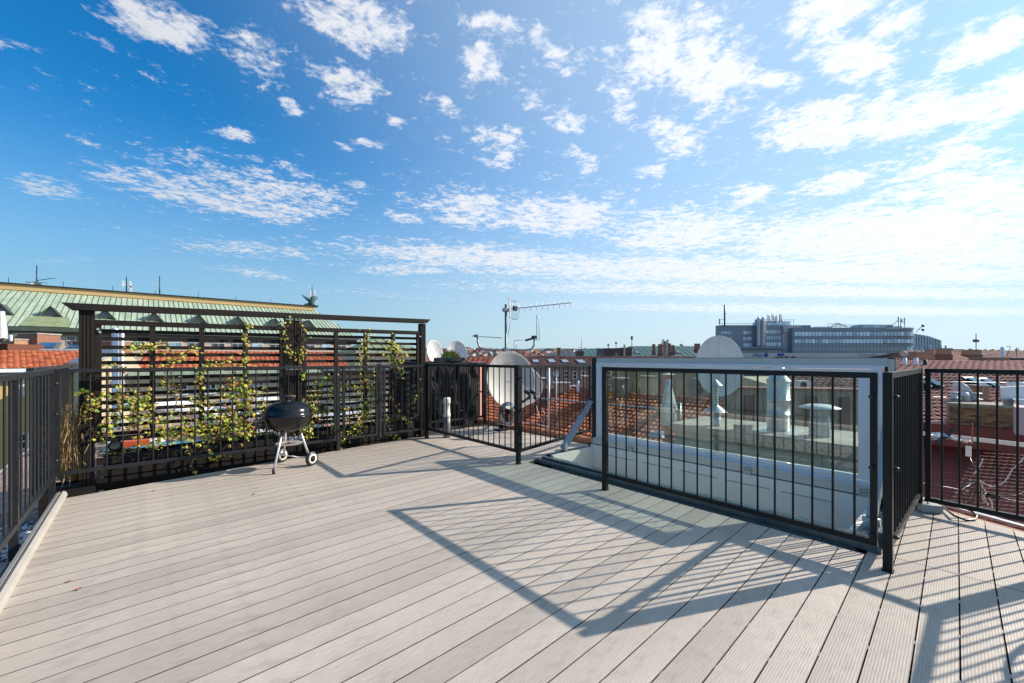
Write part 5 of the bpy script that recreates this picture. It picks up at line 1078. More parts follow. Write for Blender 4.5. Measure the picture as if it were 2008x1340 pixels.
# --- long building with green copper roof
EY, RY = 70., 84.
def pxY(x, Y): k = (x - CX) / F; d = Y / (-k * C49 + S49); return (k * S49 + C49) * d, d
ez, rz_ = 4.75, 10.2; xl, xr, xrr = -34., 26.6, 24.0
t = thing('copper_roofed_building', 'long pale pink building with a big green copper roof and triangular dormers at the left', 'building', (0, EY, -23)); GB = t
b = MB(); b.bx((xl, EY + .4, -23), (xr - .8, RY + 13, ez - .7)); part('wall', b, M_PINKW, t)
b = MB(); b.add([(xl, EY, ez), (xr, EY, ez), (xrr, RY, rz_), (xl, RY, rz_), (xr, 2 * RY - EY, ez), (xl, 2 * RY - EY, ez)], [(0, 1, 2, 3), (1, 4, 2), (4, 5, 3, 2), (5, 0, 3), (0, 5, 4, 1)]); part('roof', b, M_COP, t)
b = MB(); sl = Vector((0, RY - EY, rz_ - ez)); n = 104
for k in range(n + 1):
    X = xl + (xr - xl) * k / n; f = 1 if X < xrr else max(.02, (xr - X) / (xr - xrr)); b.bar((X, EY, ez + .04), Vector((X, EY, ez + .04)) + sl * f, .04, .045)
part('standing_seam', b, mat('seam_patina', (.12, .16, .09), .7), t, kind='stuff')
b = MB()
for k in range(n):
    X = xl + (xr - xl) * k / n; 
    for f in (.18, .42, .68, .9):
        f2 = f + .04 * ((k * 7) % 5 - 2) / 2
        if X < xrr - 1: b.bar(Vector((X + .03, EY, ez + .005)) + sl * f2, Vector((X + .56, EY, ez + .005)) + sl * f2, .05, .03)
part('cross_seam', b, M_COPO, t, kind='stuff')
b = MB(); b.bx((xl, EY - .25, ez - .5), (xr + .3, EY + .3, ez - .05)); part('gutter', b, M_COPD, t)
b = MB(); b.bx((xl, EY - .05, ez - .80), (xr, EY + .39, ez - .51)); part('eaves_soffit', b, mat('dark_eaves', (.10, .08, .06), .8), t)
b = MB(); b.bx((xl, RY - .5, rz_ - .1), (xrr - .2, RY + .5, rz_ + .62)); part('ridge_parapet', b, M_OCHRE, t)
b = MB(); b.bx((xl, RY - .7, rz_ + .621), (xrr, RY + .7, rz_ + .78)); part('ridge_coping', b, M_BLACKP, t)
for x_, yb_ in ((2, 622), (100, 624), (207, 629), (302, 633), (389, 637), (466, 640), (539, 642), (604, 644)):
    X, d_ = pxY(x_, 74.); f = (74. - EY) / (RY - EY); z_ = ez + (rz_ - ez) * f; w_ = .86; hgt = 1.05
    b = MB(); b.prism([(X - w_, 73.6, z_ - .1), (X + w_, 73.6, z_ - .1), (X, 73.6, z_ + hgt)], (0, 4.0, 0)); dm = part('dormer', b, M_COPD, t)
    b = MB(); b.prism([(X - w_ * .72, 73.57, z_ + .08), (X + w_ * .72, 73.57, z_ + .08), (X, 73.57, z_ + hgt * .82)], (0, .025, 0)); part('dormer_window', b, M_PANE, dm)
    b = MB(); b.prism([(X - w_ - .2, 73.4, z_ - .12), (X, 73.4, z_ + hgt + .12), (X, 73.4, z_ + hgt + .0), (X - w_ - .05, 73.4, z_ - .22)], (0, 4.4, 0)); b.prism([(X + w_ + .2, 73.4, z_ - .12), (X + w_ + .05, 73.4, z_ - .22), (X, 73.4, z_ + hgt + .0), (X, 73.4, z_ + hgt + .12)], (0, 4.4, 0)); part('dormer_roof', b, M_COPD, dm)
    if x_ == 100:
        b = MB(); b.prism([(X - 1.6, 73.4, z_ - .2), (X + 1.6, 73.4, z_ - .2), (X + 1.9, EY, ez + .05), (X - 1.9, EY, ez + .05)], (0, -.02, .03)); part('weathered_sheet', b, M_COPO, t)
wx = [pxY(q, EY + .35)[0] for q in (92, 148, 207, 270, 344, 383, 429, 467, 505, 541, 575, 608, 640, 670)]
wx = [wx[0] - 2.9 * q for q in range(8, 0, -1)] + wx
for k, X in enumerate(wx):
    for r_ in range(4):
        zt2 = ez - .92 - r_ * 3.3; hh = 1.05 if r_ == 0 else 1.6
        f = MB(); f.bx((X - .72, EY + .34, zt2 - hh), (X + .72, EY + .399, zt2)); W = part('window', f, M_WINF, t)
        for sx_ in (-.66, .04):
            for f0, f1 in ((.05, .46), (.54, .94)):
                p = MB(); p.bx((X + sx_, EY + .32, zt2 - hh * f1), (X + sx_ + .62, EY + .339, zt2 - hh * f0)); part('pane', p, M_PANE if (k * 3 + r_) % 4 else M_OPANE, W)
b = MB(); b.bx((xl, EY + .37, ez - 3.35), (xr - .8, EY + .399, ez - 3.15)); part('string_course', b, M_OCHRE, t)
def roofmast(label, x, y0, y1, Y, kind):
    X, d_ = pxY(x, Y); z1 = H - (y0 - HY) / F * d_; z0 = H - (y1 - HY) / F * d_
    t = thing('roof_antenna', label, 'antenna', (X, Y, z0), 0, 'antennas on the copper roof ridge'); b = MB(); b.tube([(X, Y, z0 - .4), (X, Y, z1)], [.10, .05], 8); part('pole', b, M_STEELG, t)
    h = z1 - z0
    if kind == 'dish':
        b = MB(); b.lathe([(0, -.05), (.5, .02), (.55, .1)], (X, Y - .2, z0 + h * .22), (-.2, -1, 0), 20); part('dish', b, M_DISHW, t); b = MB()
        b.tube([(X - 1, Y, z0 + h * .33), (X + 1, Y, z0 + h * .36)], .04, 6); b.tube([(X, Y, z0 + h * .42), (X + 1.4, Y, z0 + h * .56), (X + 1.7, Y, z0 + h * .56)], .04, 6); part('aerial', b, M_STEELG, t)
    if kind == 'panel':
        for dx, z_ in ((.45, .62), (-.35, .62), (.5, .4)):
            b = MB(); b.bx((X + dx - .14, Y - .3, z0 + h * (z_ - .12)), (X + dx + .14, Y - .05, z0 + h * (z_ + .16))); b.bar((X, Y - .1, z0 + h * z_), (X + dx, Y - .1, z0 + h * z_), .06, .06); part('panel', b, M_DISHW, t)
    if kind == 'whip':
        b = MB(); b.tube([(X - .5, Y, z0 + .3), (X - .5, Y, z0 + 1.2)], .04, 6); b.bar((X - .5, Y, z0 + .4), (X, Y, z0 + .4), .05, .05); part('side_rod', b, M_STEELG, t)
roofmast('thin ridge antenna with a small white dish at the far left of the copper roof', 72, 521, 572, RY, 'dish')
roofmast('ridge antenna with white panels above the copper roof', 248, 543, 584, RY, 'panel')
roofmast('thin whip antenna on the copper roof ridge above the trellis', 313, 541, 587, RY, 'whip')
roofmast('panel antenna behind the green bronze statue at the right end of the copper ridge', 612, 560, 606, RY + 1, 'panel')
for k, x_ in enumerate((17, 124, 221, 389, 463, 531)):
    X, d_ = pxY(x_, RY); b = MB(); b.tube([(X, RY, rz_ + .8), (X, RY, rz_ + 1.55)], .03, 6); o_ = solo('lightning_rod', b, M_STEELG, ['short lightning rod nearest the left edge on the copper ridge', 'short lightning rod between the white dish and the white panels on the ridge', 'short lightning rod just left of the white panel antenna', 'short lightning rod right of the whip antenna on the ridge', 'short lightning rod over the middle of the trellis left half', 'short lightning rod next to the bronze statue'][k], 'lightning rod', loc=(X, RY, rz_), group='lightning rods on the copper ridge')
# winged bronze figure on the ridge end
X, d_ = pxY(611, RY); t = thing('roof_statue', 'green bronze winged statue perched on the right end of the copper roof', 'statue', (X, RY, rz_ + .9)); z0 = rz_ + .9
b = MB(); b.tube([(X - .1, RY, z0), (X - .05, RY, z0 + .6), (X + .25, RY, z0 + 1.2), (X + .75, RY, z0 + 1.55), (X + 1.1, RY, z0 + 1.5)], [.55, .5, .55, .32, .12], 10); b.tube([(X + .2, RY - .2, z0 + .5), (X + .4, RY - .2, z0)], .16, 6); b.tube([(X - .5, RY, z0 + .1), (X - 1.2, RY, z0 + .05)], [.3, .15], 6); part('body', b, M_TEAL, t)
b = MB()
for k in range(5): b.prism([(X + .1, RY - .35 + .1 * k, z0 + 1.0 - .1 * k), (X - 2.0 + .28 * k, RY - .5 + .1 * k, z0 + 1.85 - .22 * k), (X - 1.75 + .28 * k, RY - .5 + .1 * k, z0 + 1.5 - .22 * k), (X + .1, RY - .35 + .1 * k, z0 + .75 - .1 * k)], (0, .08, 0))
part('wing', b, M_TEAL, t)
b = MB(); b.bx((X - 1.3, RY - .6, z0 - .3), (X + 1.0, RY + .6, z0 - .001)); part('plinth', b, M_STEELG, t)
# --- centre: roofs behind the big dish
house('long house with brown-red tiled roof, four rooflights and grey walls behind the big dish', 880, 1420, 44, 699, 716, 8, (M_B1, M_B2, M_B3), M_GREYW, th=.45, tw=.5, gutter=M_GALVD, lights=[(1046, 1060, 708, 714), (1078, 1094, 707, 714), (1106, 1121, 708, 714), (1137, 1154, 708, 715)],
      wins=[(a, a + 9, 728, 744) for a in range(1072, 1410, 17)] + [(a, a + 9, 755, 772) for a in range(1072, 1410, 17)], nx=1, nz=2, rz=rad(0))
house('red tiled house left of the big dish', 905, 972, 30, 701, 722, 5, (M_T2, M_B1, M_T1), M_PINKC, th=.4, tw=.35)
chimney('thin brick chimney just left of the big dish rim', 969, 977, 694, 712, 36, M_BRKR, pots=0)
chimney('brick chimney over the red roof right of the covered furniture', 940, 947, 695, 710, 36, M_BRKR)
for i, (x, y0) in enumerate([(1060, 697), (1073, 698), (1086, 697), (1105, 698)]): chimney('low brick chimney on the brown ridge, ' + ['leftmost of four right of the big dish', 'second of four right of the big dish', 'third of four right of the big dish', 'rightmost of four right of the big dish'][i], x, x + 10, y0, 703, 50, M_BRKO)
t = thing('rendered_chimney', 'tall salmon pink rendered chimney wall with hanging cable behind the covered furniture', 'chimney', tuple(D(906, 830, 9.8)), CAMROT); w_ = 36 / F * 9.8
b = MB(); b.bx((0, 0, -1), (w_, .5, 115 / F * 9.8)); part('shaft', b, M_PINKC, t, local=True); b = MB(); b.bx((-.04, -.04, 115 / F * 9.8 + .001), (w_ + .04, .54, 115 / F * 9.8 + .05)); part('cap', b, M_GALVD, t, local=True)
b = MB()
for k in range(3): b.tube([(.33 + .01 * k, -.02, 1.1), (.36 + .02 * k, -.05, .9), (.42 - .02 * k, -.04, .55), (.38, -.03, .42 - .03 * k), (.34, -.04, .6), (.36, -.03, 1.0)], .007, 6)
part('cable_loop', b, M_PINKC, t, local=True)
chimney('small ochre brick chimney on the orange roof between pink dish and steel post', 1060, 1071, 742, 762, 19, M_BRKO, 1.0)
chimney('stained beige rendered chimney on a red base behind the railing right of the big dish', 1089, 1118, 751, 772, 20.4, M_CREAMS, .9)
t = thing('air_conditioner', 'white air conditioning box beside the beige chimney', 'air conditioner', tuple(D(1119, 768, 20.6)), CAMROT); b = MB(); b.bx((0, 0, 0), (.28, .3, .28)); part('casing', b, M_WHITE, t, local=True); b = MB(); b.lathe([(.0, .31), (.1, .305), (.11, .301)], (.14, .3 - .31 - .301, .14), (0, 1, 0), 16); part('fan_grille', b, M_STEELG, t, local=True)
t = thing('white_statue_vent', 'slim white plastic vent pipe right of the beige chimney', 'vent pipe', tuple(D(1134, 770, 20))); t.name = 'vent_pipe'
q = D(1134, 770, 20); b = MB(); b.lathe([(.09, -.3), (.07, .3), (.05, .55), (0, .56)], q, n=12); part('pipe', b, M_PLASTW, t)
b = MB(); q = D(1091, 733, 15); b.tube([(q.x, q.y, q.z - 1.5), (q.x, q.y, q.z + .1)], .02, 6); b.lathe([(0, -.02), (.12, 0), (.13, .03)], q, (-.4, -1, 0), 16); solo('small_dish', b, M_DISHW, 'very small white dish on a thin pole right of the big dish', 'satellite dish', loc=tuple(q))
chimney('ochre brick chimney just left of the hatch lid', 1148, 1157, 738, 762, 18, M_BRKO, 1.0)
# --- behind the hatch glass
t = thing('stained_wall', 'stained yellow rendered wall seen through the left half of the hatch glass', 'wall', tuple(D(1236, 775, 21)), CAMROT); w_ = 170 / F * 21
b = MB(); b.bx((0, 0, -3), (w_, 3, 1.2)); part('wall', b, M_CREAMS, t, local=True)
b = MB(); b.bx((1.55, -.03, -.1), (2.1, -.001, 1.1)); part('blind_window', b, M_PINKC, t, local=True)
b = MB(); b.bx((-.1, -.2, 1.2), (w_ + .1, 3.2, 1.3)); part('parapet', b, M_CONC, t, local=True)
chimney('cream rendered chimney seen through the glass near the yellow wall', 1266, 1290, 738, 776, 19, M_CREAMW, .8)
chimney('pale beige chimney with soot streaks seen through the left of the glass', 1212, 1236, 742, 778, 18, M_CREAMS, .9)
t = thing('stained_wall', 'long cream wall with stains and painted shadow columns behind the flues', 'wall', tuple(D(1426, 808, 13.5)), CAMROT - rad(15)); w_ = 3.7
b = MB(); b.bx((0, 0, -4), (w_, .5, .72)); part('wall', b, M_CREAMS, t, local=True)
b = MB(); b.bx((-.05, -.08, .721), (w_ + .05, .58, .80)); part('coping', b, M_B3, t, local=True)
for k in range(4):
    b = MB(); b.bx((.5 + k * .85, -.13, -4), (.75 + k * .85, -.001, .55)); part('shadow_column', b, M_B2, t, local=True)  # dark boxes standing in for columns of shadow on the wall
roof_thing('tiled_roof', 'strip of brown-red tiles low behind the cream wall at the right of the glass', D(1560, 762, 15.5), (math.cos(rad(-50)), math.sin(rad(-50)), 0), (math.sin(rad(50)) * .9, math.cos(rad(50)) * .9, .20), 9, 7, .24, .34, 'pan', (M_B1, M_B3, M_B2))
t = thing('air_conditioner', 'white air conditioner seen through the glass right of the widest flue', 'air conditioner', tuple(D(1560, 762, 13.8)), CAMROT); b = MB(); b.bx((0, -.2, 0), (.36, .1, .26)); part('casing', b, M_WHITE, t, local=True); b = MB(); b.lathe([(0, .0), (.09, .003), (.1, .008)], (.12, -.209, .13), (0, -1, 0), 16); part('fan_grille', b, M_STEELG, t, local=True)
t = thing('air_conditioner', 'dark air conditioner seen through the glass left of the white dish', 'air conditioner', tuple(D(1362, 775, 16)), CAMROT); b = MB(); b.bx((0, 0, 0), (.42, .35, .62)); part('casing', b, M_GREYW, t, local=True)
for zz_ in (.16, .45): b = MB(); b.lathe([(0, .0), (.11, .003), (.12, .01)], (.2, -.012, zz_), (0, -1, 0), 16); part('fan_grille', b, M_BLACKP, t, local=True)
# --- right: roofs and clutter above and behind the railing
house('wide house with dusty red tiled roof just above the far right railing', 1700, 2260, 26, 708, 740, 6, (M_P1, M_P2, M_B3), M_GREYW, th=.42, tw=.5, hip=(6.6, 0), gutter=M_TEAL, zb=-22.4)
roof_thing('tiled_roof', 'grey-red tiled roof in front of the dusty red house behind the far right railing', D(1700, 832, 15.5), (math.cos(rad(-45)), math.sin(rad(-45)), 0), (math.sin(rad(45)) * .93, math.cos(rad(45)) * .93, .31), 54, 15, .25, .36, 'pan', (M_P2, M_P1, M_B2))
chimney('wide ochre brick chimney wall with metal cowls behind the far right railing', 1861, 1986, 790, 832, 14.6, None, 1.2, real=(M_BK1, M_BK2), cap=M_MORT, rz=rad(-42))
for (x_, y_, s_, lb) in ((1872, 791, .13, 'left metal cowl with disc on the ochre brick chimney wall'), (1893, 791, .15, 'blue topped bucket shaped cowl in the middle of the ochre brick chimney'), (1914, 793, .11, 'right metal cowl with disc on the ochre brick chimney wall')):
    q = D(x_, y_, 15.0); t = thing('chimney_cowl', lb, 'cowl', tuple(q), 0, 'cowls on the brick chimney wall'); b = MB()
    if 'bucket' in lb: b.lathe([(.09, 0), (.12, .25), (.13, .26), (.06, .38), (0, .39)], q, n=20); part('bucket', b, M_GALV, t)
    else:
        b.lathe([(.10, 0), (.10, .16), (.17, .17), (.17, .19), (.08, .2), (.08, .36), (.16, .37), (.14, .40), (0, .41)], q, n=20); part('cowl', b, M_GALV, t)
q = D(1888, 768, 15.4); t = thing('satellite_dish', 'white dish seen from the side behind the brick chimney wall at the right', 'satellite dish', tuple(q), 0, 'satellite dishes')
b = MB(); b.lathe([(.0005, -.07), (.2, -.05), (.38, 0), (.385, -.015), (.2, -.07), (.0005, -.09)], q, (.55, -.6, .35), 32); part('reflector', b, M_DISHW, t); b = MB(); b.tube([(q.x, q.y + .1, q.z - .6), (q.x, q.y + .1, q.z + .05)], .03, 8); part('mast', b, M_GALV, t)
chimney('slim ochre brick chimney between rooflights behind the right railing', 1923, 1940, 756, 784, 17, M_BRKO, .5)
for i, (a, c, y0, y1) in enumerate(((1814, 1828, 746, 762), (1832, 1852, 746, 762), (1918, 1940, 746, 762), (1946, 1968, 748, 764))):
    q = D(a, y1, 18.3); w_ = (c - a) / F * 18.3; h_ = (y1 - y0) / F * 18.3; t = thing('rooflight', ['open rooflight nearest the corner post behind the right railing', 'pale pane rooflight second from the corner post', 'dark rooflight right of the side-on white dish', 'rightmost dark rooflight behind the right railing'][i], 'rooflight', tuple(q), CAMROT, 'rooflights on the dusty red roof')
    b = MB(); b.prism([(0, 0, 0), (w_, 0, 0), (w_, .7, h_ * 1.1), (0, .7, h_ * 1.1)], (0, -.03, .1)); part('frame', b, M_ANTH, t, local=True); b = MB(); b.prism([(.06, -.04, .13), (w_ - .06, -.04, .13), (w_ - .06, .52, .13 + h_ * .8), (.06, .52, .13 + h_ * .8)], (0, -.01, .03)); part('pane', b, M_PANEB, t, local=True)
t = thing('ventilation_duct', 'large white sheet metal duct with square bends at the right edge', 'duct', tuple(D(1960, 800, 12)), CAMROT)
o_ = D(1960, 800, 12)
b = MB(); b.prism([L2(1962, 760, 12), L2(2040, 756, 12), L2(2040, 786, 12), L2(1985, 784, 12), L2(1964, 783, 12)], (.36, .33, 0)); part('upper_duct', b, M_PLASTW, t, local=True)
b = MB(); b.prism([L2(1968, 784, 11.9), L2(1988, 785, 11.9), L2(1988, 800, 11.9), L2(1968, 799, 11.9)], (.36, .33, 0)); part('elbow', b, M_GALVD, t, local=True)
b = MB(); b.prism([L2(1986, 783, 11.7), L2(2060, 786, 11.7), L2(2060, 798, 11.7), L2(1996, 796, 11.7)], (.4, .36, 0)); part('lower_duct', b, M_PLASTW, t, local=True)
b = MB(); b.tube([L2(1976, 753, 12.2), L2(2040, 752, 12.2)], .05, 10); part('round_duct', b, M_PLASTW, t, local=True)
t = thing('condenser_unit', 'grey rooftop condenser unit with rounded pinkish panel at the right edge', 'condenser', tuple(D(1990, 852, 9)), CAMROT - rad(48))
o_ = D(1990, 852, 9); b = MB(); b.bx((0, 0, 0), (1.2, .7, .58)); part('casing', b, mat('pinkish_metal', (.40, .34, .35), .45, .3), t, local=True)
b = MB(); rr = []
for k in range(24):
    a = 2 * math.pi * k / 24; cx_, cz_ = .42 + .26 * math.copysign(abs(math.cos(a)) ** .5, math.cos(a)), .29 + .20 * math.copysign(abs(math.sin(a)) ** .5, math.sin(a)); rr.append((cx_, -.012, cz_))
b.prism(rr, (0, .011, 0)); part('panel_seal', b, M_GREYW, t, local=True); b = MB(); b.prism([(.42 + (x - .42) * .8, -.02, .29 + (z - .29) * .8) for x, y, z in rr], (0, .007, 0)); part('panel', b, mat('salmon_panel', (.42, .27, .22), .5), t, local=True)
# scaffolding-like snow rails
t = thing('roof_guard_rail', 'thin galvanised guard rail standing on the grey-red roof behind the right railing', 'guard rail', tuple(D(1810, 775, 16)))
b = MB(); b.tube([D(1802, 748, 17), D(1870, 749, 17), D(2040, 752, 17)], .012, 6); part('upper_rail', b, M_GALV, t); b = MB(); b.tube([D(1802, 778, 16), D(1856, 779, 16)], .012, 6); part('lower_rail', b, M_GALV, t)
for x_, y0, y1, d_ in ((1804, 749, 772, 17), (1845, 750, 774, 17), (1917, 751, 775, 17), (1928, 751, 775, 17), (1815, 778, 820, 16), (1960, 740, 760, 17)):
    b = MB(); b.tube([D(x_, y0, d_), D(x_, y1, d_)], .012, 6); part('upright', b, M_GALV, t)
# second row on the right
house('house with sunlit pale red tiled roof and brick chimneys in the distance at the right', 1826, 1925, 46, 689, 712, 6, (M_P1, M_B3, M_P2), M_CREAMW, th=.5, tw=.5, rz=rad(-20), gutter=M_GALVD)
house('long brown-red tiled house on the skyline at the right edge', 1900, 2300, 60, 688, 703, 9, (M_B1, M_P2, M_B2), M_GREYW, th=.7, tw=.7, lights=[(1978, 1992, 693, 698)])
house('low brown tiled house right of the hatch lid', 1800, 1850, 40, 703, 712, 4, (M_B2, M_B1, M_P2), M_BRKO, th=.5, tw=.5)
for (x0, x1, y0, y1, d_, lb, pots) in ((1797, 1822, 690, 709, 36, 'square ochre brick chimney block right of the office tower', 2), (1821, 1832, 684, 705, 38, 'tall narrow brick chimney right of the square chimney block', 1), (1793, 1834, 701, 712, 33, 'low wide ochre brick chimney base above the right railing', 0), (1847, 1866, 683, 695, 44, 'brown brick chimney with metal cowls on the sunlit roof', 2),
                                   (1902, 1925, 686, 696, 56, 'wide brick chimney below the water tower disc', 0), (1934, 1980, 701, 711, 32, 'low wide ochre brick chimney near the right edge', 0), (1745, 1762, 701, 710, 38, 'small pale chimney block beside the hatch lid corner', 0)):
    chimney(lb, x0, x1, y0, y1, d_, M_BRKO, pots=pots, potm=M_GALVD)
for i, (x, y0, y1, d_) in enumerate(((1774, 703, 716, 30), (1796, 703, 716, 30), (1814, 706, 716, 30), (1966, 681, 701, 34))):
    q = D(x, y1, d_); h_ = (y1 - y0) / F * d_; t = thing('vent_pipe', ['pale vent pipe nearest the hatch lid on the dusty roof', 'pale vent pipe left of the square chimney block', 'black vent pipe under the low wide chimney', 'tall white pipe on the skyline near the right edge'][i], 'vent pipe', tuple(q), 0, 'vent pipes on the right roofs'); b = MB(); b.lathe([(.13, -.3), (.12, h_), (.0, h_ + .02)], q, n=12); part('pipe', b, M_BLACKP if i == 2 else M_PLASTW, t)
q = D(1914, 690, 56); t = thing('antenna_tower', 'thin distant mast with a dark disc shaped head at the right', 'tower', tuple(q)); b = MB(); b.tube([q, D(1914, 655, 56)], .05, 6); part('mast', b, M_STEELG, t); b = MB(); q2 = D(1914, 668, 56); b.lathe([(0, -.25), (.3, -.2), (.33, 0), (.3, .12), (0, .2)], q2, n=20); part('head', b, mat('mauve_metal', (.16, .14, .15), .5), t)
q = D(1772, 694, 42); t = thing('satellite_dish', 'small pale dish tilted up left of the square chimney block', 'satellite dish', tuple(q), 0, 'satellite dishes'); b = MB(); b.lathe([(0, -.08), (.35, 0), (.36, -.02)], q, (.6, -.3, .5), 20); part('reflector', b, M_DISHW, t); b = MB(); b.tube([q, q - Vector((0, 0, .9))], .03, 6); part('mast', b, M_GALV, t)
q = D(1974, 700, 34); t = thing('roof_antenna', 'small cross shaped aerial on the skyline at the right edge', 'antenna', tuple(q), 0, None); b = MB(); b.tube([q, D(1982, 679, 34), ], .02, 6); b.tube([D(1974, 680, 34), D(1984, 679, 34)], .02, 6); b.tube([D(1990, 686, 34), D(1998, 686, 34)], .02, 6); b.tube([D(1993, 681, 34), D(1993, 700, 34)], .02, 6); part('aerial', b, M_STEELG, t)
# --- skyline centre
house('dark slate blue hipped roof on the skyline right of the antenna mast', 1062, 1148, 88, 685, 703, 10, (M_TEALD,), M_GREYW, kind=None, tw=None, seams=1.2, hip=(6, 2))
house('teal copper roof between the dark roof and the brown penthouse', 1143, 1192, 105, 684, 701, 9, (M_TEAL,), M_GREYW, kind=None, tw=None, seams=1.2, hip=(1, 1))
house('long teal copper roofed building right of the brown penthouse', 1238, 1420, 98, 679, 701, 9, (M_TEAL,), M_GREYW, kind=None, tw=None, seams=1.2, hip=(2, 2), lights=[(1254, 1261, 690, 695), (1338, 1345, 689, 694)])
t = thing('roof_penthouse', 'brown sheet clad rooftop box with a pale post in front', 'penthouse', tuple(D(1184, 703, 70)), CAMROT); w_ = 57 / F * 70
b = MB(); b.bx((0, 0, -1), (w_ * .70, 6, 20 / F * 70)); b.bx((w_ * .70 + .0, .5, -1), (w_, 6, 21.5 / F * 70)); part('cladding', b, M_PENT, t, local=True); b = MB(); b.bx((1.9, -.03, 0), (2.35, -.001, .95)); part('door', b, M_GREYW, t, local=True); b = MB(); b.bx((3.25, -.3, -1), (3.5, -.05, 27 / F * 70)); part('post', b, M_CREAMW, t, local=True)
for k in range(12): b = MB(); b.bx((k * .4 + .1, -.02, -.5), (k * .4 + .13, -.001, 1.6)) if k not in (4, 5, 8) else None; (part('cladding_joint', b, M_STEELG, t, local=True) if b.v else None)
chimney('dark box chimney between the two skyline roofs left of the penthouse', 1130, 1145, 688, 703, 66, M_PENT)
for i, (x0, x1, y0, y1) in enumerate(((1093, 1099, 682, 703), (1280, 1285, 675, 690), (1292, 1299, 675, 692), (1302, 1307, 670, 700), (1311, 1316, 674, 692), (1318, 1323, 677, 690), (1364, 1373, 674, 685))):
    chimney(['tall brick chimney on the dark slate blue roof', 'small brick chimney furthest left on the long teal roof', 'brick chimney left of the tall pink one on the teal roof', 'tallest pinkish chimney on the long teal roof', 'brick chimney right of the tallest one on the teal roof', 'small brick chimney right of the twin conifers', 'brick chimney at the right end of the teal roof beside the white dish'][i], x0, x1, y0, y1, 92 if i else 84, M_BRKO if i == 3 else M_BRKR)
for i, (x, h_) in enumerate(((1193, 8), (1208, 12), (1239, 22))):
    q = D(x, 682, 72); t = thing('roof_antenna', ['tiny pair of rods on the left of the brown penthouse', 'small pole with dish on the brown penthouse', 'pole with black box beside the penthouse'][i], 'antenna', tuple(q), 0, 'antennas by the penthouse'); b = MB(); b.tube([q - Vector((0, 0, .4)), D(x, 682 - h_, 72)], .05, 6); b.box(D(x, 682 - h_ + 3, 72), (.35, .2, .6 if i == 2 else .25)); part('pole', b, M_STEELG, t)
q = D(1141, 690, 60); b = MB(); b.tube([q, D(1140, 662, 60)], .03, 5); b.tube([D(1134, 681, 60), D(1141, 681, 60)], .03, 5); solo('thin_mast', b, M_STEELG, 'very thin tall mast rising left of the brown penthouse', 'antenna', loc=tuple(q))
def tree(label, x, ybase, ytop, wpx, d, n=700, ls=None):
    q = D(x, ybase, d); h = (ybase - ytop) / F * d; w = wpx / F * d; t = thing('tree', label, 'tree', tuple(q), 0, 'trees on the skyline'); b = MB(); b.tube([q - Vector((0, 0, h)), q + Vector((0, 0, h * .9))], [w * .12, w * .02], 8); part('trunk', b, M_STEM, t)
    fo = MB(); ls = ls or w * .09; cl = [(random.uniform(.08, .98), random.uniform(0, 6.28), random.uniform(.3, 1)) for _ in range(36)]
    for i in range(n):
        f, a, r = random.choice(cl); R = w * .55 * (1 - f * .85) ** .7 * r
        leaf(fo, q + Vector((R * math.cos(a), R * math.sin(a), h * f)) + Vector((random.gauss(0, w * .08), random.gauss(0, w * .08), random.gauss(0, h * .05))), ls * random.uniform(.6, 1.5), 0, nrm=(random.gauss(0, 1), random.gauss(0, 1), random.gauss(0, 1)), lobed=False)
    part('crown', fo, M_TREE, t, kind='stuff')
tree('left one of the two dark conifers on the skyline behind the teal roof', 1301, 682, 666, 11, 150); tree('right one of the two dark conifers on the skyline behind the teal roof', 1309, 682, 667, 11, 150)
tree('low dark tree top right of the two conifers', 1336, 681, 675, 12, 160, 300)
# --- glass office complex
OD = 250.; sx = OD / F
def OB(x, y, dd=0): q = (OD + dd) / F; return ((x - CX) * q - (1411 - CX) * sx, dd, (HY - y) * q)
t = thing('office_building', 'big dark glass office complex with stepped roofline on the skyline at the right', 'office building', tuple(D(1411, 702, OD)), CAMROT); OFF = t
P_ = lambda nm, mb, m, par=None: part(nm, mb, m, par or OFF, local=True)
b = MB(); b.bx((0, 0, -24), (OB(1590, 0)[0], 5, OB(0, 638)[2])); P_('tower_body', b, M_OFF)
b = MB(); b.bx((OB(1534, 0)[0], -.3, OB(0, 700)[2]), (OB(1568, 0)[0], .0 - .001, OB(0, 639)[2])); P_('pale_bay', b, M_OFFL)
b = MB(); b.bx((OB(1534, 0)[0], -1.2, OB(0, 652)[2]), (OB(1568, 0)[0], -.31, OB(0, 640)[2])); P_('pale_cornice', b, M_OFFL)
b = MB()
for xa, xb, ytop in ((1411, 1478, 634), (1500, 1534, 627), (1534, 1560, 627)):
    x = xa
    while x < xb: p = OB(x, ytop, .2); b.bx((p[0], .2, OB(0, 640)[2]), (p[0] + .15, .35, p[2])); x += 5.5
    b.bx((OB(xa, 0)[0], .2, OB(0, ytop)[2] - .15), (OB(xb, 0)[0], .35, OB(0, ytop)[2]))
P_('roof_railing', b, M_OFFL)
b = MB(); b.bx((OB(1502, 0)[0], 4, OB(0, 640)[2]), (OB(1558, 0)[0], 14, OB(0, 629)[2])); P_('roof_plant', b, M_OPANE)
b = MB(); b.bx((OB(1480, 0)[0], -1.5, OB(0, 680)[2]), (OB(1498, 0)[0], -.01, OB(0, 627)[2])); P_('shaft_recess', b, M_OFF)
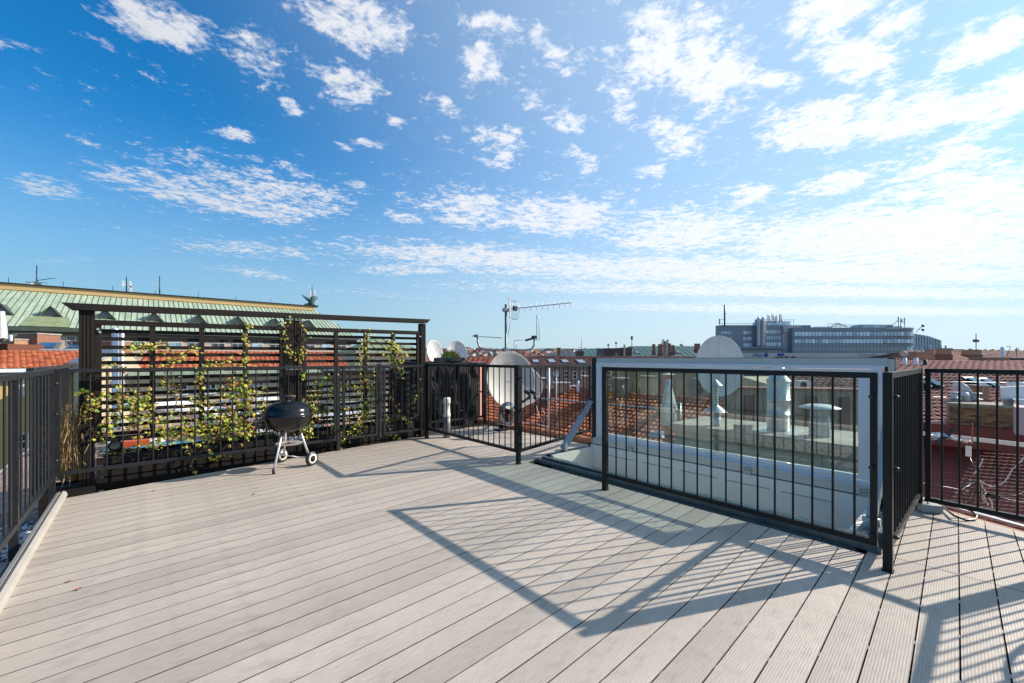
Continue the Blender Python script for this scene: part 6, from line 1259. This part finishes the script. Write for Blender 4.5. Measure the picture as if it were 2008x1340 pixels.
for xx in (1482.5, 1491.5):
    b = MB(); c = OB(xx, 0)[0]; b.lathe([(1.0, OB(0, 678)[2]), (1.0, OB(0, 626)[2]), (.6, OB(0, 623)[2])], (c, -2.6, 0), n=16); P_('steel_stack', b, M_ALU)
    b = MB()
    for k in range(12): z0 = OB(0, 678)[2] + k * 1.2; b.bar((c - 1.2, -3.7, z0), (c + 1.2, -3.7, z0 + 1.2), .14, .14); b.bar((c + 1.2, -3.7, z0), (c - 1.2, -3.7, z0 + 1.2), .14, .14)
    for s_ in (-1.25, 1.25): b.bar((c + s_, -3.7, OB(0, 680)[2]), (c + s_, -3.7, OB(0, 624)[2]), .2, .2)
    P_('lattice', b, M_GALVD)
wme = {}
def owin(x0, x1, y0, y1, dd, m, step):
    k = (round(step, 2), round(y1 - y0, 2), m.name)
    if k not in wme: q = MB(); q.bx((0, -.12, 0), (step * sx - .35, 0, (y1 - y0) * sx)); wme[k] = q.mesh('window', m)
    x = x0
    while x + step <= x1 + .1:
        o = bpy.data.objects.new('window', wme[k]); COL.objects.link(o); o.parent = OFF; p = OB(x, y1); o.location = (p[0] + .17, dd - .02, p[2]); x += step
for y0, y1 in ((650, 655.5), (661.5, 667.5), (674, 680)):
    owin(1413, 1434, y0, y1, 0, M_OPANE, 4.2); owin(1457, 1477, y0, y1, 0, M_OPANE, 4.2); owin(1501, 1533, y0 - 2, y1 - 1, -0.001, M_OPANE, 5.0)
owin(1411, 1533, 686, 692, 0, M_OPANED, 5.5)
b = MB(); b.bx((OB(1411, 0)[0], -3, OB(0, 684)[2]), (OB(1534, 0)[0], -.001, OB(0, 680.5)[2])); P_('canopy', b, M_OFF)
# right wing, slightly nearer, with a rounded end
RZ = -4.0
def arc(x0, x1, z0, z1, off, mbx, n=12):
    R = 9.0; cx_ = OB(1794, 0)[0] - R; pts = [(OB(x0, 0)[0], RZ - off)] + [(cx_ + (R + off) * math.sin(a), RZ + R - (R + off) * math.cos(a)) for a in [math.pi / 2 * k / n for k in range(n + 1)]] + [(cx_ + R + off, 24), (OB(x0, 0)[0], 24)]
    mbx.prism([(x, y, z0) for x, y in pts], (0, 0, z1 - z0))
b = MB(); arc(1545, 1794, -24, OB(0, 646)[2], 0, b); P_('wing_body', b, M_OFF)
for (ya, yb) in ((644, 651), (660, 665.5), (674.5, 680), (690, 692)):
    b = MB(); arc(1545, 1794, OB(0, yb)[2], OB(0, ya)[2], .25, b); P_('spandrel_band', b, M_OFF)
for r_, (y0, y1) in enumerate(((652, 659.5), (666.5, 673.5), (681, 689.5))):
    owin(1549, 1768, y0, y1, RZ, M_OPANE if r_ < 2 else M_OPANED, 6.6)
    R = 9.0; cx_ = OB(1794, 0)[0] - R
    for k in range(6):
        a = math.pi / 2 * (k + .5) / 6; q = MB(); q.bx((-1.0, -.3, 0), (1.0, -.05, (y1 - y0) * sx)); o = P_('window', q, M_OPANE); o.location = (cx_ + R * math.sin(a), RZ + R - R * math.cos(a), OB(0, y1)[2]); o.rotation_euler = (0, 0, a)
b = MB(); arc(1722, 1794, OB(0, 645.5)[2] - .2, OB(0, 644)[2] + .1, .8, b); arc(1722, 1794, OB(0, 660)[2], OB(0, 659.3)[2], 1.2, b); arc(1722, 1794, OB(0, 674)[2], OB(0, 673.3)[2], 1.2, b); P_('sunshade', b, M_OFFL)
b = MB(); b.bx((OB(1440, 0)[0], -6, OB(0, 702)[2] - 3), (OB(1722, 0)[0], -4.3, OB(0, 692.5)[2])); P_('white_fascia', b, M_OFFL)
for (xa, xb, y0, y1) in ((1571, 1600, 641, 647), (1608, 1640, 640, 646), (1700, 1760, 636, 645), (1745, 1778, 639, 645)):
    b = MB(); b.bx((OB(xa, 0)[0], 3, OB(0, y1)[2]), (OB(xb, 0)[0], 12, OB(0, y0)[2])); P_('rooftop_plant', b, M_OPANE)
b = MB(); b.bx((OB(1571, 0)[0], 2, OB(0, 648)[2]), (OB(1745, 0)[0], 22, OB(0, 644)[2])); P_('roof_deck', b, M_OFF)
b = MB(); ap = OB(1667, 631); 
for k in range(9): x = 1641 + k * 6.5; b.bar((OB(x, 0)[0], 8, OB(0, 642)[2]), (ap[0] + (k - 4) * .2, 10, ap[2]), .18, .18)
for f in (.3, .6): b.bar((OB(1641 + 26 * f, 0)[0], 8, OB(0, 642 - 11 * f)[2]), (OB(1693 - 26 * f, 0)[0], 8, OB(0, 642 - 11 * f)[2]), .18, .18)
P_('glass_pyramid_frame', b, M_OFFL)
b = MB(); b.tube([OB(1628 + 5 * math.cos(a), 641 - 7 * math.sin(a), 1) for a in [math.pi * k / 8 for k in range(9)]], .15, 6); P_('arched_rail', b, M_OFFL)
b = MB(); b.bx((OB(1641, 0)[0], .8, OB(0, 637)[2]), (OB(1722, 0)[0], .95, OB(0, 636.5)[2])); P_('roof_handrail', b, M_OFFL)
for k in range(10): b = MB(); b.bx((OB(1641 + k * 9, 0)[0], .8, OB(0, 644)[2]), (OB(1641 + k * 9, 0)[0] + .15, .95, OB(0, 636.5)[2])); P_('handrail_post', b, M_OFFL)
# further glazed block
b = MB(); b.add([OB(1790, 702, 12), OB(1846, 702, 12), OB(1846, 668, 12), OB(1820, 659, 12), OB(1790, 654, 12), OB(1790, 702, 20), OB(1846, 702, 20), OB(1846, 668, 20), OB(1820, 659, 20), OB(1790, 654, 20)], [(0, 1, 2, 3, 4), (1, 6, 7, 2), (4, 3, 8, 9), (3, 2, 7, 8), (6, 5, 9, 8, 7)]); P_('far_glass_wing', b, M_OPANE)
for k in range(9):
    f = k / 9; x = 1797 + 49 * f; b = MB(); y_ = 656 + 12 * f; b.bar(OB(x, 702, 11.9), OB(x, y_, 11.9), .22, .22); P_('mullion', b, M_OFF)
b = MB(); b.tube([OB(1421, 640), OB(1421, 598)], .45, 8); P_('tall_mast', b, M_STEELG); b = MB(); b.bx((OB(1412, 0)[0], 1, OB(0, 636)[2]), (OB(1414, 0)[0], 1.6, OB(0, 625)[2])); b.tube([OB(1414, 627), OB(1421, 626)], .12, 6); P_('small_antenna', b, M_OFFL)
for k, (x, y0, y1) in enumerate(((1506, 617, 630), (1509, 620, 632), (1514, 616, 628), (1517, 618, 631), (1520, 621, 632), (1523, 619, 629), (1529, 616, 629), (1532, 616, 629))):
    b = MB(); b.tube([OB(x, y1 + 2, 3), OB(x, y0, 3)], .28, 6); P_('roof_aerial', b, M_OFFL if k % 2 else M_STEELG)
# sign frame with three panels on the roof, backlit side
b = MB(); 
for x in (1762, 1766, 1774): b.bar(OB(x, 645, 2), OB(x, 624, 2), .22, .22)
b.bar(OB(1748, 641, 2), OB(1762, 627, 2), .2, .2); P_('sign_frame', b, M_STEELG)
for (x0_, x1_, y0, y1) in ((1762, 1766, 621, 632), (1767, 1773, 626, 633), (1774, 1778, 623, 636)): b = MB(); b.bx(OB(x0_, y1, 1), (OB(x1_, 0)[0], 1.6, OB(0, y0)[2])); P_('sign_panel', b, M_OFFL)
b = MB(); b.bar(OB(1796, 652, 2), OB(1808, 640, 2), .2, .2); b.bar(OB(1800, 646, 2), OB(1812, 646, 2), .2, .2); P_('crane_sign_arm', b, M_STEELG)
for y in (639, 647): b = MB(); b.lathe([(0, -.3), (.9 if y == 639 else .8, -.3), (.9 if y == 639 else .8, .3), (0, .3)], OB(1810, y, 2), (.3, -1, 0), 16); P_('blue_disc', b, M_BLUE)
# signs on the fascia: real lettering as flat raised letters
def text_obj(txt, loc, size, m, name, par, ital=0):
    cu = bpy.data.curves.new(name, 'FONT'); cu.body = txt; cu.size = size; cu.extrude = .05; cu.shear = ital; cu.resolution_u = 2
    tmp = bpy.data.objects.new(name, cu); COL.objects.link(tmp); dg = bpy.context.evaluated_depsgraph_get(); me = bpy.data.meshes.new_from_object(tmp.evaluated_get(dg)); bpy.data.objects.remove(tmp); me.materials.clear(); me.materials.append(m)
    o = bpy.data.objects.new(name, me); COL.objects.link(o); o.parent = par; o.location = loc; o.rotation_euler = (rad(90), 0, 0); return o
text_obj('Allianz', (OB(1464, 0)[0], -6.1, OB(0, 699.3)[2]), 2.5, M_BLUE, 'sign_lettering', OFF)
b = MB(); b.lathe([(0, 0), (1.15, 0), (1.15, .15), (0, .15)], (OB(1490.5, 0)[0], -6.01, OB(0, 696.3)[2]), (0, -1, 0), 20); P_('round_emblem', b, M_BLUE)
b = MB(); b.bx((OB(1512, 0)[0], -6.1, OB(0, 699)[2]), (OB(1525, 0)[0], -6.01, OB(0, 693.6)[2])); P_('blue_sign_panel', b, M_BLUE)
text_obj('Kooperativa', (OB(1668, 0)[0], -6.1, OB(0, 699)[2]), 2.1, M_SIGNW, 'sign_lettering', OFF)
# ================================================================== HILLS AND FAR CITY
def hill(name, prof, d, back, m, zb=-23.2):
    mb = MB(); n = len(prof); vs = []
    for x, y in prof: vs.append(D(x, y, d))
    fr = [];
    for x, y in prof: q = D(x, 700, d - back); q.z = zb; fr.append(q)
    bk = []
    for x, y in prof: q = D(x, 700, d + back); q.z = zb; bk.append(q)
    mb.add(fr + vs + bk, [(i, i + 1, n + i + 1, n + i) for i in range(n - 1)] + [(n + i, n + i + 1, 2 * n + i + 1, 2 * n + i) for i in range(n - 1)]); return struct(name, mb, m)
pr = [(-900, 686), (-300, 684), (200, 684), (600, 686)] + [(x, 684.5 + 1.2 * math.sin(x * .021) + .8 * math.sin(x * .057)) for x in range(820, 1200, 16)] + [(1210, 688), (1300, 692), (1400, 693), (1700, 694), (2100, 695), (2900, 694)]
hill('hills', pr, 2600, 1500, M_HILL)
pr2 = [(x, 689 + 1.5 * math.sin(x * .013 + 1) + .7 * math.sin(x * .05)) for x in range(700, 1260, 20)]
hill('near_hill', [(600, 699)] + pr2 + [(1300, 699)], 1500, 500, M_HILL)
M_FC = [mat('far_white_render', (.5, .5, .48), .9), mat('far_cream_render', (.42, .36, .28), .9), mat('far_red_roof', (.22, .08, .05), .9), mat('far_grey_block', (.25, .26, .28), .9)]
fc = MB(); r5 = random.Random(11)
def far_block(c, w, dpt, h, wi):
    R = Matrix.Rotation(r5.uniform(0, 3.1), 3, 'Z'); fc.box(c + Vector((0, 0, h / 2)), (w, dpt, h), R, wi)
    x, y = w / 2 + .3, dpt / 2 + .3
    vs = [R @ Vector(v) + c + Vector((0, 0, h)) for v in ((-x, -y, 0), (x, -y, 0), (x, y, 0), (-x, y, 0), (-x, 0, min(w, dpt) * .35), (x, 0, min(w, dpt) * .35))]; fc.add(vs, [(0, 1, 5, 4), (2, 3, 4, 5), (0, 4, 3), (1, 2, 5)], 2 if wi < 3 else 3)
for i in range(900):
    x = r5.uniform(860, 1260) if i < 650 else r5.uniform(1260, 2060); near = r5.random() < .6
    if x > 1230: near = False
    if near: d_ = r5.uniform(1180, 1480); y = 691 + (1500 - d_) / 500 * 14 + 1.5 * math.sin(x * .013)
    else: d_ = r5.uniform(2000, 2500); f_ = (2600 - d_) / 1500; y = 685.5 + f_ * 24
    q = D(x, y, d_); q.z = max(q.z - 2, -23); big = r5.random() < .06
    far_block(q, r5.uniform(9, 22) * (2 if big else 1), r5.uniform(9, 14), r5.uniform(6, 10) * (1.7 if big else 1), r5.choice([0, 0, 1, 1, 3]))
o = bpy.data.objects.new('distant_city', fc.mesh('distant_city', M_FC)); COL.objects.link(o); o['kind'] = 'stuff'; o['label'] = 'mass of tiny far houses covering the hillside on the horizon'; o['category'] = 'distant houses'
# belt of roofs between the near houses and the hills, a sea of roofs nobody could count
mc = MB()
for i in range(700):
    d_ = 110 + 900 * r5.random() ** 1.6; x = r5.uniform(-500, 2600)
    if 1405 < x < 1850 and d_ > 210: continue
    if x < 720 and d_ < 180: continue
    q = D(x, 703, d_); q.z = -23; h = 18.6 + r5.uniform(-1.2, 1.6) * (1 + d_ / 900)
    R = Matrix.Rotation(r5.choice([CAMROT, 0, 1.57, .5]) + r5.uniform(-.1, .1), 3, 'Z'); w = r5.uniform(16, 34); dp = r5.uniform(11, 15); mc.box(q + Vector((0, 0, h / 2)), (w, dp, h), R, r5.choice([0, 1, 1, 3]))
    vs = [R @ Vector(v) + q + Vector((0, 0, h)) for v in ((-w / 2 - .4, -dp / 2 - .4, 0), (w / 2 + .4, -dp / 2 - .4, 0), (w / 2 + .4, dp / 2 + .4, 0), (-w / 2 - .4, dp / 2 + .4, 0), (-w / 2, 0, 3.6), (w / 2, 0, 3.6))]; mc.add(vs, [(0, 1, 5, 4), (2, 3, 4, 5), (0, 4, 3), (1, 2, 5)], r5.choice([2, 2, 2, 4, 5]))
    for k in range(r5.randint(1, 3)): mc.box(R @ Vector((r5.uniform(-w / 2, w / 2) * .8, r5.uniform(-1, 1), 3.4)) + q + Vector((0, 0, h)), (1.4, .8, 2.2), R, 5)
o = bpy.data.objects.new('sea_of_roofs', mc.mesh('sea_of_roofs', M_FC + [M_TEALD, M_B1])); COL.objects.link(o); o['kind'] = 'stuff'; o['label'] = 'sea of distant red roofs and chimneys between the near houses and the hills'; o['category'] = 'distant roofs'
# ================================================================== NEIGHBOUR TERRACE BEHIND THE TRELLIS
t = MB(); t.bx((-1.6, 6.7, -22), (3.9, 13.2, -.34)); nb = struct('neighbour_terrace', t, M_CONC)
for k in range(44):
    b = MB(); b.bx((0, 0, 0), (5.3, .135, .03)); 
    if k == 0: pme = b.mesh('terrace_plank', M_PDECK)
    o = bpy.data.objects.new('terrace_plank', pme); COL.objects.link(o); o.parent = nb; o.location = (-1.5, 6.75 + k * .142, -.335)
def lounger(label, cx_, cy_, rz, m, up=.5):
    t = thing('sun_lounger', label, 'sun lounger', (cx_, cy_, -.305), rz, 'sun loungers on the neighbouring terrace')
    for s_ in (-.28, .28):
        b = MB(); b.bar((-.9, s_, .30), (.25, s_, .32), .04, .05); b.bar((.25, s_, .32), (.85, s_, .32 + up), .04, .05); part('side_rail', b, M_PLASTW, t, local=True)
        for x_ in (-.75, .3): b = MB(); b.bar((x_, s_, .30), (x_ - .08, s_, 0), .04, .04); part('leg', b, M_PLASTW, t, local=True)
    sm = MB().bx((-.03, -.27, 0), (.03, .27, .018)).mesh('slat', m)
    for k in range(14):
        o = bpy.data.objects.new('slat', sm); COL.objects.link(o); o.parent = t; o.location = (-.86 + k * .082, 0, .327 + k * .0014)
    a = math.atan2(up, .6)
    for k in range(9):
        f = (k + .5) / 9; o = bpy.data.objects.new('slat', sm); COL.objects.link(o); o.parent = t; o.location = (.25 + .6 * f, 0, .345 + up * f); o.rotation_euler = (0, -a, 0)
lounger('white slatted sun lounger seen through the middle of the left trellis panel', 1.6, 8.4, rad(160), M_PLASTW, .35)
lounger('white slatted sun lounger with raised back near the left end of the trellis', .4, 9.0, rad(20), M_PLASTW, .45)
lounger('turquoise slatted sun lounger behind the left trellis stud', .45, 7.7, rad(-30), M_TEALF, .5)
lounger('white sun lounger right of the middle trellis post', 3.0, 9.6, rad(185), M_PLASTW, .3)
t = thing('folded_parasol', 'large folded white parasol lying on its side behind the left trellis panel', 'parasol', (.6, 9.6, .35)); 
b = MB(); b.lathe([(.02, 0), (.16, .25), (.22, .9), (.18, 1.6), (.05, 2.3), (0, 2.35)], (-.4, 9.9, .52), (.95, .05, -.18), 12, sq=(1, .7)); part('canopy', b, M_PLASTW, t); b = MB(); b.tube([(-.6, 9.9, .55), (2.1, 10.0, .05)], .025, 8); part('pole', b, M_STEELG, t)
def ctable(label, x, y, r=.4):
    t = thing('garden_table', label, 'table', (x, y, -.305), 0, 'white tables on the neighbouring terrace'); b = MB(); b.lathe([(0, .70), (r, .70), (r, .73), (0, .73)], (x, y, -.305), n=24); part('tabletop', b, M_PLASTW, t)
    for k in range(3): a = k * 2.1; b = MB(); b.tube([(x + .1 * math.cos(a), y + .1 * math.sin(a), .39), (x + r * .8 * math.cos(a), y + r * .8 * math.sin(a), -.30)], .018, 6); part('leg', b, M_PLASTW, t)
ctable('round white table beyond the second trellis stud', 1.9, 10.4, .5); ctable('round white table beyond the right trellis panel', 2.9, 8.2, .35)
b = MB(); b.bx((-.25, 8.0, -.30), (.05, 8.3, .12)); solo('orange_crate', b, M_ORANGE, 'orange plastic bin standing left behind the trellis', 'bin', loc=(-.1, 8.1, -.3))
t = thing('garden_bench', 'dark timber bench standing behind the right trellis panel', 'bench', (2.6, 10.9, -.305), 0)
for k in range(4): b = MB(); b.bx((2.0, 10.8 + k * .11, .12), (3.4, 10.9 + k * .11, .145)); part('seat_slat', b, M_WOOD, t)
for k in range(3): b = MB(); b.bx((2.0, 11.24, .25 + k * .12), (3.4, 11.265, .34 + k * .12)); part('back_slat', b, M_WOOD, t)
for x_ in (2.05, 3.3): b = MB(); b.bx((x_, 10.8, -.304), (x_ + .06, 11.23, .119)); part('leg_frame', b, M_WOOD, t)
# felt roof strip and pebbles left of the deck
t = MB(); t.bx((-3.2, -2.6, -22), (-.63, 6.65, -.42)); fl = struct('felt_roof', t, M_FELT)
pm = [MB() for _ in range(3)]
for m_ in pm: m_.lathe([(0, -.006), (.012, -.004), (.016, .002), (.010, .008), (0, .010)], (0, 0, 0), n=6, sq=(1, random.uniform(.6, 1)))
ps = MB()
for i in range(2600):
    x, y = random.uniform(-2.2, -.66), random.uniform(4.2, 6.6)
    if y < 4.9 and random.random() < .7: continue
    s_ = random.uniform(.7, 1.7); src = random.choice(pm); a = random.uniform(0, 3.1); o_ = len(ps.v)
    ps.add([Vector(((v.x * math.cos(a) - v.y * math.sin(a)) * s_ + x, (v.x * math.sin(a) + v.y * math.cos(a)) * s_ + y, v.z * s_ - .41)) for v in src.v], src.f, 0, True)
o = bpy.data.objects.new('white_pebbles', ps.mesh('white_pebbles', M_PEB)); COL.objects.link(o); o['kind'] = 'stuff'
for i in range(7):
    b = MB(); a0 = 4.9 - i * .52; b.prism([(-3.1, a0, -.415 - .0), (-.64, a0 - .05, -.415), (-.64, a0 - .55, -.40), (-3.1, a0 - .5, -.40)], (0, 0, .014)); o = part('felt_sheet', b, M_FELT, fl)
for (x_, y_) in ((-1.05, 5.35), (-.95, 5.0)):
    b = MB(); b.bx((x_ - .16, y_ - .16, -.41), (x_ + .14, y_ + .1, -.30)); solo('concrete_paver', b, M_CONC, 'pale concrete paver on the pebbles under the left railing, ' + ('farther one' if y_ > 5.2 else 'nearer one'), 'paver', loc=(x_, y_, -.41), group='pavers under the left railing')

# ================================================================== JUST OUTSIDE THE FRAME (their shadows fall into it)
def bistro_chair(label, x, y, rz):
    t = thing('garden_chair', label, 'chair', (x, y, .0), rz)
    m_ = M_STEEL; b = MB(); b.lathe([(.19, .44), (.205, .45), (.19, .46)], (0, 0, 0), n=28); part('seat_ring', b, m_, t, local=True)
    for k in range(7): b = MB(); xx = -.16 + k * .053; w_ = math.sqrt(max(.19 ** 2 - xx ** 2, .001)); b.bar((xx, -w_, .45), (xx, w_, .45), .03, .008); part('seat_slat', b, m_, t, local=True)
    for sx_, sy_ in ((-1, -1), (1, -1), (-1, 1), (1, 1)): b = MB(); b.tube([(sx_ * .13, sy_ * .13, .44), (sx_ * .2, sy_ * .2, 0)], .011, 8); part('leg', b, m_, t, local=True)
    b = MB(); b.tube([(-.19, .15, .44)] + [(-.21 * math.cos(a), .2, .68 + .22 * math.sin(a)) for a in [math.pi * k / 12 for k in range(13)]] + [(.19, .15, .44)], .012, 8); part('back_hoop', b, m_, t, local=True)
    for k in range(9): b = MB(); xx = -.17 + k * .0425; zt3 = .68 + math.sqrt(max(.21 ** 2 - xx * xx, .001)); b.tube([(xx, .17, .45), (xx, .2, zt3)], .006, 6); part('back_rod', b, m_, t, local=True)
    for zz in (.55, .65, .75): b = MB(); b.bar((-.19, .185, zz), (.19, .185, zz), .006, .02); part('back_band', b, m_, t, local=True)
    for dx in ():
        b = MB(); b.tube([(dx + .055 * math.cos(a), .19, .68 + .11 * math.sin(a)) for a in [2 * math.pi * k / 14 for k in range(15)]], .008, 6); part('back_loop', b, m_, t, local=True)
bistro_chair('ornate black metal garden chair behind the return railing at the right edge of the deck', 4.02, -.86, rad(25))
